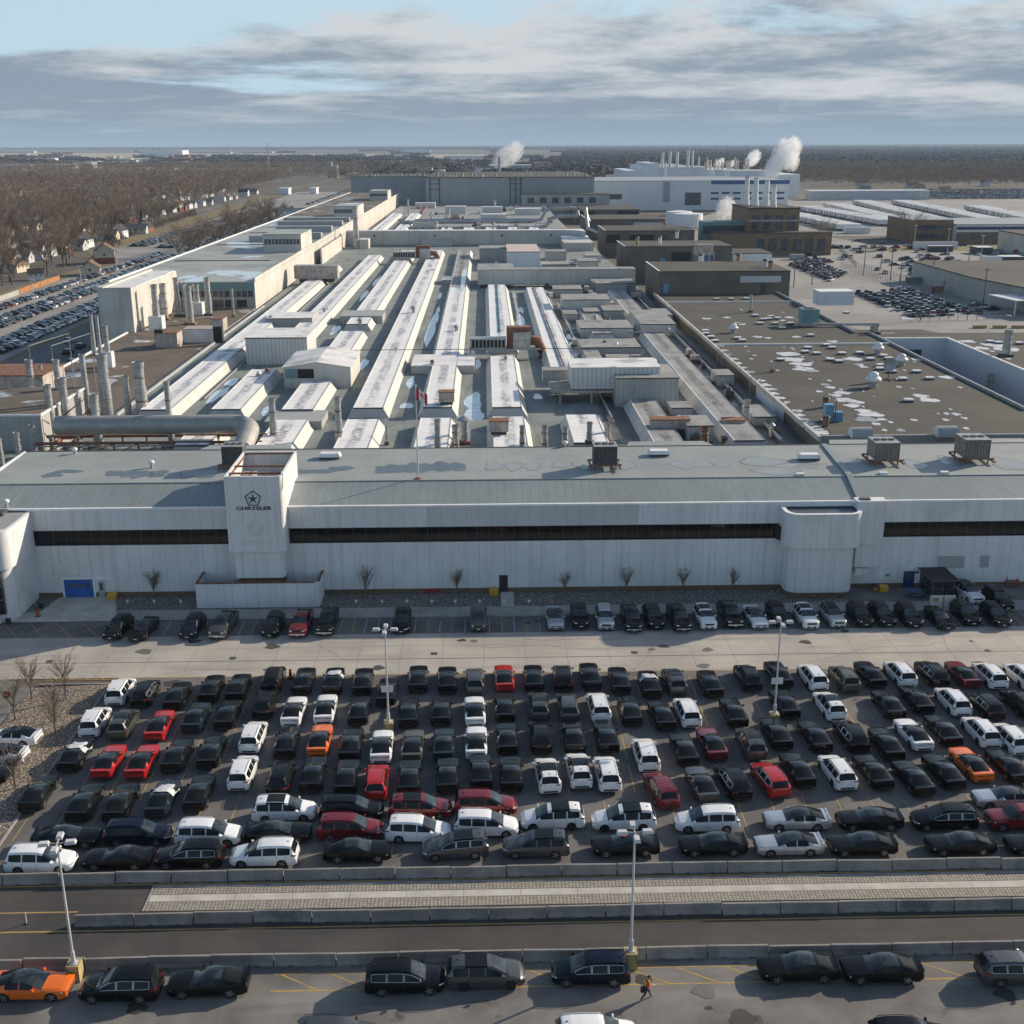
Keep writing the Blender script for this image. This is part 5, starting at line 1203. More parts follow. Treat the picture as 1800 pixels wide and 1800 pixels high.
house(blk(777, 800, 500, HZ, 492, 486), 'wall_grey', 'roof_pale', cap=False)
# right-hand cluster of roof rooms
house(blk(1082, 1192, 716, HZ, 665, 641), 'wall_grey', 'roof_pale' if 0 else 'membrane_d')
d_ = (*blk(1082, 1192, 716, HZ, 665, 641),); winstrip(d_, .2, .9, .45, .75, 2, m_='steel_grey', gap=.65, name='louvre')
house(blk(1020, 1113, 594, HZ, 577, 563), 'wall_beige', 'membrane_d'); house(blk(1127, 1188, 590, HZ, 570, 545), 'wall_beige', 'membrane_d')
house(blk(990, 1073, 553, HZ, 527, 517), 'wall_beige', 'membrane_d'); house(blk(1027, 1060, 562, HZ, 548, 541), 'wall_grey', 'membrane_d')
house(blk(1043, 1118, 515, HZ, 498, 489), 'wall_grey', 'membrane_d')
house(blk(1022, 1127, 628, HZ, 611, 596), 'wall_grey', 'membrane_d'); house(blk(1067, 1108, 636, HZ, 629, 618), 'wall_grey', 'membrane_d')
# crowd of low rooms and hatches right of centre, on darker wet decking
b = MB().mat('wet_dark').face([(19.6, 156.2, HZ+.006), (48.3, 156.2, HZ+.006), (48.3, 420, HZ+.006), (19.6, 420, HZ+.006)]); part('wet_deck', b, HA)
rb2 = random.Random(55)
for (x0, w_, y0, d_, h_) in ((20.6, 3.2, 205, 5, 1.6), (30.6, 4.0, 172, 7, 2.4), (31.0, 3.5, 190, 5, 1.2), (20.4, 3.0, 232, 9, 2.2), (30.3, 4.6, 212, 8, 2.6), (43.0, 3.6, 182, 9, 1.4), (43.2, 3.2, 214, 6, 2.0), (30.5, 5.2, 300, 10, 2.4), (20.3, 3.6, 300, 14, 1.5), (43.0, 4.0, 292, 12, 2.3), (31.5, 4.2, 322, 8, 1.4), (20.5, 8.5, 348, 10, 2.2), (33.5, 9.5, 355, 9, 3.0), (36, 8, 392, 14, 2.2), (21, 9, 386, 12, 1.8), (34, 7, 425, 12, 3.0), (39, 6, 455, 14, 2.2), (24, 8, 462, 10, 3.2)):
    house((x0, x0+w_, y0, y0+d_, HZ+.01, HZ+h_), rb2.choice(('wall_grey', 'wall_beige', 'wall_grey')), 'membrane_d')
# elevated conveyor housing across the roof
x0, x1, Y = -2.2, 47.5, 371.5; b = MB().mat('wall_beige').box(x0, x1, Y, Y+7, 10.6, 14.9); b.mat('membrane_pd').box(x0-.1, x1+.1, Y-.1, Y+7.1, 14.91, 15.1); b.box(x0, 9.5, Y+7, Y+22, 14.0, 14.9)
b.mat('wall_grey').box(x0, 9.4, Y+7.1, Y+21.9, 8, 14.0); part('conveyor_housing', b, HA)
b = MB().mat('steel_grey')
for xx in (-1.7, 9.8, 21.5, 33.0, 46): b.box(xx-.2, xx+.2, Y+.2, Y+.6, HZ, 10.6)
b.box(x0, x1, Y-.05, Y+.25, 10.3, 10.58); part('conveyor_legs', b, HA)
house((8.5, 20.2, 429, 462, HZ, 15.5), 'white_wall', mat('pink_membrane', (.62, .50, .45), .7, scale=.2)); house((-1.8, 8.3, 455, 470, HZ, 14.5), 'wall_grey', 'membrane_d')
house((21, 33, 428, 440, HZ, 11), 'wall_grey', 'membrane_d')
# high band wall closing the hall
b = MB().mat('wall_beige').box(-61.5, 36.5, 535, 541, 9.8, 15.6); b.prism([(36.5, 535), (42, 531), (44.5, 524), (44.5, 541), (36.5, 541)], 9.8, 15.6); b.mat('wall_back').box(-61.5, 38, 535.1, 541, 5, 9.8); b.mat('membrane_p').box(-61.6, 36.5, 534.9, 541.1, 15.61, 15.85).prism([(36.5, 534.9), (42, 531), (44.6, 524), (44.6, 541), (36.5, 541)], 15.61, 15.85)
b.mat('steel_dark')
for xx in (-49, -22, 8, 30): b.cyl(xx, 534.9, 13.2, 14.0, .4, 8)
part('bridge_gallery', b, HA)
b = MB().mat('skirt_end').box(-28, -14, 533, 534.9, 8, 12.3); part('gallery_hood', b, HA)
b = MB().mat('wall_beige').box(33.8, 46.5, 505, 523, 8, 12.6); b.mat('ice').box(34, 46, 523.1, 533, 10, 13.6); part('gallery_end_room', b, HA)
# second hall behind the gallery
b = MB().mat('membrane_pd').box(-61.5, 45, 541.2, 900, 0, 9.0); part('rear_hall_roof', b, HA)
for x0 in (-57, -45.3): monitor(x0, 4.7, 575, 760, seed=30, stain=False, ztop=11)
for x0 in (-21.9, -10.3, 1.2, 12.9, 24): monitor(x0, 4.7, 560, 640, seed=31, stain=False, ztop=10.5)
for (px0, px1, pyb, pyt) in ((725, 769, 401, 391), (783, 819, 376, 363), (848, 883, 376, 364), (845, 890, 390, 377), (905, 950, 378, 367), (844, 893, 401, 397), (730, 765, 366, 357)):
    d_ = blk(px0, px1, pyb, 9.0, pyt, depth=9); house(d_, 'corr_white', 'membrane', cap=False)
for i, (px, py) in enumerate(((700, 395), (712, 372))): pass

# tall grey building closing the view
TB_ = thing('grey_press_shop', 'tall blue-grey windowless hall at the far end of the roofs', 'building', (15, 905, 0))
b = MB().mat('wall_back').box(-108, -43.2, 990, 1080, 0, 27).box(-43, 83, 905, 1080, 0, 28.4); part('wall', b, TB_)
b = MB().mat('tar').box(-43.3, 83.3, 904.7, 1080.3, 28.41, 28.9).box(-108.3, -43.4, 989.7, 1080.3, 27.01, 27.4); part('roof', b, TB_)
b = MB().mat('steel_dark')
for xx in (-40, -33, 20, 24, 28): b.box(xx-.3, xx+.3, 904.5, 905, 10, 28.4)
for zz_ in (20, 24, 27): b.box(-41, -32, 904.4, 904.9, zz_, zz_+.3).box(19, 29, 904.4, 904.9, zz_, zz_+.3)
part('pipe_rack', b, TB_)
b = MB().mat('steel_grey')
for k in range(46):
    xx = rng.uniform(-100, 80); yy = 1000 if xx < -43 else 912+rng.uniform(0, 20); z0_ = 27.4 if xx < -43 else 28.9; b.cyl(xx, yy, z0_, z0_+rng.uniform(1, 3.5), rng.uniform(.3, .9), 6)
part('roof_vents', b, TB_).__setitem__('kind', 'stuff')
b = MB().mat('wall_grey').box(28, 92, 880, 904.4, 0, 17); b.mat('tar').box(27.8, 92.2, 879.8, 904.3, 17.01, 17.4); part('low_annex', b, TB_); wins([(32+9*k, 37+9*k, 879.9, 880.01, 11, 15) for k in range(6)], TB_)

# left building
LB = thing('long_side_building', 'long beige building with a pale flat roof and small penthouses beside the street', 'building', (-85, 331, 0))
LX0, LX1, LY0, LY1, LZ = -104.5, -64.2, 331, 950, 16.0
b = MB().mat('wall_beige').box(LX0, LX1, LY0+.3, LY1, 0, LZ); part('wall', b, LB)
b = MB().mat('wall_grey').box(-86.2, LX1-.01, LY0, LY0+.29, 8.9, 11.8); b.mat('teal').box(-86.2, LX1-.01, LY0, LY0+.29, 14.0, LZ); b.mat('wall_grey').box(-86.2, LX1-.01, LY0+.05, LY0+.29, 11.8, 14.0); part('front_wall', b, LB)
wins([(-85.8+1.64*k, -84.5+1.64*k, LY0-.03, LY0+.06, 12.1, 13.8) for k in range(13)]+[(-76+3.3*k, -73.2+3.3*k, LY0-.05, LY0+.02, 9.2, 11.3) for k in range(3)], LB)
b = MB().mat('roof_pale').box(LX0-.2, LX1+.1, LY0-.1, LY1, LZ+.01, LZ+.3); part('roof', b, LB)
b = MB().mat('tar_brown').box(LX0+.2, LX1-.6, 640, LY1-1, LZ+.301, LZ+.36); b.mat('rust')
for yy in (392, 455, 520): b.box(LX0+3, LX1-6, yy, yy+.5, LZ+.3, LZ+.55)
part('roof_patch', b, LB)
b = MB().mat('wall_beige').box(LX1-.25, LX1+.25, LY0, LY1, LZ+.305, LZ+1.3); b.mat('trim_white').box(LX0-.3, LX0+.2, LY0, LY1, LZ+.305, LZ+.7); part('parapet', b, LB)
b = MB().mat('wall_beige').box(-62.0, -61.4, 452, 534.9, 8, 15); part('inner_wall', b, LB)
for (x0, x1, y0, y1, z1) in ((-78.0, -64.6, 423, 450, 22.4), (-77.0, -64.6, 618, 650, 22.4), (-77, -64.6, 815, 845, 22.4)):
    d_ = (x0, x1, y0, y1, LZ+.31, z1); house(d_, 'wall_beige', 'roof_pale', LB); winstrip(d_, .04, .98, .45, .75, 10, LB)
for (x0, x1, yy, h) in ((-92, -79, 470, 2.2), (-84, -65.5, 482, 2.4), (-90, -66, 520, 2.5), (-96, -66, 560, 2.2), (-98, -66, 590, 2)):
    house((x0, x1, yy, yy+5, LZ+.31, LZ+.31+h), 'wall_grey', 'roof_pale', LB, 'roof_duct_room', cap=False)
AN = thing('corner_annex', 'tall plain beige block with a white roof at the front corner of the side building', 'building', (-92, 287, 0))
b = MB().mat('wall_beige').box(-93.6, -85.5, 287, 330.9, 0, 19.4); part('wall', b, AN); b = MB().mat('membrane_p').box(-92, -85.6, 287.1, 330, 19.42, 19.6); b.mat('wall_beige').box(-93.7, -92.1, 286.9, 331, 19.41, 20.0).box(-92, -85.4, 286.9, 287.1, 19.41, 19.9); part('roof', b, AN)

# low brown roof at left
BR = thing('brown_roof_annex', 'low annex with a brown ponded roof and a row of exhaust stacks', 'building', (-75, 200, 0))
b = MB().mat('wall_grey').box(-86.9, -62.55, 196, 286.9, 0, 8.9).box(-86.9, -64.3, 286.9, 330.8, 0, 8.9); part('wall', b, BR)
b = MB().mat('tar_brown').box(-86.9, -63, 196, 286.9, 8.91, 9.0).box(-86, -64.4, 286.91, 330.8, 8.91, 9.0); part('roof', b, BR)
b = MB().mat('trim_white').box(-87.3, -86.9, 195.8, 286.8, 7.5, 9.35).box(-62.9, -62.4, 190, 312, 8.2, 9.3); part('parapet', b, BR)
b = MB().mat('steel_grey').tube([(-61.9, 190, 9.5), (-61.9, 330, 9.5)], .35, 8); part('edge_pipe', b, BR)
# shed near the front left
SD = thing('front_left_plant_room', 'grey plant room with a wet flat roof behind the left end of the offices', 'building', (-82, 165, 0))
x1_, Y_ = at(72, 790, 9.0); zt = 13.0
b = MB().mat('wall_grey').box(-95, -66.5, 172, 192, 0, 14.2); part('wall', b, SD); b = MB().mat('trim_white').box(-95.2, -66.3, 171.8, 192.2, 14.21, 14.5); b.mat('tar_brown').box(-95, -66.6, 172.1, 192, 14.51, 14.53); part('roof', b, SD)
b = MB().mat('valley').box(-95, RX0-.4, 134.5, 171.7, 0, 9.0); part('low_roof', b, SD)
b = MB().mat('rust_lite').box(-92, -78, 205, 216, 0, 14.0); b.mat('rust').box(-92.2, -77.8, 204.8, 216.2, 14.01, 14.2); part('rusty_shed', b, SD)

# big duct and its trestle
t = thing('exhaust_duct', 'very large ribbed duct running across the roofs at left and turning down', 'duct', (-50, 170, 8))
b = MB().mat('duct'); pts = [(-63.5, 170, 13.2), (-37.5, 170, 13.2)]+[(-37.5+2.9*sin(a), 170-2.9*(1-cos(a)), 13.2-.25*a) for a in [pi/2*k/6 for k in range(1, 7)]]+[(-34.6, 161, 11.5)]
b.tube(pts, 1.42, 20); part('duct_pipe', b, t, 40)
b = MB().mat('rust')
b.box(-66, -33, 167.6, 167.9, 10.8, 11.2).box(-66, -33, 172.0, 172.3, 10.8, 11.2)
for k in range(10):
    xx = -65.5+3.6*k; b.box(xx-.12, xx+.12, 167.6, 167.85, HZ, 10.8).box(xx-.12, xx+.12, 172, 172.3, HZ, 10.8).tube([(xx, 167.75, HZ), (xx+3.4, 167.75, 10.8)], .07, 4)
b.mat('steel_grey').box(-66, -33, 167.2, 167.5, 10.6, 10.75); b.mat('rust').tube([(-65, 176, 13), (-60.3, 176, 16.5), (-60.3, 176, 9)], .15, 4).tube([(-64, 176, 11), (-60.3, 176, 14.5)], .12, 4); part('trestle', b, t)

# exhaust stacks: px, top, base, width(px), base level
def stack(px, pyt, pyb, w, zb, label, cap=0, m_='galv', box=False, lean=0):
    x, y = at(px, pyb, zb); zt = atY(px, pyt, y)[1]; r = w/2*math.hypot(x, y, zb-H)/FPX
    xt = atY(px, pyt, y)[0]
    t = thing('exhaust_stack', label, 'exhaust stack', (x, y, zb), 'exhaust stacks on the factory roofs')
    b = MB().mat(m_).cyl(x, y, zb, zb+(zt-zb)*.55, r*1.08, 14).cyl(x, y, zb+(zt-zb)*.55, zt-r*.8, r*.92, 14).cyl(x, y, zt-r*1.2, zt, r*1.0, 14, r*1.12, cap=False)
    b.mat('rust' if (px*7) % 3 == 0 else 'steel_grey').cyl(x, y, zb+(zt-zb)*.3, zb+(zt-zb)*.3+.2, r*1.16, 14).cyl(x, y, zb+(zt-zb)*.72, zb+(zt-zb)*.72+.15, r*1.05, 14)
    part('pipe', b, t, 40)
    b = MB().mat('black'); b.cyl(x, y, zt-.3, zt-.28, r*.95, 14); part('flue_opening', b, t)
    if cap: b = MB().mat('steel_grey').cyl(x, y, zt+.2, zt+.9, r*2.2, 14, .05); part('rain_cap', b, t, 40)
    if box: b = MB().mat('white_metal').box(x-r*2, x+r*2, y-r*2, y+r*2, zb, zb+3.2); part('base_box', b, t)
    else: b = MB().mat('rust' if px % 2 else 'blue_unit' if px in (175, 303) else 'steel_dark').box(x-r*1.5, x+r*1.5, y-r*1.5, y+r*1.5, zb, zb+.5); part('base_plate', b, t)
    return t
LST = [(63, 632, 735, 11, 9), (78, 640, 700, 5, 9), (95, 676, 778, 12, 9), (107, 632, 712, 11, 9), (155, 622, 725, 10, 9), (167, 552, 625, 6, 9), (180, 555, 652, 6, 9), (192, 571, 645, 8, 9), (190, 622, 733, 17, 9), (227, 660, 735, 11, 9), (252, 636, 735, 18, 9),
       (121, 664, 770, 13, 9), (175, 693, 790, 14, 9), (303, 670, 790, 10, 9), (35, 760, 812, 9, 9), (62, 747, 800, 9, 9), (4, 770, 822, 9, 9), (93, 765, 796, 7, 9), (141, 763, 796, 6, 9)]
for i, a in enumerate(sorted(LST)): stack(*a, 'grey steel exhaust stack behind the left end of the offices, %s from the left' % nth(i+1), box=a[0] in (180, 192))
LS2 = [(277, 500, 578, 11), (291, 498, 562, 10), (314, 488, 556, 9), (328, 497, 556, 8), (335, 502, 570, 12), (348, 500, 552, 10), (368, 487, 554, 10), (411, 507, 557, 4)]
for i, a in enumerate(LS2): stack(*a, 9, 'tall grey stack in front of the teal-banded wall, %s from the left' % nth(i+1), box=a[0] in (277, 348))
LS3 = [(483, 700, 788, 12, 9, 0), (597, 698, 786, 12, 9.4, 0), (770, 737, 798, 11, 11, 0), (801, 747, 796, 12, 9.4, 0), (817, 740, 780, 13, 9.4, 1), (918, 748, 792, 9, 11, 0), (957, 748, 795, 11, 9.4, 0), (993, 750, 794, 11, 9.4, 0), (1036, 742, 780, 10, 11, 0), (1067, 745, 778, 11, 9.4, 0), (1237, 750, 790, 14, 9.4, 0), (1311, 702, 752, 10, 9.4, 0), (680, 750, 782, 5, 9.4, 0), (1257, 575, 575, 9, 9.4, 0)][:-1]
for i, a in enumerate(sorted(LS3)): stack(*a[:5], 'short grey stack just behind the office roof, %s from the left' % nth(i+1), cap=a[5], m_='rust' if a[0] == 1237 else 'galv')
stack(627, 362, 440, 9, 8.5, 'slender tall stack in front of the beige gallery wall')
stack(718, 350, 378, 3, 8, 'thin distant pipe behind the gallery at left'); stack(870, 352, 378, 4, 8, 'thin distant pipe behind the gallery at centre')

# the big roof-top air handlers
def plant(label, cx, cy, z0, L_, name='roof_air_handler'):
    t = thing(name, label, 'air handling unit', (cx, cy, z0)); b = MB().mat('steel_grey')
    for xx in (cx-L_*.48, cx-L_*.16, cx+L_*.16, cx+L_*.44):
        for yy in (cy, cy+3): b.box(xx-.12, xx+.12, yy-.12, yy+.12, z0-3, z0)
    b.box(cx-L_/2, cx+L_/2, cy-.3, cy+3.6, z0, z0+.25); part('platform', b, t)
    b = MB().mat('galv').box(cx-L_*.48, cx+L_*.02, cy, cy+3, z0+.26, z0+2.4); b.mat('black')
    for k in range(9): xx = cx-L_*.46+L_*.053*k; b.box(xx, xx+L_*.04, cy-.03, cy, z0+.5, z0+2.1)
    part('coil_bank', b, t)
    b = MB().mat('rust').box(cx+L_*.03, cx+L_*.36, cy+.8, cy+3.6, z0+.26, z0+4.6); b.mat('galv').box(cx+L_*.12, cx+L_*.36, cy-.2, cy+.79, z0+.26, z0+3.6); part('fan_house', b, t)
    b = MB().mat('rust'); b.tube([(cx+L_*.36, cy+1.5, z0+1.8), (cx+L_*.46, cy+1.5, z0+1.7), (cx+L_*.52, cy+1.5, z0), (cx+L_*.50, cy+1.5, z0-3)], 1.05, 12); part('elbow_duct', b, t, 40)
x, y = at(893, 628, 9); plant('long air handler with rusty fan house and elbow duct bridging the monitors', x-.8, 243.5, 11.5, 15)
plant('rust-stained air handler with ducts near the gallery at left', -26.5, 452, 11.3, 17)
# platform building on legs with stairs
t = thing('platform_plant_room', 'ribbed pale plant room raised on a rusty steel platform with stairs', 'plant room', (18, 200, 8))
b = MB().mat('corr_white').box(14.9, 30.4, 200, 209, 11.9, 15.6); b.mat('membrane_p').box(14.8, 30.5, 199.9, 209.1, 15.61, 15.75); part('cabin', b, t)
b = MB().mat('rust_lite').box(11.5, 31, 199.5, 209.5, 11.3, 11.7); b.mat('steel_grey')
for xx in (13, 18.5, 25, 30.6):
    for yy in (200, 209): b.box(xx-.15, xx+.15, yy-.15, yy+.15, HZ, 11.3)
part('platform', b, t)
b = MB().mat('steel_dark')
for k in range(10): b.box(12.2, 14.0, 198.6-.35*k*0+.0-.45*k+4, 198.9-.45*k+4, 11.3-.33*k, 11.36-.33*k)
b.mat('yellow_paint')
for (xa, xb, ya, yb_) in ((11.5, 14.8, 199.5, 199.55), (11.5, 11.55, 199.5, 204)):
    for zz_ in (12.2, 12.8): b.box(xa, xb, ya, yb_, zz_, zz_+.06)
for xx in (11.55, 12.6, 13.7, 14.7): b.box(xx-.03, xx+.03, 199.5, 199.56, 11.7, 12.85)
part('stair', b, t)
def roofbox(px, pyb, w, d, h, z, m1, m2, name, label, cat, legs=0):
    x, y = at(px, pyb, z); t = thing(name, label, cat, (x, y, z)); b = MB().mat(m1).box(x-w/2, x+w/2, y, y+d, z+legs, z+legs+h); part('casing', b, t)
    b = MB().mat(m2).box(x-w/2-.08, x+w/2+.08, y-.08, y+d+.08, z+legs+h+.002, z+legs+h+.15); part('lid', b, t)
    if legs:
        b = MB().mat('steel_dark').box(x-w*.4, x+w*.4, y+d*.2, y+d*.8, z, z+legs-.002); part('stand', b, t)
for a in ((1178, 770, 6.0, 2.2, 1.4, 9.4, 'rust_lite', 'rust', 'rooftop_duct_unit', 'rust-streaked duct unit on a dark stand behind the offices, right of centre', 'duct unit', 1.4),
          (1290, 762, 3.4, 2.2, 1.2, 9.4, 'rust_lite', 'rust', 'rooftop_duct_unit', 'small rusty slatted unit in the right roof valley', 'duct unit', .8),
          (1300, 783, 5.0, 1.5, 1.0, 9.4, 'rust', 'rust', 'rusty_trough', 'rusty trough at the foot of the brown roof wall', 'trough', 0),
          (877, 766, 2.9, 2.4, 1.5, 11, 'rust_lite', 'rust', 'rooftop_duct_unit', 'rusty-topped unit on the short white monitor at centre', 'duct unit', .6),
          (785, 712, 2.6, 2.0, 1.6, 11, 'rust_lite', 'rust', 'rooftop_duct_unit', 'rusty-topped unit on the fifth long monitor', 'duct unit', .5),
          (1078, 694, 2.8, 2.4, 1.2, 9.4, 'rust_lite', 'rust', 'rooftop_duct_unit', 'small rust-streaked unit beside the grey roof room', 'duct unit', .3),
          (983, 673, 6.0, 3.4, 2.2, 11, 'wall_grey', 'membrane_pd', 'rooftop_cabin', 'low grey cabin on the monitor behind the ribbed plant room', 'cabin', 0),
          (293, 612, 5.0, 5.0, 3.3, 9, 'rust_lite', 'rust', 'rooftop_cabin', 'white cabin with a rusty top on the brown roof, left one', 'cabin', 0),
          (353, 602, 7.6, 5.0, 3.0, 9, 'white_metal', 'rust_lite', 'rooftop_cabin', 'long white cabin on the brown roof, middle one', 'cabin', 0),
          (382, 583, 3.0, 5.0, 3.0, 9, 'rust_lite', 'rust', 'rooftop_cabin', 'white cabin with a rusty top on the brown roof, right one', 'cabin', 0),
          (281, 612, 1.8, 1.6, 4.0, 9, 'black', 'steel_dark', 'dark_vent_box', 'black vent box left of the white roof cabins', 'vent box', 0),
          (384, 606, 2.0, 1.6, 4.0, 9, 'black', 'steel_dark', 'dark_vent_box', 'black vent box right of the white roof cabins', 'vent box', 0),
          (516, 755, 9.0, 8.0, 1.2, 9.4, 'wall_grey', 'roof_pale', 'roof_curb_room', 'low walled plant deck behind the big duct bend', 'plant room', 0),
          (640, 438, 4.0, 8.0, 4.0, 9, 'wall_beige', 'membrane_p', 'rooftop_cabin', 'beige box against the inner wall by the tall stack', 'cabin', 0),
          (556, 497, 14.0, 5.0, 4.0, 10, 'rust_lite', 'membrane_pd', 'rooftop_duct_unit', 'large rust-streaked housing against the inner wall', 'duct unit', 1.2)):
    roofbox(*a[:8], *a[8:11], a[11])
# twin pipes across the far roof
t = thing('twin_pipes', 'pair of silver pipes crossing the far roof and looping up at right', 'pipe', (0, 640, 8)); b = MB().mat('galv')
b.tube([(-45, 655, 12), (25, 655, 12), (31, 655, 13), (34, 655, 18), (38, 655, 19), (52, 655, 19), (55, 655, 18), (57, 648, 12)], 1.0, 8).tube([(-45, 635, 10), (28, 635, 10), (33, 635, 11), (36, 635, 15), (40, 635, 16), (50, 635, 16)], 1.0, 8)
b.tube([(50, 635, 16), (50, 640, 20), (54, 636, 20), (55, 632, 10), (60, 625, 8)], .9, 8); part('pipe_run', b, t, 40)
b = MB().mat('rust')
for k in range(8): b.box(-42+10*k, -41.6+10*k, 634, 656, 7.5, 10.5)
part('pipe_trestle', b, t)
# cable spans and thin conduits
b = MB().mat('steel_dark').tube([(-55, 244, 11.6), (22, 244, 11.6)], .07, 4); solo('roof_conduit', b, 'thin conduit crossing the long monitors near the air handler', 'conduit', (0, 244, 11.6))
b = MB().mat('teal').tube([(3.6, 190+80, 11.25), (3.9, 366, 11.25)], .16, 5); solo('roof_pipe', b, 'thin pipe along the sixth long monitor', 'pipe', (3, 300, 11.2))
b = MB().mat('steel_dark').tube([(15.4, 222, 11.3), (15.0, 358, 11.3)], .16, 5); solo('roof_pipe', b, 'dark pipe along the seventh long monitor', 'pipe', (15, 300, 11.2))
for i, (px, py) in enumerate(((470, 620), (512, 608), (524, 600), (455, 660), (470, 655), (1000, 545), (760, 640), (820, 623), (1063, 605), (1083, 608), (1083, 640), (1150, 638), (1108, 490), (955, 545), (700, 560), (636, 555))):
    x, y = at(px, py, 11.1 if py > 600 else 9.5); z = 11.0 if py > 600 else 9.4
    t = thing('roof_fan', 'little roof fan on the assembly hall, %s of the scattered ones from the front' % nth(i+1), 'roof vent', (x, y, z)); b = MB().mat('steel_grey').box(x-.4, x+.4, y-.4, y+.4, z, z+.5); part('kerb', b, t); b = MB().mat('white_metal' if i % 2 else 'rust').cyl(x, y, z+.5, z+.95, .5, 10, .3); part('hood', b, t, 40)

# scattered small plant on the hall roofs
rs_ = random.Random(17); SMALL = []
def small_proto(k):
    if k == 0:
        b = MB().mat('steel_grey').box(-.8, .8, -.6, .6, 0, .3); b2 = MB().mat('white_metal').box(-.7, .7, -.5, .5, .301, 1.3, top=.92); nm = 'small_roof_unit'; lb = 'white box unit'
    elif k == 1:
        b = MB().mat('galv').cyl(0, 0, 0, 1.8, .3, 10); b2 = MB().mat('steel_grey').cyl(0, 0, 1.9, 2.4, .6, 10, .05); nm = 'cowled_vent'; lb = 'capped metal vent'
    elif k == 2:
        b = MB().mat('rust').box(-1.4, 1.4, -.15, .15, 0, .5).box(-.15, .15, -.8, .8, 0, .35); b2 = MB().mat('rust_lite').box(-1.0, 1.0, -.5, .5, .501, 1.5); nm = 'small_roof_unit'; lb = 'rust-streaked unit on a frame'
    else:
        b = MB().mat('steel_dark').box(-.5, .5, -.5, .5, 0, .8); b2 = MB().mat('steel_dark').cyl(0, 0, .801, 1.2, .45, 10, .3); nm = 'cowled_vent'; lb = 'dark squat vent'
    r = thing(nm, lb, 'roof vent' if k in (1, 3) else 'roof unit', (0, 0, HZ), 'small units scattered over the hall roof'); lpart('kerb', b, r); lpart('casing', b2, r); return r, lb
PR = [small_proto(k) for k in range(4)]; used_ = [False]*4
spots = []
for i in range(92):
    if i < 34: x = 19.8+rs_.choice((0, 11.6, 23.5))+rs_.uniform(-.5, .9); y = rs_.uniform(170, 420)
    elif i < 60: x = -62+SP*rs_.randint(0, 7)+8.6+rs_.uniform(-.8, .8); y = rs_.uniform(160, 440)
    else: x = rs_.uniform(-55, 42); y = rs_.uniform(560, 880)
    spots.append((y, x))
spots.sort()
for i, (y, x) in enumerate(spots):
    k = rs_.randint(0, 3); z = 9.02 if y > 541 else HZ+.01; r, lb = PR[k]
    if used_[k]: r = copy_tree(r)
    used_[k] = True; r.location = (x, y, z); r.rotation_euler[2] = R(90*rs_.randint(0, 1)); s_ = rs_.uniform(.8, 1.5)*(1.7 if y > 541 else 1); r.scale = (s_, s_, s_)
    r['label'] = '%s on the hall roof, %s counting back from the front' % (lb, nth(i+1))
for i, (pts_, rr_, m_) in enumerate((([(20.6, 186, 9.9), (20.6, 330, 9.9)], .22, 'galv'), ([(32.0, 200, 9.8), (32.0, 262, 9.8), (35, 262, 9.8)], .18, 'rust'), ([(44.6, 170, 10), (44.6, 350, 10)], .28, 'steel_grey'), ([(45.8, 176, 9.7), (45.8, 340, 9.7)], .16, 'rust'), ([(-16, 160, 9.9), (10, 160, 9.9)], .14, 'rust'), ([(21, 275, 10), (34, 275, 10), (34, 268, 11.2), (44, 268, 11.2)], .25, 'galv'), ([(-50, 205, 9.7), (-50, 400, 9.7)], .12, 'steel_grey'), ([(8.7, 300, 9.8), (8.7, 360, 9.8)], .2, 'galv'), ([(33, 345, 9.8), (33, 420, 9.9), (22, 420, 9.9)], .3, 'galv'), ([(-30, 580, 11), (30, 580, 11)], .5, 'galv'), ([(-50, 700, 10.5), (35, 700, 10.5)], .6, 'galv'), ([(-40, 780, 10), (-40, 860, 10)], .5, 'rust'))):
    b = MB().mat(m_).tube(pts_, rr_, 6)
    solo('roof_pipe_run', b, '%s pipe run on the hall roof, %s of those counted from the right front' % ('rusty' if m_ == 'rust' else 'grey metal', nth(i+1)), 'pipe', pts_[0], 'pipe runs on the hall roof')
# ladder frames by the left stacks
for i, (xa, ya) in enumerate(((62, 640), (101, 620))):
    x, y = at(xa, 700, 9); b = MB().mat('steel_grey').tube([(x, y, 9), (x, y, 18.5), (x+4.5, y+8, 19.5), (x+4.5, y+8, 9)], .12, 4); solo('guy_frame', b, 'slim steel frame beside the left stacks, the %s one' % ('left' if i == 0 else 'right'), 'frame', (x, y, 9))

# ------------------------------------------------------------------ brown gravel roofed hall at right
RH = thing('brown_roofed_hall', 'broad flat hall at right with a brown gravel roof and snow patches', 'building', (48.5, 164, 0))
RZ = 11.5
poly = [(48.7, 164.2), (95, 164.2), (95, 178), (87.2, 182.5), (88.0, 251), (88.0, 262), (85.5, 270), (83.5, 318), (84, 336), (48.7, 336)]
b = MB().mat('tar').prism(poly, RZ-.3, RZ); b.box(86.9, 130, 252.5, 262, RZ-.3, RZ-.001).box(101.2, 130, 150, 252.4, RZ-.3, RZ-.001); part('roof', b, RH)
b = MB().mat('brick').box(48.6, 49.0, 164.1, 335.9, 0, RZ-.3); b.mat('brick_orange').box(48.55, 48.6, 205, 300, 5, RZ-.35); b.mat('white_wall').box(48.52, 48.58, 185, 205, 4, RZ-.4); part('side_wall', b, RH)
b = MB().mat('wall_grey').box(48.6, 94.9, 163.9, 164.1, 5, RZ+.35); part('front_wall', b, RH)
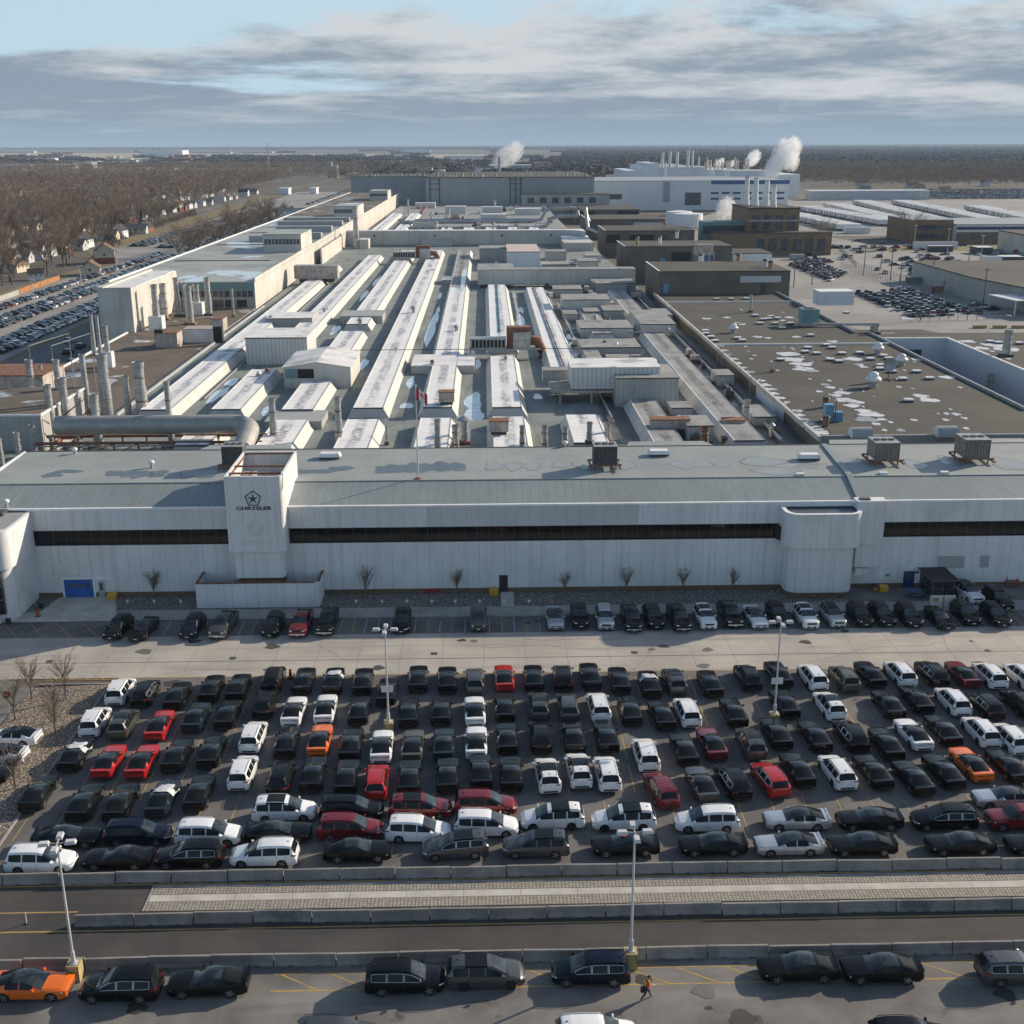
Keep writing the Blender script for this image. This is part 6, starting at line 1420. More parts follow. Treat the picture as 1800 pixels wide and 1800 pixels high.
b = MB().mat('wall_beige').box(48.3, 48.75, 163.8, 336, RZ-.2, RZ+.55); b.mat('steel_grey').box(48.76, 94.9, 163.95, 164.4, RZ+.001, RZ+.6).box(86.7, 87.1, 182, 262, RZ+.001, RZ+.5); b.box(83.5, 83.9, 262, 336, RZ+.001, RZ+.6); b.mat('trim_white').box(49, 86.6, 247.0, 247.4, RZ+.001, RZ+.35).box(49, 84, 317, 317.3, RZ+.001, RZ+.35); part('parapet', b, RH)
b = MB().mat('white_wall').box(87.3, 101, 251.9, 252.3, 3, RZ+.3).box(100.8, 101.15, 176, 252.3, 2, RZ+.3); b.mat('window').box(89.5, 95.5, 251.8, 251.9, 6.0, 9.5); b.mat('pavement').box(87, 101, 178, 252, .02, 2.0); part('courtyard_wall', b, RH)
b = MB().mat('trim_white').box(100.7, 101.3, 176, 252.5, RZ+.3, RZ+.6).box(87.1, 100.7, 251.8, 252.5, RZ+.3, RZ+.6); part('courtyard_coping', b, RH)
b = MB().mat('tar').prism([(84.5, 262.1), (112, 262.1), (128, 264), (113, 300), (92, 300), (84.5, 318)], 4.5, 6.5); b.mat('wall_grey').prism([(84.4, 262.1), (93, 262.1), (93, 263), (84.4, 263)], 6.5, RZ); b.mat('trim_white').box(112.5, 140, 262.0, 262.6, 6.4, 7.0); part('lower_roof', b, RH)
b = MB(); k = 0; r_ = random.Random(3)
SN = [(1210+4*i, 605+11*i, 9+i*.7) for i in range(12)]
for i in range(26):
    t_ = i/25; px = 1205+225*t_; py = 570+190*t_; SN.append((px+4+r_.uniform(0, 14), py, 5+11*t_*r_.random()))
SN = SN[12:]+[(1385, 622, 22), (1393, 632, 22), (1410, 640, 20), (1415, 649, 20), (1428, 652, 12), (1405, 645, 8), (1480, 690, 14), (1470, 695, 10), (1485, 703, 18), (1505, 707, 14), (1498, 713, 14), (1517, 722, 14), (1530, 728, 22), (1523, 737, 20), (1550, 737, 8), (1540, 745, 8), (1555, 756, 5), (1583, 756, 7), (1618, 696, 14), (1633, 703, 18), (1595, 560, 12), (1500, 631, 18), (1510, 641, 9), (1518, 645, 7), (1612, 632, 10), (1640, 640, 16), (1655, 650, 16), (1665, 663, 14), (1620, 622, 10), (1700, 672, 18), (1735, 690, 18), (1740, 692, 12), (1680, 728, 8), (1665, 727, 6), (1695, 735, 6), (1278, 558, 7), (1295, 567, 6), (1305, 570, 7), (1388, 558, 9), (1375, 563, 6), (1332, 592, 9), (1350, 594, 6), (1463, 600, 10), (1400, 592, 8), (1520, 563, 20), (1535, 556, 16), (1545, 551, 14), (1242, 560, 9), (1458, 669, 4), (1450, 676, 8), (1460, 681, 9), (1440, 688, 6), (1580, 680, 5), (1605, 683, 4), (1750, 606, 24), (1770, 614, 22), (1700, 600, 14), (1725, 612, 14), (1760, 640, 22), (1790, 650, 20)]
for i in range(80):
    px, py = r_.uniform(1215, 1780), r_.uniform(535, 755); SN.append((px, py, r_.uniform(1.5, 5)*(.5+(py-500)/300)))
SN = [p for p in SN if 49.5 < at(p[0], p[1], RZ)[0] < (86 if at(p[0], p[1], RZ)[1] > 180 else 94) or at(p[0], p[1], RZ)[0] > 103]
for px, py, w in SN:
    x, y = at(px, py, RZ); s = math.hypot(x, y, RZ-H)/FPX; k += 1
    b.mat('wet_margin'); b.face([(u, v, RZ+.004+.0006*(k % 9)) for u, v in blob(x, y, w*s*1.0+.25, w*s*.8+.75, 26, k, .18)])
    b.mat('snow' if r_.random() < .85 else 'puddle_lite')
    b.face([(u, v, RZ+.01+.0012*(k % 9)) for u, v in blob(x, y, w*s*.92, w*s*.92*.8+.4, 26, k, .15)])
part('snow_patch', b, RH).__setitem__('kind', 'stuff')
SK = [(1355, 558), (1342, 563), (1367, 561), (1328, 556), (1336, 570), (1352, 562), (1363, 570), (1390, 570), (1375, 578), (1425, 591), (1297, 596), (1241, 588), (1250, 594), (1257, 601), (1305, 600), (1420, 613), (1463, 613), (1453, 608), (1415, 620), (1436, 623), (1460, 634), (1475, 637), (1480, 623), (1511, 622), (1530, 633), (1553, 627), (1562, 632), (1548, 644), (1547, 650), (1568, 655), (1611, 655), (1587, 668), (1634, 667), (1597, 706), (1372, 634), (1240, 583), (1487, 551), (1260, 527), (1285, 527), (1312, 526), (1740, 602), (1755, 604), (1792, 605)]
t0 = None
SK.sort(key=lambda p: -p[1])
for i, (px, py) in enumerate(SK):
    x, y = at(px, py, RZ)
    lab = 'low white skylight box on the brown gravel roof, %s counting back from the front' % nth(i+1)
    if t0 is None:
        t0 = thing('skylight_box', lab, 'skylight', (x, y, RZ), 'low white skylights on the brown roof')
        b = MB().mat('steel_dark').box(x-.7, x+.7, y-.6, y+.6, RZ, RZ+.3); part('kerb', b, t0)
        b = MB().mat('white_metal').box(x-.8, x+.8, y-.7, y+.7, RZ+.301, RZ+.5, top=.9); part('dome', b, t0)
    else:
        c = copy_tree(t0); c.location = (x, y, RZ); c['label'] = lab
for i, (px, py, s) in enumerate(((1002, 0, 0),)): pass
for px, py, s, lb in ((1289, 585, 1.0, 'near the left edge at the back'), (1543, 622, 1.1, 'beside the courtyard corner'), (1584, 643, 1.1, 'above the courtyard edge'), (1534, 681, 1.3, 'in front of the satellite dish')):
    x, y = at(px, py, RZ); t = thing('mushroom_vent', 'round white mushroom vent on the brown roof %s' % lb, 'roof vent', (x, y, RZ)); b = MB().mat('steel_grey').cyl(x, y, RZ, RZ+.8*s, .6*s, 12); part('neck', b, t, 40); b = MB().mat('white_metal').ball(x, y, RZ+1.1*s, 1.1*s, 1.1*s, .55*s, 14, 8).ball(x, y, RZ+1.7*s, .7*s, .7*s, .5*s, 12, 6); part('cap', b, t, 50)
x, y = at(1561, 668, RZ); t = thing('satellite_dish', 'grey satellite dish on a black tripod on the brown roof', 'satellite dish', (x, y, RZ)); b = MB().mat('steel_dark').tube([(x, y, RZ), (x, y, RZ+2.2)], .09, 6).box(x-1.2, x+1.2, y-.1, y+.1, RZ, RZ+.15).box(x-.1, x+.1, y-1.2, y+1.2, RZ, RZ+.15); part('stand', b, t)
b = MB().mat('steel_grey'); vs = [(x, y, RZ+2.9)]; n = 18
for j, rr_ in enumerate((.5, .95, 1.25)): vs += [(x+rr_*cos(2*pi*i/n), y-.1-.16*rr_*rr_, RZ+2.9+rr_*sin(2*pi*i/n)) for i in range(n)]
fs = [(0, 1+i, 1+(i+1) % n) for i in range(n)]+[(1+j*n+i, 1+(j+1)*n+i, 1+(j+1)*n+(i+1) % n, 1+j*n+(i+1) % n) for j in range(2) for i in range(n)]
b.raw(vs, fs); part('reflector', b, t, 40)
x, y = at(1460, 742, RZ); t = thing('blue_roof_unit', 'light blue box unit with a dark flue on the brown roof', 'roof unit', (x, y, RZ)); b = MB().mat('blue_unit').box(x-.9, x+.4, y, y+1.4, RZ, RZ+2.7).box(x+.41, x+1.9, y+.1, y+1.3, RZ, RZ+1.5); part('casing', b, t); b = MB().mat('rust').cyl(x+.6, y-.2, RZ, RZ+3.6, .1, 8); part('flue', b, t)
for px, py, lb in ((1451, 716, 'rear'), (1451, 750, 'front')):
    x, y = at(px, py, RZ); b = MB().mat('rust').cyl(x, y, RZ, RZ+1.4, .5, 12); b.mat('steel_dark').cyl(x, y, RZ+1.4, RZ+1.75, .65, 12, .5); solo('rusty_vent', b, 'stubby rusty vent by the blue roof unit, the %s one' % lb, 'roof vent', (x, y, RZ), smooth=40)
x, y = at(1424, 574, RZ); t = thing('cooling_unit', 'teal square cooling unit on a long roof rail', 'cooling unit', (x, y, RZ)); b = MB().mat('teal').box(x-2, x+2, y, y+4, RZ+.6, RZ+4); b.mat('black').cyl(x, y+2, RZ+4.001, RZ+4.1, 1.4, 12); part('casing', b, t); b = MB().mat('steel_grey').box(x-4, x+16, y-1.2, y-.6, RZ+.3, RZ+.9).box(x-1.8, x+1.8, y, y+3.8, RZ, RZ+.59); part('rail', b, t)
b = MB().mat('white_wall'); d_ = blk(1439, 1501, 537, RZ, 514, depth=6); b.box(*d_[:5], d_[5]); b.mat('trim_white').box(d_[0]-.1, d_[1]+.1, d_[2]-.1, d_[3]+.1, d_[5]+.001, d_[5]+.25); solo('roof_screen_room', b, 'plain pale box room near the back right of the brown roof', 'plant room', (d_[0], d_[2], RZ))
stack(1319, 518, 549, 5, RZ, 'single grey stack near the brick wall on the brown roof'); stack(1533, 572, 585, 7, RZ, 'stubby pale cylinder vent at the right edge, left one'); stack(1540, 571, 587, 8, RZ, 'stubby pale cylinder vent at the right edge, right one')
stack(1768, 581, 626, 12, RZ, 'grey-green stack on the far right roof'); stack(1737, 657, 705, 11, 4, 'rusty stack rising from the courtyard, left one', m_='rust_lite'); stack(1783, 665, 712, 16, 4, 'rusty stack rising from the courtyard at the frame edge', m_='rust_lite'); stack(1357, 640, 654, 4, RZ, 'tiny stack among snow patches on the brown roof')
stack(1292, 421, 421+12, 3, 14, 'small flue on the rear brick building') if 0 else None
# pipes along the side wall of the brown hall
t = thing('wall_pipes', 'white pipes looping over the edge of the brown roofed hall', 'pipe', (47.5, 250, 8)); b = MB().mat('steel_grey').tube([(47.6, 172, 9.2), (47.6, 330, 9.2)], .18, 6)
for yy in (232, 236, 206, 300): b.tube([(47.6, yy, 9.2), (47.6, yy, 12.6), (49.4, yy, 12.6), (49.4, yy, 11.5)], .12, 6)
part('pipe_run', b, t, 40)

# brick production halls stepping back at right
def brickhall(pxl, pxr, pyb, zb, pyt, pyback, label, m_='brick', roof='tar', doors=()):
    d_ = blk(pxl, pxr, pyb, zb, pyt, pyback); x0, x1, y0, y1, z0, z1 = d_
    t = thing('brick_hall', label, 'building', (x0, y0, 0)); b = MB().mat(m_).box(x0, x1, y0, y1, 0, z1); part('wall', b, t)
    b = MB().mat(roof).box(x0-.1, x1+.1, y0-.1, y1+.1, z1+.002, z1+.3); b.mat('trim_white').box(x0-.15, x0+.3, y0-.15, y1, z1+.301, z1+.45); part('roof', b, t)
    for (u0, u1, v0, v1, mm, nm) in doors:
        bb_ = MB().mat(mm).box(x0+(x1-x0)*u0, x0+(x1-x0)*u1, y0-.12, y0+.01, z0+(z1-z0)*v0, z0+(z1-z0)*v1); part(nm, bb_, t)
    return d_
brickhall(1157, 1390, 516, RZ, 478, 461, 'nearest tan brick hall with a pale strip window and blue door', doors=((.62, .93, .50, .80, 'panel_grey', 'strip_window'), (.04, .075, .04, .45, 'blue_unit', 'door'), (.78, .82, .02, .45, 'steel_dark', 'door')))
brickhall(1097, 1288, 467, 6, 434, 424, 'second tan brick hall with a dark door and blue sheeted bay', doors=((.44, .62, .18, .72, 'black', 'opening'), (.66, .84, .0, .75, 'blue_unit', 'sheeted_bay'), (.33, .38, .0, .4, 'blue_unit', 'door')))
brickhall(1063, 1222, 428, 6, 406, 397, 'third tan brick hall with dark shutters', doors=((.02, .17, .05, .7, 'black', 'shutter'), (.28, .55, .05, .7, 'black', 'shutter'), (.64, .95, .1, .6, 'window', 'shutter')))
brickhall(1031, 1170, 401, 6, 386, 378, 'fourth brick hall with a low white band', doors=((.60, .98, .2, .65, 'panel_grey', 'strip_window'),))
brickhall(1012, 1125, 378, 6, 369, 361, 'fifth brick hall with black shutters', doors=((.02, .3, .05, .8, 'black', 'shutter'), (.65, .98, .05, .8, 'black', 'shutter')))
brickhall(1288, 1357, 461, 6, 446, 438, 'low white walled store behind the nearest brick hall', m_='white_wall')
x, y = at(1238, 461, 12); b = MB().mat('rust_lite').box(x-3.2, x+3.2, y+.5, y+3, 14.5, 18.2); b.mat('rust')
for s in (-3, -1, 1, 3): b.box(x+s-.12, x+s+.12, y, y+3, 12, 14.4)
solo('rusty_scrubber', b, 'rust-streaked filter house on legs in front of the second brick hall', 'filter unit', (x, y, 12))
for i, (px, py) in enumerate(((1298, 452), (1345, 462), (1355, 465), (1232, 452), (1120, 413), (1160, 412), (1222, 428), (1190, 402))):
    x, y = at(px, py+4, 18.2 if px > 1225 else 17); z = 18.2 if py > 440 else 15.5; t = thing('roof_vent_hood', 'small vent hood on the brick hall roofs, %s from the left' % nth(sorted([1298, 1345, 1355, 1232, 1120, 1160, 1222, 1190]).index(px)+1), 'roof vent', (x, y, z)); b = MB().mat('white_metal' if i % 2 else 'wood').cyl(x, y, z-1.5, z+1.2, .7, 8); part('neck', b, t); b = MB().mat('steel_dark').cyl(x, y, z+1.2, z+1.8, 1.0, 8, .6); part('cap', b, t)

# ------------------------------------------------------------------ far right: power house, tanks, white plant, trailers, lots
PH = thing('power_house', 'ochre brick power house with tall windows and four white stacks', 'building', (130, 590, 0))
b = MB().mat('brick_orange').box(131, 156, 590, 632, 0, 21.5).box(112, 170, 580, 589.9, 0, 10.5); part('wall', b, PH)
b = MB().mat('tar').box(130.8, 156.2, 589.8, 632.2, 21.51, 22.2).box(111.8, 170.2, 579.8, 589.7, 10.51, 11); part('roof', b, PH)
wins([(132.3+6*k, 136.0+6*k, 589.9, 590.05, 11.8, 18.5) for k in range(4)]+[(133+6.0*k, 137+6.0*k, 579.9, 580.05, 2, 8) for k in range(6)]+[(114, 117, 579.9, 580.05, 4, 7)], PH)
b = MB().mat('steel_grey').box(130.5, 157, 589.3, 589.88, 15.6, 16.4); part('walkway', b, PH)
b = MB().mat('teal').box(110, 131, 600, 612, 0, 15); b.mat('steel_dark').box(110, 130.9, 599.8, 600, 9, 13); part('condenser_house', b, PH)
for i, (px, pt, pb) in enumerate(((1314, 312, 366), (1330, 314, 368), (1349, 318, 373), (1361, 326, 375))):
    y = 620-9*i*.9; x, z1 = atY(px, pt, y); z0 = 22.2; t = thing('white_stack', 'white power house stack, %s of four from the left' % nth(i+1), 'chimney', (x, y, z0), 'four white stacks of the power house')
    b = MB().mat('white_metal').cyl(x, y, z0, z0+6, 1.9, 14, 1.25).cyl(x, y, z0+6, z1, 1.25, 14, 1.2); part('shaft', b, t, 40); b = MB().mat('steel_grey').cyl(x, y, z1, z1+.5, 1.3, 14); part('rim', b, t)
for i, (px0, px1, pt, pb, Y) in enumerate(((1175, 1220, 373, 394, 800), (1188, 1240, 377, 397, 780))):
    xa, z1 = atY(px0, pt, Y); xb, _ = atY(px1, pt, Y); r = (xb-xa)/2; x = (xa+xb)/2; z1 = atY(px0, pt, Y)[1]
    t = thing('storage_tank', 'white round storage tank, the %s of two' % ('rear left' if i == 0 else 'front right'), 'tank', (x, Y+r, 0)); b = MB().mat('tank').cyl(x, Y+r, 0, z1, r, 40); part('shell', b, t, 40); b = MB().mat('tank').cyl(x, Y+r, z1, z1+.8, r*1.005, 40, r*.1); part('roof', b, t, 40)
WP = thing('white_assembly_plant', 'large white and blue banded plant in the distance with many roof stacks', 'factory', (180, 1000, 0))
b = MB().mat('white_wall').box(83.5, 250, 985, 1100, 0, 23.0); b.box(140, 157, 1190, 1300, 0, 27).box(157, 164, 1190, 1300, 0, 30.5).box(164, 173, 1190, 1300, 0, 33.8).box(173.1, 222, 1200, 1420, 0, 29).box(222.1, 250, 1200, 1420, 0, 27.2).box(250.1, 276, 1200, 1420, 0, 25.4).box(276.1, 315, 1200, 1420, 0, 22.5); b.box(152, 186, 1101, 1140, 0, 21.5).box(225, 268, 1101, 1175, 0, 27.5)
part('wall', b, WP)
b = MB().mat('steel_grey').box(83.4, 250.1, 984.8, 1100.2, 23.01, 23.5).box(173, 222, 1199.8, 1420, 29.01, 29.5).box(224.8, 268.2, 1100.8, 1175, 27.51, 28); part('roof', b, WP)
b = MB().mat('blue_band').box(186, 250.3, 984.6, 984.95, 20.5, 23.6).box(250.05, 250.4, 985, 1099, 20.5, 23.6); part('blue_band', b, WP)
wins([(186+9*k, 192.5+9*k, 984.7, 985.05, zz_, zz_+1.5) for k in range(7) for zz_ in (12.8, 8.3)], WP, 'blue_dark'); wins([(103, 113, 984.8, 985.05, 9, 13), (165, 178, 984.8, 985.05, 4, 14)], WP)
b = MB().mat('wall_back').box(147, 152, 984.2, 984.9, 7, 22.5); part('pipe_rack', b, WP)
for i, (px, pt, h_, w) in enumerate(((1165, 268, 28, 5), (1178, 267, 28, 5), (1191, 268, 28, 5), (1210, 264, 28, 5), (1218, 265, 28, 4), (1170, 286, 20, 3), (1229, 276, 28, 3))):
    Y = 1200+10*i if i != 5 else 1105; x, z1 = atY(px, pt, Y); r = w/2*Y/FPX; t = thing('plant_stack', 'pale round stack on the distant white plant, %s from the left' % nth([0, 2, 3, 4, 5, 1, 6][i]+1), 'chimney', (x, Y, h_)); b = MB().mat('lamp_white').cyl(x, Y, h_-2, z1, r, 10); part('shaft', b, t, 40); b = MB().mat('steel_grey').cyl(x, Y, z1, z1+.6, r*1.05, 10); part('rim', b, t)
b = MB().mat('rust_lite')
for k in range(40):
    px = rng.uniform(1238, 1318); Y = rng.uniform(1200, 1300); x, z1 = atY(px, rng.uniform(276, 292), Y); b.cyl(x, Y, 22, max(z1, 30), rng.uniform(.4, .9), 6)
part('roof_stacks', b, WP).__setitem__('kind', 'stuff')
# long low trailers shed and long white building at right
d = thing('long_white_building', 'long white and blue building with a brown brick end at right', 'building', (234, 640, 0))
b = MB().mat('white_wall').box(257, 420, 645, 700, 0, 9.5); b.mat('brick_orange').box(234, 256.9, 650, 690, 0, 12).box(256.91, 420, 642, 644.9, 0, 2.5); part('wall', b, d)
b = MB().mat('steel_grey').box(256.9, 420, 644.8, 700, 9.51, 10.2).box(233.8, 257, 649.8, 690.2, 12.01, 12.4); part('roof', b, d)
part('blue_stripe', MB().mat('blue_dark').box(257, 420, 644.7, 645.05, 7.3, 8.8), d); wins([(257, 300, 644.6, 645.05, 2.7, 6.0), (237, 253, 649.7, 650.05, 2, 5), (237, 253, 649.7, 650.05, 7, 9.5)], d)
d = thing('grey_warehouse', 'grey block warehouse with a white canopy at the right edge', 'building', (170, 380, 0))
b = MB().mat('wall_grey').prism([(171, 411), (171, 470), (260, 470), (260, 366), (178, 366)], 0, 7.2); part('wall', b, d)
b = MB().mat('tar').prism([(170.8, 411), (170.8, 470.2), (260.2, 470.2), (260.2, 365.8), (177.8, 365.8)], 7.21, 7.6); part('roof', b, d)
b = MB().mat('white_metal').prism([(166, 384), (174.5, 384), (177.5, 368), (168, 368)], 4.6, 4.9)
for (u, v) in ((166.3, 383.5), (168.3, 368.6), (172.5, 368.6)): b.box(u-.15, u+.15, v-.15, v+.15, 0, 4.6)
part('canopy', b, d)
b = MB().mat('wall_beige').box(265, 330, 560, 610, 0, 9); b.mat('tar').box(264.8, 330.2, 559.8, 610.2, 9.01, 9.5); solo('beige_store', b, 'plain beige store behind the dark containers at the right edge', 'building', (265, 560, 0))
# ground sheets at right
sheet('east_yard', [(48.9, 337), (90, 318), (113, 300), (128, 264), (150, 240), (420, 240), (420, 642), (210, 642), (190, 760), (130, 760), (100, 560), (92, 440)], .0, 'lot_far')
sheet('trailer_yard', [(150, 700), (560, 700), (560, 1150), (255, 1150), (150, 860)], .02, 'lot_far')
sheet('east_grass', [(195, 600), (420, 600), (420, 638), (230, 640)], .03, 'grass')
sheet('east_lane', [(110, 265), (118, 262), (210, 262), (300, 330), (300, 350), (180, 350), (160, 330)], .03, 'street')

# distant vehicles
def far_car(col, kind=0):
    b = MB(); pm = paint(col); L = 4.7 if kind == 0 else 4.9; hb = .82 if kind == 0 else .95; hr = 1.42 if kind == 0 else 1.72
    prof = [(L/2, .45), (L/2-.1, .7), (L*.24, hb), (L*.08, hr), (-L*.22, hr), (-L*.38 if kind == 0 else -L*.45, hb+.06), (-L/2, hb-.02), (-L/2, .4)]
    for s in (1, -1):
        W_ = .9
    def y_at(z, s): return s*(.90 if z <= hb+.07 else .68)
    n = len(prof)
    for i in range(n-1):
        (x0, z0), (x1, z1) = prof[i], prof[i+1]
        b.mat('car_glass' if i in (2, 4) else pm)
        b.face([(x0, y_at(z0, -1), z0), (x0, y_at(z0, 1), z0), (x1, y_at(z1, 1), z1), (x1, y_at(z1, -1), z1)])
    for s in (1, -1):
        b.mat(pm); lo_ = [(L/2, .45), (L/2-.1, .7), (L*.24, hb), (prof[5][0], prof[5][1]), (-L/2, hb-.02), (-L/2, .4), (-L/2, .28), (L/2, .28)]
        b.face([(x, s*.9, z) for x, z in (lo_ if s == 1 else lo_[::-1])])
        b.mat('car_glass'); up = [prof[2], prof[3], prof[4], prof[5]]; b.face([(x, y_at(z, s), z) for x, z in (up if s == 1 else up[::-1])])
        b.mat('black')
        for wx in (L*.31, -L*.3):
            b.raw([(wx+.33*cos(2*pi*k/10), s*.915, .33+.33*sin(2*pi*k/10)) for k in range(10)], [tuple(range(10)) if s == -1 else tuple(range(10))[::-1]])
    b.mat('black').face([(L/2, -.9, .28), (L/2, -.9, .45), (L/2, .9, .45), (L/2, .9, .28)]); b.face([(-L/2, .9, .28), (-L/2, .9, .4), (-L/2, -.9, .4), (-L/2, -.9, .28)])
    return b.mesh('parked_car', (0, 0, 0))
FC = {}
def fcar(col, kind):
    if (col, kind) not in FC: FC[(col, kind)] = far_car(col, kind)
    return FC[(col, kind)]
FCOL = ['black']*7+['grey']*6+['white']*4+['silver']*5+['navy']*4+['dark red']*2+['red']+['olive grey']*2+['dark teal']*2
far_n = 0; overflow = []
def add_far(x, y, rz, lab, group, palette=FCOL):
    global far_n
    c = rng.choice(palette); k = 1 if rng.random() < .4 else 0
    pr = proj(x, y, .7)
    if not (-15 < pr[0] < 1815 and pr[1] > 200): return False
    if far_n >= 298: overflow.append((x, y, rz, c, k)); return True
    far_n += 1
    o = link('parked_car', fcar(c, k), None, (x, y, 0.0)); o.rotation_euler[2] = rz
    tag(o, lab.replace('CAR', '%s %s' % (CNAME[c], 'wagon' if k else 'car')), 'car', group); return True
# two pens of stored cars at right: rows counted from the front
def pen(p0, p1, p2, rows, cols, name, jit=.25, hd=0):
    (xa, ya), (xb, yb), (xc, yc) = [at(*p) for p in (p0, p1, p2)]
    for r in range(rows):
        for c in range(cols):
            if rng.random() < .07: continue
            u, v = c/(cols-1), r/(rows-1)
            x = xa+(xb-xa)*u+(xc-xa)*v+rng.uniform(-jit, jit); y = ya+(yb-ya)*u+(yc-ya)*v+rng.uniform(-jit, jit)
            add_far(x, y, R(hd+rng.uniform(-6, 6)), 'distant CAR, %s in the %s row of %s' % (nth(c+1), nth(r+1), name), 'cars stored in %s' % name)
pen((1460, 494), (1392, 467), (1484, 482), 5, 11, 'the small right pen', hd=60)
pen((1606, 557), (1508, 517), (1706, 551), 7, 13, 'the wide pen at right', hd=65)
for i, (px, py) in enumerate(((1560, 462), (1572, 467), (1588, 458), (1600, 463), (1612, 468), (1590, 472), (1602, 476), (1632, 466), (1645, 470), (1655, 466), (1668, 471), (1640, 457), (1664, 458), (1685, 462), (1700, 467), (1711, 470), (1606, 484), (1623, 485), (1640, 487), (1655, 485), (1670, 486), (1684, 486), (1697, 487), (1646, 493), (1664, 494), (1682, 494), (1695, 494), (1572, 442), (1612, 444), (1632, 451), (1550, 437), (1510, 440), (1465, 434), (1478, 436), (1408, 447), (1418, 449), (1432, 455), (1440, 458), (1448, 460), (1456, 462), (1403, 437), (1412, 440), (1543, 475), (1556, 481), (1580, 510), (1583, 515), (1715, 538), (1730, 542), (1745, 545), (1720, 550), (1700, 500), (1712, 505), (1740, 510), (1750, 513), (1385, 431), (1350, 433), (1320, 433))):
    x, y = at(px, py); add_far(x, y, R(rng.choice((10, 170, 60, 80))), 'distant CAR loose in the right yards, %s of that group' % nth(i+1), 'cars loose in the right yards')
ry_ = random.Random(41)
for i in range(64):
    while True:
        px, py = ry_.uniform(1395, 1800), ry_.uniform(424, 500)
        if py > 470 and px < 1640: continue
        if px > 1700 and py > 478: continue
        break
    x, y = at(px, 4*round(py/4)+.5); add_far(x, y, R(ry_.choice((5, 175, 80, 95))), 'distant CAR in the far right yards, %s of the scattered ones' % nth(i+1), 'cars scattered over the far right yards')
# rows beside the street at left
sheet('west_lot', [(-176, 395), (-160, 300), (-150, 250), (-124, 250), (-124, 400), (-128, 640), (-140, 900), (-150, 1400), (-215, 1400), (-200, 900), (-196, 620), (-172, 560)], .0, 'lot_far')
sheet('west_street', [(-124, 100), (-97.5, 100), (-97.5, 330), (-104.6, 331), (-104.6, 950), (-118, 1500), (-140, 1500), (-126, 900), (-123, 600), (-124, 300)], .02, 'street')
sheet('street_verge', [(-124, 200), (-122, 200), (-122, 700), (-124.5, 700)], .05, 'grass')
sheet('yard_left_front', rect(-125, -95, 60, 250), .01, 'pavement')
sheet('fence_verge', [(-176, 395), (-172, 560), (-196, 640), (-205, 900), (-222, 1400), (-240, 1400), (-222, 900), (-205, 620), (-180, 560), (-183, 395)], .04, 'grass')
ROWS = [(-129.5, 300, 470, 'the row nearest the street'), (-135, 300, 620, 'the second row from the street'), (-147.5, 330, 640, 'the third row from the street'), (-153, 340, 640, 'the fourth row from the street'), (-163.5, 395, 600, 'the row along the timber fence')]
allf = []
for (X, y0, y1, nm) in ROWS:
    y = y0; k = 0
    while y < y1:
        k += 1; y += 2.75
        if rng.random() < .08: continue
        allf.append((X+rng.uniform(-.4, .4), y, R(rng.choice((0, 180))+rng.uniform(-3, 3)), 'distant CAR at left, %s place along %s' % (nth(k), nm)))
for X, y0, y1 in ((-168, 640, 1050), (-173, 640, 1050), (-185, 650, 1000), (-190.5, 650, 1000), (-151, 650, 1000), (-156, 650, 1000), (-140, 650, 900), (-150, 1100, 1500), (-160, 1100, 1500)):
    y = y0
    while y < y1:
        y += 2.75
        if rng.random() < .1: continue
        allf.append((X+rng.uniform(-.4, .4), y, R(rng.choice((0, 180))), 'distant CAR far along the left lot'))
allf.sort(key=lambda a: a[1])
for (x, y, r_, lb) in allf: add_far(x, y, r_, lb, 'cars parked in the long lot at left')
for i, (px, py) in enumerate(((122, 602), (128, 640), (142, 612), (120, 622), (176, 533))):
    x, y = at(px, py); add_far(x, y, R(90), 'distant CAR on the side street, %s counted there' % nth(i+1), 'cars on the side street')
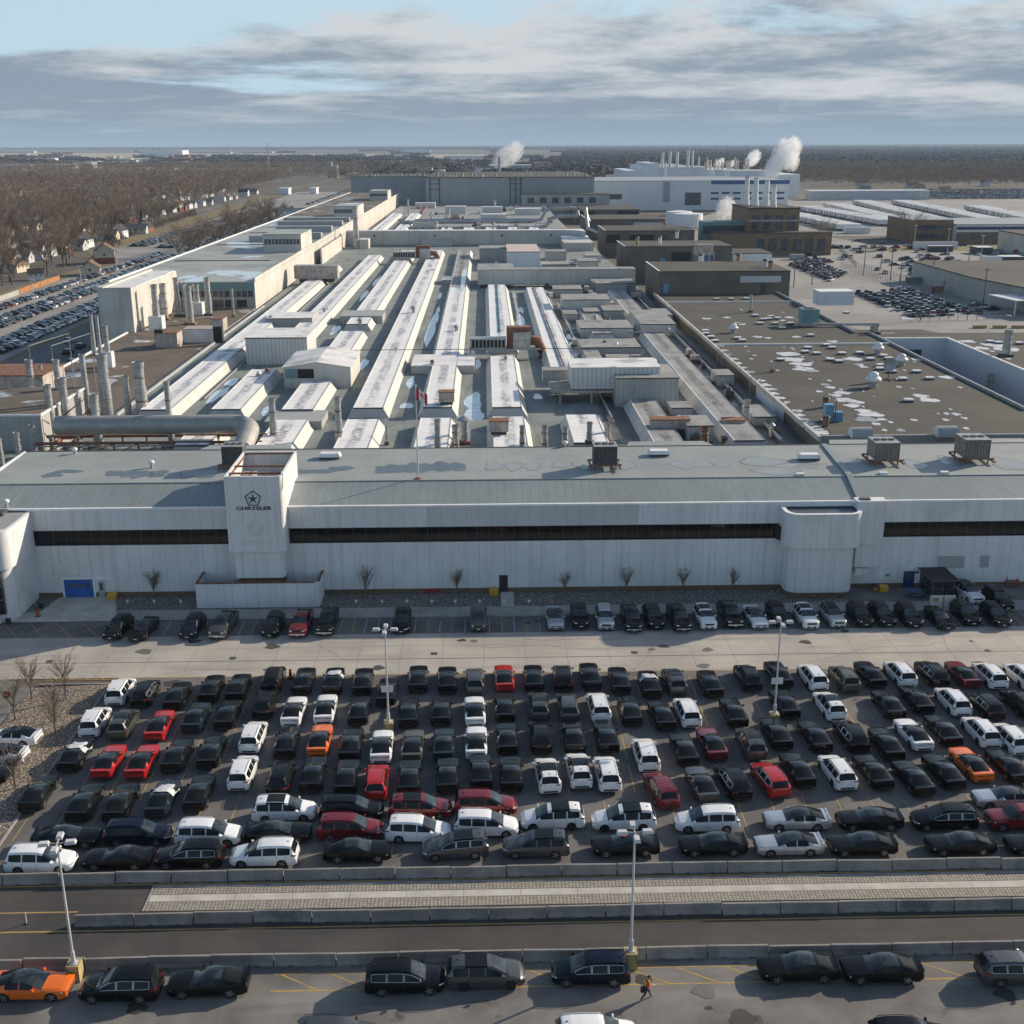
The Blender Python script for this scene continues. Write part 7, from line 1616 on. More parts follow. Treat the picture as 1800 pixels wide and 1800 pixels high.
# right-hand staff lot near the horizon
for Y in (1165, 1180, 1196, 1218, 1240, 1256, 1278, 1300, 1316, 1338, 1360, 1376):
    for k in range(115):
        x = 400+3.0*k+(Y-1180)*.42
        if rng.random() < .12: continue
        if -15 < proj(x, Y, 1)[0] < 1815: overflow.append((x, Y, R(90), rng.choice(FCOL), rng.randint(0, 1)))
def merge(name, items, label, cat):
    """one mesh of many small copies, with numpy"""
    vs, fl, ml, off, mats_ = [], [], [], 0, []
    for (x, y, z, rz, s, me) in items:
        n = len(me.vertices); co = np.empty(n*3, 'f'); me.vertices.foreach_get('co', co); co = co.reshape(-1, 3)*np.array(s if isinstance(s, (tuple, list)) else (s, s, s), 'f')
        c_, s_ = cos(rz), sin(rz); R_ = np.array([[c_, s_, 0], [-s_, c_, 0], [0, 0, 1]], 'f'); vs.append(co@R_+np.array([x, y, z], 'f'))
        mm = []
        for m in me.materials:
            if m not in mats_: mats_.append(m)
            mm.append(mats_.index(m))
        key = me.name
        if key not in CACHE: CACHE[key] = ([list(p.vertices) for p in me.polygons], [p.material_index for p in me.polygons])
        ps, mi = CACHE[key]; fl += [[i+off for i in p] for p in ps]; ml += [mm[i] for i in mi]; off += n
    me = bpy.data.meshes.new(name); V_ = np.concatenate(vs); me.vertices.add(len(V_)); me.vertices.foreach_set('co', V_.ravel())
    tot = np.array([len(p) for p in fl], 'i'); st = np.concatenate(([0], np.cumsum(tot)[:-1])).astype('i')
    me.loops.add(int(tot.sum())); me.loops.foreach_set('vertex_index', np.fromiter((i for p in fl for i in p), 'i', int(tot.sum())))
    me.polygons.add(len(fl)); me.polygons.foreach_set('loop_start', st); me.polygons.foreach_set('loop_total', tot); me.polygons.foreach_set('material_index', np.array(ml, 'i'))
    for m in mats_: me.materials.append(m)
    me.update(calc_edges=True); me.validate()
    return tag(link(name, me), label, cat, None, 'stuff')
CACHE = {}
if overflow: merge('far_parked_cars', [(x, y, 0, r_, 1, fcar(c, k)) for x, y, r_, c, k in overflow], 'mass of tiny parked cars in the farthest lots', 'parked cars')

# semi-trailers
tm = MB().mat('trailer').box(-8, 8, -1.25, 1.25, 1.15, 4.1); tm.mat('steel_grey').box(-8.02, -8.0, -1.2, 1.2, 1.2, 4.0).box(-7.9, 7.9, -.5, .5, .9, 1.14)
tm.mat('black')
for wx in (-5.8, -4.6): tm.box(wx-.5, wx+.5, -1.2, 1.2, 0, 1.0)
tm.mat('steel_dark').box(5.2, 5.5, -.9, .9, 0, .9)
trm = tm.mesh('semi_trailer'); nT = 0
TR = [(228, 739, 224, 900), (268, 781, 261, 964), (275, 752, 295, 1008), (298, 750, 334, 1056), (338, 776, 368, 1053), (368, 775, 410, 1055)]
for ri, (X, y0, Xf, y1) in enumerate(TR):
    y = y0; k = 0
    while y < y1 and nT < 290:
        k += 1; y += 4.6 if ri else 4.0
        if rng.random() < .05: continue
        nT += 1; o = link('semi_trailer', trm, None, (X+(Xf-X)*(y-y0)/(y1-y0)+rng.uniform(-.5, .5), y, 0.02)); o.rotation_euler[2] = R(rng.uniform(-1, 1))
        tag(o, 'white box trailer, %s from the front in the %s trailer row from the left' % (nth(k), nth(ri+1)), 'trailer', 'white trailers parked in long rows')
for i, (px0, px1, py, h, w, m_, lb) in enumerate(((1607, 1685, 438, 3.5, 3, 'trailer', 'long white trailer in the right yard'), (1633, 1676, 443, 2.9, 3, 'steel_dark', 'dark grey container in front of the long white trailer'), (1718, 1745, 447, 3.2, 9, 'steel_dark', 'black container at the far right yard'), (1727, 1762, 463, 2.9, 4, 'trailer', 'white container beside the dark ones at right'), (1763, 1800, 463, 2.9, 8, 'steel_dark', 'row of dark containers beside the beige store'), (1487, 1530, 411, 3.5, 6, 'trailer', 'group of pale trailers near the power house'), (1595, 1632, 499, 2.4, 3, 'green_box', 'green container by the yard fence'), (1641, 1659, 515, 2.4, 2.5, 'rust', 'rust-red skip by the yard fence'), (1390, 1415, 457, 2.4, 3, 'steel_grey', 'grey container behind the white walled store'))):
    xa, y = at(px0, py); xb, _ = at(px1, py); t = thing('container', lb, 'container', (xa, y, 0)); b = MB().mat(m_).box(xa, xb, y, y+w, .1, h); part('body', b, t); b = MB().mat('trailer' if m_ == 'steel_dark' else 'steel_grey').box(xa-.05, xb+.05, y-.05, y+w+.05, h+.005, h+.1); part('roof', b, t)
# utility poles and yard lamps
for i, (px, pyb, pt) in enumerate(((1518, 483, 428), (1548, 473, 433), (1565, 493, 424), (1582, 499, 454), (1638, 502, 447), (1655, 546, 492), (1702, 468, 432), (1727, 545, 470), (1618, 563, 505), (1395, 505, 455), (1427, 501, 470))):
    x, y = at(px, pyb); z = atY(px, pt, y)[1]; b = MB().mat('pole_wood').cyl(x, y, 0, z, .22, 6, .14); t = thing('utility_pole', 'timber utility pole in the right yards, %s from the left' % nth(sorted([1518, 1548, 1565, 1582, 1638, 1655, 1702, 1727, 1618, 1395, 1427]).index(px)+1), 'utility pole', (x, y, 0), 'utility poles in the right yards'); part('pole', b, t)
    b = MB().mat('pole_wood').box(x-1.1, x+1.1, y-.08, y+.08, z-.9, z-.7); part('crossarm', b, t)
for i, (px, pyb, pt) in enumerate(((1606, 443, 397), (1664, 452, 403), (1723, 465, 415), (1140, 345, 300), (145, 430, 380), (62, 545, 493), (143, 500, 468), (206, 480, 440), (42, 600, 556), (207, 470, 430), (307, 447, 418), (265, 462, 428))):
    x, y = at(px, pyb); z = min(14, atY(px, pt, y)[1]); b = MB().mat('lamp_white').cyl(x, y, 0, z, .16, 6, .1); t = thing('yard_lamp', 'pale lot lamp standing far off, %s from the left' % nth(sorted([1606, 1664, 1723, 1140, 145, 62, 143, 206, 42, 207, 307, 265]).index(px)+1), 'street lamp', (x, y, 0), 'far lot lamps'); part('pole', b, t)
    b = MB().mat('lamp_white').box(x-.9, x+.9, y-.3, y+.3, z, z+.25); part('lamp_head', b, t)
def fence(pts, h, m_, label, cat='fence', post=3.0, solid=False):
    t = thing('wire_fence' if not solid else 'timber_fence', label, cat, (*pts[0], 0)); b = MB().mat(m_); w = MB().mat(m_)
    for (xa, ya), (xb, yb) in zip(pts, pts[1:]):
        L_ = math.hypot(xb-xa, yb-ya); n = max(1, int(L_/post)); ux, uy = (xb-xa)/L_, (yb-ya)/L_
        for k in range(n+1): x, y = xa+ux*L_*k/n, ya+uy*L_*k/n; b.box(x-.07, x+.07, y-.07, y+.07, 0, h)
        if solid: w.tube([(xa, ya, h*.5), (xb, yb, h*.5)], .06, 4); w.raw([(xa-uy*.05, ya+ux*.05, .05), (xb-uy*.05, yb+ux*.05, .05), (xb-uy*.05, yb+ux*.05, h-.1), (xa-uy*.05, ya+ux*.05, h-.1), (xa+uy*.05, ya-ux*.05, .05), (xb+uy*.05, yb-ux*.05, .05), (xb+uy*.05, yb-ux*.05, h-.1), (xa+uy*.05, ya-ux*.05, h-.1)], [(0, 1, 2, 3), (5, 4, 7, 6), (3, 2, 6, 7), (0, 4, 5, 1), (1, 5, 6, 2), (0, 3, 7, 4)])
        else:
            for z in (.1, h*.5, h): w.tube([(xa, ya, z), (xb, yb, z)], .035, 3)
    part('post', b, t); part('wire' if not solid else 'boards', w, t)
fence([at(1475, 440), at(1505, 470), at(1580, 492), at(1640, 517), at(1720, 545)], 2.3, 'chain', 'chain-link fence winding between the right yards')
fence([at(1478, 470), at(1560, 500), at(1600, 512)], 2.3, 'chain', 'chain-link fence beside the small pen of stored cars')
fence([at(1600, 566), at(1700, 563), at(1800, 560)], 2.3, 'chain', 'chain-link fence in front of the wide pen')
fence([at(35, 517), at(105, 492)], 2.0, 'fence_wood', 'orange timber fence behind the left lot', solid=True, post=2.5); fence([at(0, 530), at(34, 518)], 2.0, 'wall_grey', 'grey board fence behind the left lot', solid=True, post=2.5)
fence([(-98, 190), (-98, 240), (-99, 280)], 2.2, 'chain', 'chain-link fence along the side street by the stacks')
for i, px in enumerate((1722, 1757, 1790)):
    x, y = at(px, 577); b = MB().mat('wood').box(x-2, x+2, y-.4, y+.4, .0, .9); solo('timber_barrier', b, 'tan barrier block at the edge of the right yard, %s from the left' % nth(i+1), 'barrier', (x, y, 0))
x, y = at(1385, 418); fence([at(1478, 412), at(1560, 405)], 2.0, 'chain', 'low fence by the power house road')

# ------------------------------------------------------------------ trees
def tree_meshes(seed, h, spread, twigm, dens=1.0, far=False):
    r_ = random.Random(seed); tr = MB().mat('bark'); cr = MB().mat(twigm)
    tr.tube([(0, 0, 0), (r_.uniform(-.2, .2), r_.uniform(-.2, .2), h*.28), (r_.uniform(-.4, .4), r_.uniform(-.4, .4), h*.62)], [h*.026, h*.018, h*.009], 6)
    tips = []
    nb = 9 if not far else 5
    for k in range(nb):
        a = 2*pi*k/nb+r_.uniform(-.4, .4); z0 = h*r_.uniform(.22, .45); l = spread*r_.uniform(.6, 1.0); z1 = h*r_.uniform(.62, .97)
        p0 = Vector((0, 0, z0)); p1 = Vector((cos(a)*l*.45, sin(a)*l*.45, z0+(z1-z0)*.5)); p2 = Vector((cos(a)*l, sin(a)*l, z1))
        tr.tube([p0, p1, p2], [h*.011, h*.007, h*.002], 4, cap=False)
        for q_ in range(4 if not far else 2):
            u = r_.uniform(.35, .95); base = p0.lerp(p1, u*2) if u < .5 else p1.lerp(p2, u*2-1)
            a2 = a+r_.uniform(-1.3, 1.3); l2 = spread*r_.uniform(.25, .5); e = base+Vector((cos(a2)*l2, sin(a2)*l2, l2*r_.uniform(.5, 1.2)))
            tr.tube([base, e], [h*.005, h*.0015], 3, cap=False); tips.append((base, e))
        tips.append((p1, p2))
    tips.append((Vector((0, 0, h*.5)), Vector((0, 0, h*.98))))
    n = int((2300 if not far else 230)*dens); wd = .036 if not far else .13
    for k in range(n):
        p, e = tips[k % len(tips)]; q = p.lerp(e, r_.uniform(.15, 1.0))+Vector((r_.gauss(0, .5), r_.gauss(0, .5), r_.gauss(0, .45)))*(spread*.22)
        d_ = Vector((q.x*.35+r_.gauss(0, 1)*.7, q.y*.35+r_.gauss(0, 1)*.7, 1.0+r_.gauss(0, .6))).normalized()*r_.uniform(.5, 1.35)*(1 if not far else 2.1)
        s_ = Vector((r_.gauss(0, 1), r_.gauss(0, 1), r_.gauss(0, 1))).normalized()*wd
        cr.face([q-s_, q+s_, q+d_])
    return tr.mesh('trunk'), cr.mesh('crown')
def conifer(seed, h):
    r_ = random.Random(seed); tr = MB().mat('bark'); tr.cyl(0, 0, 0, h*.9, h*.02, 6, .03); cr = MB().mat('evergreen')
    for k in range(900):
        z = h*(.08+.92*r_.random()); rad = (1-z/h)*h*.22*r_.uniform(.3, 1.05)+.1; a = r_.uniform(0, 2*pi); q = Vector((rad*cos(a), rad*sin(a), z)); d_ = Vector((cos(a), sin(a), -.35))*r_.uniform(.4, .9); s_ = Vector((-sin(a), cos(a), r_.uniform(-.3, .3)))*.22
        cr.face([q-s_, q+s_, q+d_])
    return tr.mesh('trunk'), cr.mesh('crown')
def bush(seed, h, w, m_):
    r_ = random.Random(seed); cr = MB().mat(m_)
    for k in range(500):
        a = r_.uniform(0, 2*pi); u = r_.random()**.5*w; z = h*(1-(u/w)**2)*r_.uniform(.2, 1); q = Vector((u*cos(a), u*sin(a), z)); d_ = Vector((r_.gauss(0, .4), r_.gauss(0, .4), .6)); s_ = Vector((r_.gauss(0, 1), r_.gauss(0, 1), 0)).normalized()*.12
        cr.face([q-s_, q+s_, q+d_])
    return cr.mesh('bush')
TM = [tree_meshes(100+i, h, s, m_) for i, (h, s, m_) in enumerate(((14, 6.5, 'twig'), (17, 7.5, 'twig'), (12, 5.5, 'twig3'), (15, 7.5, 'twig2'), (18, 7, 'twig2'), (13, 7, 'twig3')))]
TF_ = [tree_meshes(200+i, h, s, m_, far=True) for i, (h, s, m_) in enumerate(((14, 7, 'twig'), (16, 8, 'twig2'), (13, 7, 'twig3'), (15, 8, 'twig')))]
CON = [conifer(300+i, h) for i, h in enumerate((13, 10))]
houses = []
def inside_w(x, y):           # residential district at left
    e = -178 if y < 560 else -178-(y-560)*.26 if y < 700 else -214-(y-700)*.06
    return x < e-4 and y < 1900 and x > -.46*y-40
pts = []
cell = 10.5
rt_ = random.Random(21)
y = 430.0
while y < 1750:
    x = -.46*y-30
    while x < -150:
        if inside_w(x, y) and rt_.random() < .62+.3*sin(x*.021+1)*sin(y*.017): pts.append((x+rt_.uniform(-4.5, 4.5), y+rt_.uniform(-4.5, 4.5)))
        x += cell
    y += cell*(1 if y < 900 else 1.15)
HS = [(178, 440, 10, 8, 'wall_beige', 'roof_brownish', 'two-storey grey and red brick house with a brown roof next to the left lot'), (152, 455, 8, 7, 'wall_beige', 'roof_brownish', 'low house with a brown roof beside the two-storey one'), (65, 485, 7, 6, 'white_wall', 'roof_grey', 'small white garage by the left fence')]
mat_rb = M['roof_brownish'] = mat('brown_shingle_roof', (.20, .125, .085), .9, col2=(.15, .10, .07), scale=.4); M['roof_grey'] = mat('grey_shingle_roof', (.13, .13, .13), .9, col2=(.09, .09, .095), scale=.4); M['roof_dark'] = mat('dark_shingle_roof', (.055, .05, .05), .9); M['brick_red'] = mat('red_brick_wall', (.25, .085, .055), .9, col2=(.19, .07, .05), scale=1); M['siding'] = mat('cream_siding', (.60, .54, .42), .7); M['siding2'] = mat('pale_grey_siding', (.50, .52, .53), .7)
def house_mesh(w, d, h, rh, wm, rm, brick=False):
    """gabled house; ridge along X"""
    wl = MB().mat(wm).raw([(-w/2, -d/2, 0), (w/2, -d/2, 0), (w/2, d/2, 0), (-w/2, d/2, 0), (-w/2, -d/2, h), (w/2, -d/2, h), (w/2, d/2, h), (-w/2, d/2, h), (-w/2, 0, h+rh), (w/2, 0, h+rh)], [(0, 1, 5, 4), (1, 2, 6, 9, 5), (2, 3, 7, 6), (3, 0, 4, 8, 7)])
    if brick: wl.mat('brick_red').box(-w/2-.03, w/2+.03, -d/2-.03, d/2+.03, 0, h*.48)
    rf = MB().mat(rm); o = .4
    for s in (1, -1):
        e = (-w/2-o, s*(d/2+o), h-rh*o/(d/2)); f_ = (w/2+o, s*(d/2+o), h-rh*o/(d/2)); g1 = (w/2+o, 0, h+rh+.03); g2 = (-w/2-o, 0, h+rh+.03)
        tp = [e, f_, g1, g2] if s == -1 else [f_, e, g2, g1]; rf.face(tp); rf.face([(x, y, z+.15) for x, y, z in tp])
        rf.face([e, f_, (f_[0], f_[1], f_[2]+.15), (e[0], e[1], e[2]+.15)])
    rf.mat('brick_red').box(w*.2, w*.2+.8, -.4, .4, h+rh*.4, h+rh+.8)
    wn = MB().mat('window')
    for s in (-1, 1):
        for k in range(3): x = -w*.33+w*.33*k; wn.box(x-.5, x+.5, s*(d/2+.02)-.02, s*(d/2+.02)+.02, h*.6, h*.6+1.0)
    for s in (-1, 1): wn.box(s*(w/2+.02)-.02, s*(w/2+.02)+.02, -.5, .5, h*.62, h*.62+1.0)
    return [('wall', wl.mesh('wall')), ('roof', rf.mesh('roof')), ('window', wn.mesh('window'))]
HM = [('cream house with a brown roof', house_mesh(11, 8, 3.4, 2.6, 'siding', 'roof_brownish')), ('white house with a dark roof', house_mesh(10, 7.5, 4.6, 3.0, 'white_wall', 'roof_dark')), ('grey house with a grey roof', house_mesh(12, 8, 3.2, 2.6, 'siding2', 'roof_grey')), ('red brick house with a dark roof', house_mesh(11, 8, 3.2, 2.8, 'brick_red', 'roof_dark')), ('two-storey pale house on red brick', house_mesh(12, 9, 6.0, 3.0, 'siding', 'roof_brownish', True))]
hk = 0
def put_house(x, y, rz, k, label, s=1.0):
    t = thing('house', label, 'house', (x, y, 0), 'small houses among the bare trees', rz)
    for nm, me in HM[k][1]:
        o = link(nm, me, t); o.scale = (s, s, s)
    houses.append((x, y)); return t
x, y = at(186, 462); put_house(x, y, R(105), 4, 'two-storey pale house on red brick beside the left lot'); x, y = at(160, 483); put_house(x, y, R(105), 0, 'low cream house with a brown roof in front of the two-storey house')
x, y = at(64, 492); put_house(x, y, R(20), 1, 'small white house with a dark roof behind the orange fence', .6); x, y = at(28, 478); put_house(x, y, R(80), 0, 'cream house half hidden at the left edge', .9)
# street grid of the district
b = MB().mat('street')
for k in range(8):
    X = -240-75*k; b.face([(X, 430, .01+.004*k), (X+8, 430, .01+.004*k), (X+8, 1900, .01+.004*k), (X, 1900, .01+.004*k)])
for k in range(9):
    Y = 520+150*k; b.face([(-900, Y, .05+.004*k), (-215, Y, .05+.004*k), (-215, Y+8, .05+.004*k), (-900, Y+8, .05+.004*k)])
struct('district_streets', b)
rh_ = random.Random(5); cands = []
for k in range(8):
    for s in (-1, 1):
        Y = 445.0
        while Y < 1500:
            X = -236-75*k+s*19
            if inside_w(X-6, Y) and not any(abs(Y-(520+150*j+4)) < 13 for j in range(9)) and rh_.random() < .86: cands.append((X, Y, s))
            Y += 17
cands.sort(key=lambda c: c[1]); cands = [c for c in cands if -20 < proj(c[0], c[1], 3)[0] < 1300][:150]
for i, (X, Y, s) in enumerate(cands):
    k = rh_.choice((0, 1, 1, 2, 2, 3, 0, 4)); put_house(X+rh_.uniform(-2, 2), Y, R(90*rh_.randint(0, 1)+rh_.uniform(-5, 5)), k, '%s, %s nearest among the left trees' % (HM[k][0], nth(i+1)))
ppts = []
for (x, y) in pts:
    if any(abs(x-hx) < 6.5 and abs(y-hy) < 7 for hx, hy in houses if abs(y-hy) < 8): continue
    if not (-40 < proj(x, y, 8)[0] < 1200): continue
    ppts.append((x, y))
for i in range(30): x = -142+rt_.uniform(-3, 3); ppts.append((x, 560+9*i))    # street trees between the lots
ppts.sort(key=lambda p: p[1])
print('TREES', len(ppts))
def place_tree(x, y, k, label, group, s, conif=False):
    tm_, cm_ = (CON if conif else TM)[k]; nm = 'evergreen_tree' if conif else 'bare_tree'
    t = thing(nm, label, 'tree', (x, y, 0), group, rt_.uniform(0, 6.28)); t.scale = (s, s, s*rt_.uniform(.9, 1.1)); link('trunk', tm_, t); link('crown', cm_, t)
rest = []; tn = 0
for i, (x, y) in enumerate(ppts):
    s = rt_.uniform(.88, 1.28)
    if tn < 262:
        tn += 1
        if rt_.random() < .05: place_tree(x, y, rt_.randint(0, 1), 'dark evergreen among the bare trees at left, %s nearest tree there' % nth(tn), 'trees of the left district', s, True)
        else: place_tree(x, y, rt_.randint(0, 5), 'bare brown deciduous tree at left, %s nearest tree there' % nth(tn), 'trees of the left district', s)
    else: rest.append((x, y, 0, rt_.uniform(0, 6.28), s*1.05, TF_[rt_.randint(0, 3)][1])); rest.append((x, y, 0, 0, s*1.05, TF_[0][0])) if y < 700 else None
# loose trees in the right yards and by the far offices
for i, (px, py, k, s) in enumerate(((1596, 437, 1, 1.15), (1453, 425, 2, .9), (1188, 345, 0, .9), (1204, 347, 2, .8), (1440, 418, 5, .8))):
    x, y = at(px, py); place_tree(x, y, k, 'lone bare tree in the right yards, %s counted there' % nth(i+1), 'lone trees in the right yards', s)
# district at right beyond the trailers, far woods
y = 1150.0
while y < 2600:
    x = (430 if y < 1450 else 270)
    while x < .47*y:
        if rt_.random() < .85 and proj(x, y, 5)[0] > 1395 and not (y < 1390 and x < 700): rest.append((x+rt_.uniform(-6, 6), y+rt_.uniform(-6, 6), 0, rt_.uniform(0, 6), rt_.uniform(.8, 1.1), TF_[rt_.randint(0, 3)][1]))
        x += 12
    y += 13
y = 1750.0
while y < 3000:                      # more of the left wood, thinning outwards
    x = -.46*y
    while x < -60-(y-1750)*.02:
        pr = proj(x, y, 5)
        if rt_.random() < (.75 if pr[0] < 640 else .25): rest.append((x+rt_.uniform(-8, 8), y+rt_.uniform(-8, 8), 0, rt_.uniform(0, 6), rt_.uniform(.8, 1.1), TF_[rt_.randint(0, 3)][1]))
        x += 17
    y += 24
print('REST', len(rest)); merge('far_trees', rest, 'mass of bare trees filling the far district', 'trees')
rr_ = random.Random(9)
for i in range(46):
    x = rr_.uniform(420, 900); y = rr_.uniform(1250, 2300)
    if 1400 < proj(x, y, 3)[0] < 1815: k = rr_.choice((0, 1, 2)); put_house(x, y, R(90*rr_.randint(0, 1)), k, '%s among the far trees at right, %s counted there' % (HM[k][0], nth(i+1)), 1.1)
# evergreen hedge clumps along the left lot
BU = [bush(400+i, h, w, m_) for i, (h, w, m_) in enumerate(((4.5, 3.5, 'twig2'), (4, 3, 'evergreen'), (3.5, 3, 'twig')))]
for i in range(34):
    y = 575+12*i; x = -178-(max(0, y-560))*.26-2 if y < 700 else -216-(y-700)*.06; o = link('hedge_bush', BU[rr_.randint(0, 2)], None, (x+rr_.uniform(-2, 4), y, 0)); o.rotation_euler[2] = rr_.uniform(0, 6)
    tag(o, 'rough bush on the verge of the left lot, %s from the near end' % nth(i+1), 'bush', 'bushes along the left lot')

# woods near the horizon: low crowns in ragged belts
def belt_mesh(seed, w, h):
    r_ = random.Random(seed); b = MB().mat('far_wood')
    for k in range(120):
        a = r_.uniform(-w, w); y = r_.uniform(-14, 14); z = h*r_.uniform(.25, .9); s = r_.uniform(1.3, 3.4)
        n = Vector((r_.gauss(0, 1), r_.gauss(0, 1)-.5, r_.gauss(0, 1)+.8)).normalized(); t1 = n.orthogonal().normalized(); t2 = n.cross(t1); q = Vector((a, y, z))
        b.face([q+t1*s*1.3, q+t2*s, q-t1*s*1.2, q-t2*s*.9])
    b.box(-w, w, -10, 10, 0, h*.45); return b.mesh('wood_clump')
BM_ = [belt_mesh(i, 26, 11+i) for i in range(3)]
items = []; rw_ = random.Random(77)
def dens(px, py):
    # where dark woods lie between the open fields near the horizon
    d = .35
    if px < 1000:
        if py < 263: d = .9
        elif py < 276: d = .02
        elif py < 286: d = .12 if not (380 < px < 620) else .6
        elif py < 300: d = .75 if 360 < px < 640 else .30
        else: d = .30 if px < 640 else .35
    else:
        d = .93 if py < 300 else .5
        if 930 < px < 1100 and py > 285: d = .35
    return d
y = 1900.0
while y < 23500:
    x = -.47*y
    while x < .47*y:
        px, py = proj(x, y, 0)
        if rw_.random() < dens(px, py) and not (1110 < px < 1420 and y < 2000) and not (px < 640 and y < 2900):
            sc = 1+max(0, y-4000)/6000; items.append((x+rw_.uniform(-20, 20), y+rw_.uniform(-25, 25), 0, rw_.uniform(-.5, .5), (sc*1.4, sc*1.4, 1.0), BM_[rw_.randint(0, 2)]))
        x += 52*(1+max(0, y-4000)/4000)
    y += 60*(1+max(0, y-2500)/1500)
print('BELT', len(items)); merge('far_woods', items, 'dark winter woods along the horizon', 'woods')
sheet('airfield', [at(0, 281), at(880, 277), at(880, 271.5), at(0, 268.5)], .02, 'far_field')
sheet('far_fields', [at(-20, 301), at(120, 296), at(250, 296), at(250, 294.5), at(-20, 296)], .03, 'far_field')
def box_at(px0, px1, pyb, h, d, wall, label, nm='far_building', roof='white_wall'):
    xa, y = at(px0, pyb); xb, _ = at(px1, pyb); t = thing(nm, label, 'building', (xa, y, 0)); b = MB().mat(wall).box(xa, xb, y, y+d, 0, h); part('wall', b, t); b = MB().mat(roof).box(xa-.5, xb+.5, y-.5, y+d+.5, h+.02, h+.8); part('roof', b, t)
rz_ = random.Random(31)
for i in range(70):
    px = rz_.uniform(0, 1000); py = rz_.uniform(272, 300) if px < 640 else rz_.uniform(272, 306); w_ = rz_.uniform(6, 34); FBX = ('white_wall', 'siding2', 'siding', 'wall_back', 'brick_red')[rz_.randint(0, 4)]
    if 620 < px < 660 or (360 < px < 620 and py > 285): continue
    xa, y = at(px, py); xb, _ = at(px+w_, py); b = MB().mat(FBX).box(xa, xb, y, y+40, 0, rz_.uniform(6, 11)); b.mat('roof_grey').box(xa-.4, xb+.4, y-.4, y+40.4, 11.02, 11.5)
    solo('far_shed', b, 'tiny distant shed on the plain, %s of those counted outwards' % nth(i+1), 'building', (xa, y, 0), 'tiny far sheds on the plain')
FB = [(245, 315, 275, 26, 120, 'white_wall', 'long pale hangar on the airfield'), (-5, 50, 297, 9, 60, 'white_wall', 'low white works at the far left'), (60, 125, 297, 9, 60, 'siding2', 'long grey shed at the far left'), (128, 160, 296, 12, 40, 'white_wall', 'white block beside the long grey shed'), (83, 96, 287, 14, 30, 'white_wall', 'small white block beyond the left woods'), (680, 723, 291, 8, 60, 'siding2', 'pale blue-grey shed before the steam plume'), (780, 850, 278, 8, 60, 'white_wall', 'string of pale sheds near the horizon'), (610, 642, 315, 8, 30, 'siding2', 'rounded pale store beside the conveyor tower'), (490, 507, 342, 6, 20, 'white_wall', 'small white cabin beyond the left lot'), (545, 556, 341, 6, 20, 'white_wall', 'tiny white cabin near the tall grey hall'), (705, 755, 268, 12, 60, 'white_wall', 'pale row of houses at the horizon'), (1425, 1640, 352, 8, 20, 'siding2', 'very long low shed behind the trailers'), (1000, 1030, 292, 8, 40, 'siding2', 'grey shed left of the white plant'), (340, 400, 269.5, 8, 50, 'siding', 'sunlit hangars at the airfield edge, left group'), (425, 475, 269.5, 8, 50, 'siding', 'sunlit hangars at the airfield edge, right group'), (0, 50, 269, 10, 60, 'siding', 'sunlit sheds at the far left horizon'), (150, 235, 291, 9, 60, 'siding2', 'long low works under the hangar'), (255, 320, 291, 9, 50, 'roof_grey', 'dark long works under the hangar'), (860, 935, 300, 10, 60, 'wall_back', 'dim works below the distant steam')]
for f_ in FB: box_at(*f_[:6], f_[6])
t = thing('conveyor_tower', 'pale concrete batching tower with a slanted conveyor beyond the left lot', 'tower', (*at(580, 313), 0)); x, y = at(580, 313)
b = MB().mat('wall_grey').box(x-4, x+4, y, y+10, 0, 25); b.cyl(x+9, y+8, 0, 20, 4, 12); part('tower', b, t); b = MB().mat('steel_grey').tube([(x-4, y+5, 21), (x-70, y+5, 3)], 1.2, 6); part('conveyor', b, t)
x, y = at(473, 304); b = MB().mat('steel_grey').cyl(x, y, 0, 55, 1.2, 8, .6); solo('tall_mast', b, 'thin tall mast standing beyond the left woods', 'mast', (x, y, 0))
for i, (px, pb, pt) in enumerate(((878, 318, 275), (1138, 300, 282))):
    x, y = at(px, pb); z = atY(px, pt, y)[1]; b = MB().mat('steel_grey').cyl(x, y, 0, z, 2, 8); solo('far_chimney', b, 'dim chimney %s' % ('under the distant steam plume' if i == 0 else 'left of the white plant'), 'chimney', (x, y, 0), smooth=40)

# ------------------------------------------------------------------ steam
def steam_mat(dens_, scale, thr, nm, seed=0.0):
    m = bpy.data.materials.new(nm); m.use_nodes = True; t = m.node_tree; t.nodes.clear(); q = NG(t); out = q.n('ShaderNodeOutputMaterial'); pv = q.n('ShaderNodeVolumePrincipled')
    pv.inputs['Color'].default_value = (.995, .995, .995, 1); pv.inputs['Anisotropy'].default_value = 0
    tc_ = q.n('ShaderNodeTexCoord'); ob = tc_.outputs['Object']; n_ = q.noise(q.vmath('ADD', ob, (seed, seed*.7, 0)), scale, 6, .62, .5); a = q.vmath('LENGTH', ob, (0, 0, 0))
    ln = q.n('ShaderNodeVectorMath', operation='LENGTH'); q.l(ob, ln.inputs[0]); fall = q.math('SUBTRACT', 1.0, ln.outputs['Value'])
    d_ = q.math('MULTIPLY', q.ramp(q.math('ADD', n_, q.math('MULTIPLY', fall, .34)), thr-.02, thr+.10), dens_); d_ = q.math('MULTIPLY', d_, q.ramp(q.math('SUBTRACT', 1.0, ln.outputs['Value']), 0.0, .2))
    q.l(d_, pv.inputs['Density']); q.l(pv.outputs[0], out.inputs['Volume']); return m
sp_ = MB(); sp_.ball(0, 0, 0, 1, 1, 1, 20, 12)
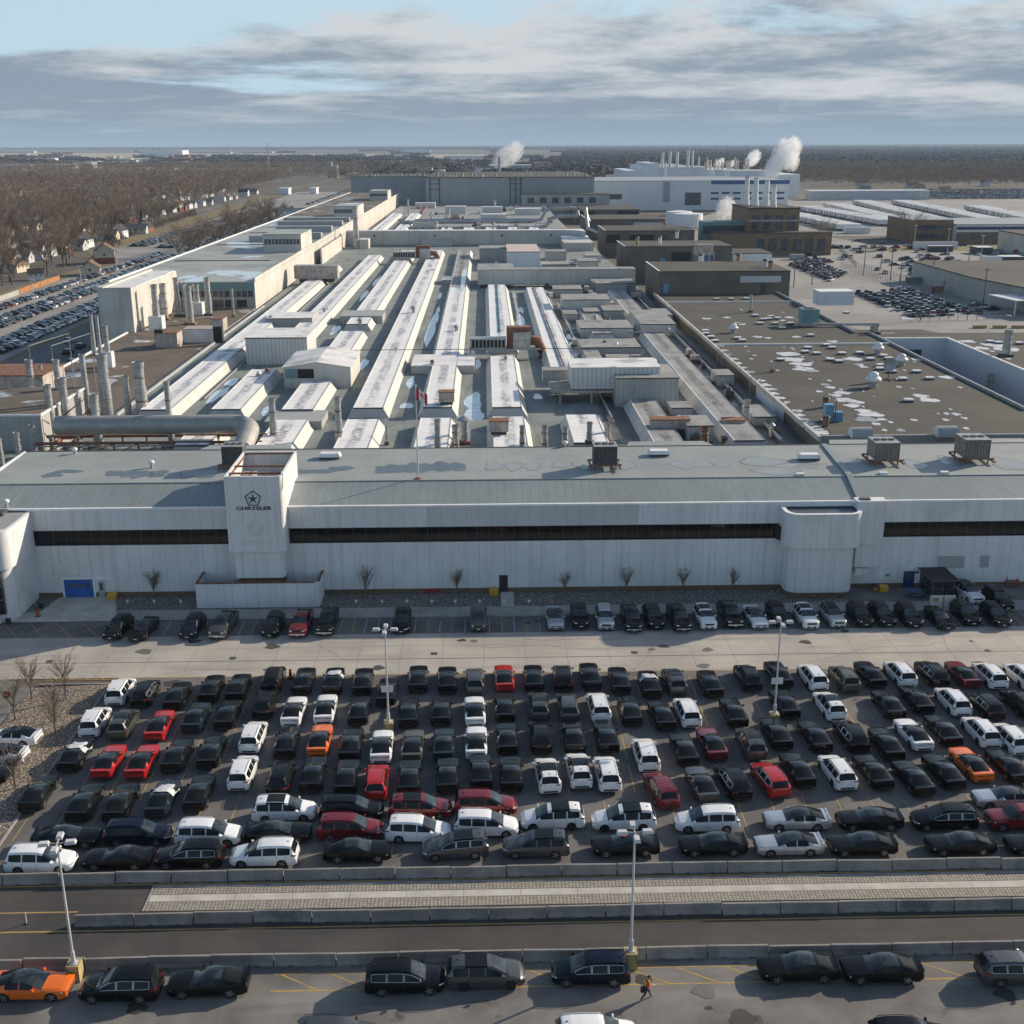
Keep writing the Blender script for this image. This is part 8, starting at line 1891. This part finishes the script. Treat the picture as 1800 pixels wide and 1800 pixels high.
def puff(px0, py0, px1, py1, Y, r, dens_, label, thr=.60, sc=2.2):
    xa, za = atY(px0, py0, Y); xb, zb = atY(px1, py1, Y); L_ = math.hypot(xb-xa, zb-za)/2
    m = steam_mat(dens_*1.1, sc*1.6, thr, 'steam', px0*.013); b = MB(); b.mat(m); b.ball(0, 0, 0, 1, 1, 1, 20, 12); o = link('steam_plume', b.mesh('steam_plume'), None, ((xa+xb)/2, Y, (za+zb)/2))
    o.scale = (r*FACT(Y), r*FACT(Y), L_); o.rotation_euler = (0, math.atan2(xb-xa, zb-za), 0); tag(o, label, 'steam', 'steam plumes', 'stuff')
FACT = lambda Y: Y/FPX
puff(1345, 318, 1378, 268, 960, 17, .26, 'lower part of the big steam plume', .53, 1.3)
puff(1362, 300, 1404, 236, 965, 26, .2, 'big white steam plume above the white plant', .55, 1.5)
puff(1388, 306, 1398, 262, 970, 14, .16, 'ragged right side of the big steam plume', .55, 1.5)
puff(1312, 294, 1336, 262, 1230, 13, .2, 'smaller steam puff left of the big plume', .55, 1.6)
puff(1283, 293, 1296, 280, 1230, 6, .2, 'tiny steam puff on the white plant roof', .52, 1.5); puff(1258, 293, 1274, 278, 1230, 7, .2, 'second tiny steam puff on the white plant roof', .52, 1.5)
puff(1262, 390, 1290, 342, 640, 19, .25, 'steam drifting beside the power house', .58, 2.0); puff(1374, 402, 1382, 378, 600, 6, .3, 'short steam puff right of the power house', .54, 1.6)
puff(862, 294, 925, 252, 2300, 20, .06, 'distant steam plume over the tall grey hall', .54, 1.7)
puff(1366, 200, 1388, 172, 1000, 12, .012, 'faint wisp of steam high above the plume', .58, 2.4)

# ------------------------------------------------------------------ air between the camera and the horizon
m = bpy.data.materials.new('haze_air'); m.use_nodes = True; t_ = m.node_tree; t_.nodes.clear(); q = NG(t_); out = q.n('ShaderNodeOutputMaterial'); pv = q.n('ShaderNodeVolumePrincipled')
pv.inputs['Color'].default_value = (.50, .66, .86, 1); pv.inputs['Density'].default_value = 5.5e-5; pv.inputs['Anisotropy'].default_value = 0.0; q.l(pv.outputs[0], out.inputs['Volume'])
b = MB(); b.mat(m); b.box(-15000, 15000, -400, 25000, -1.1, 130); hz_ = struct('haze', b, 'stuff')
SC.cycles.volume_bounces = 8; SC.cycles.max_bounces = 10; SC.cycles.diffuse_bounces = 3; SC.cycles.glossy_bounces = 3; SC.cycles.transmission_bounces = 3
print('OBJECTS', len(bpy.data.objects))
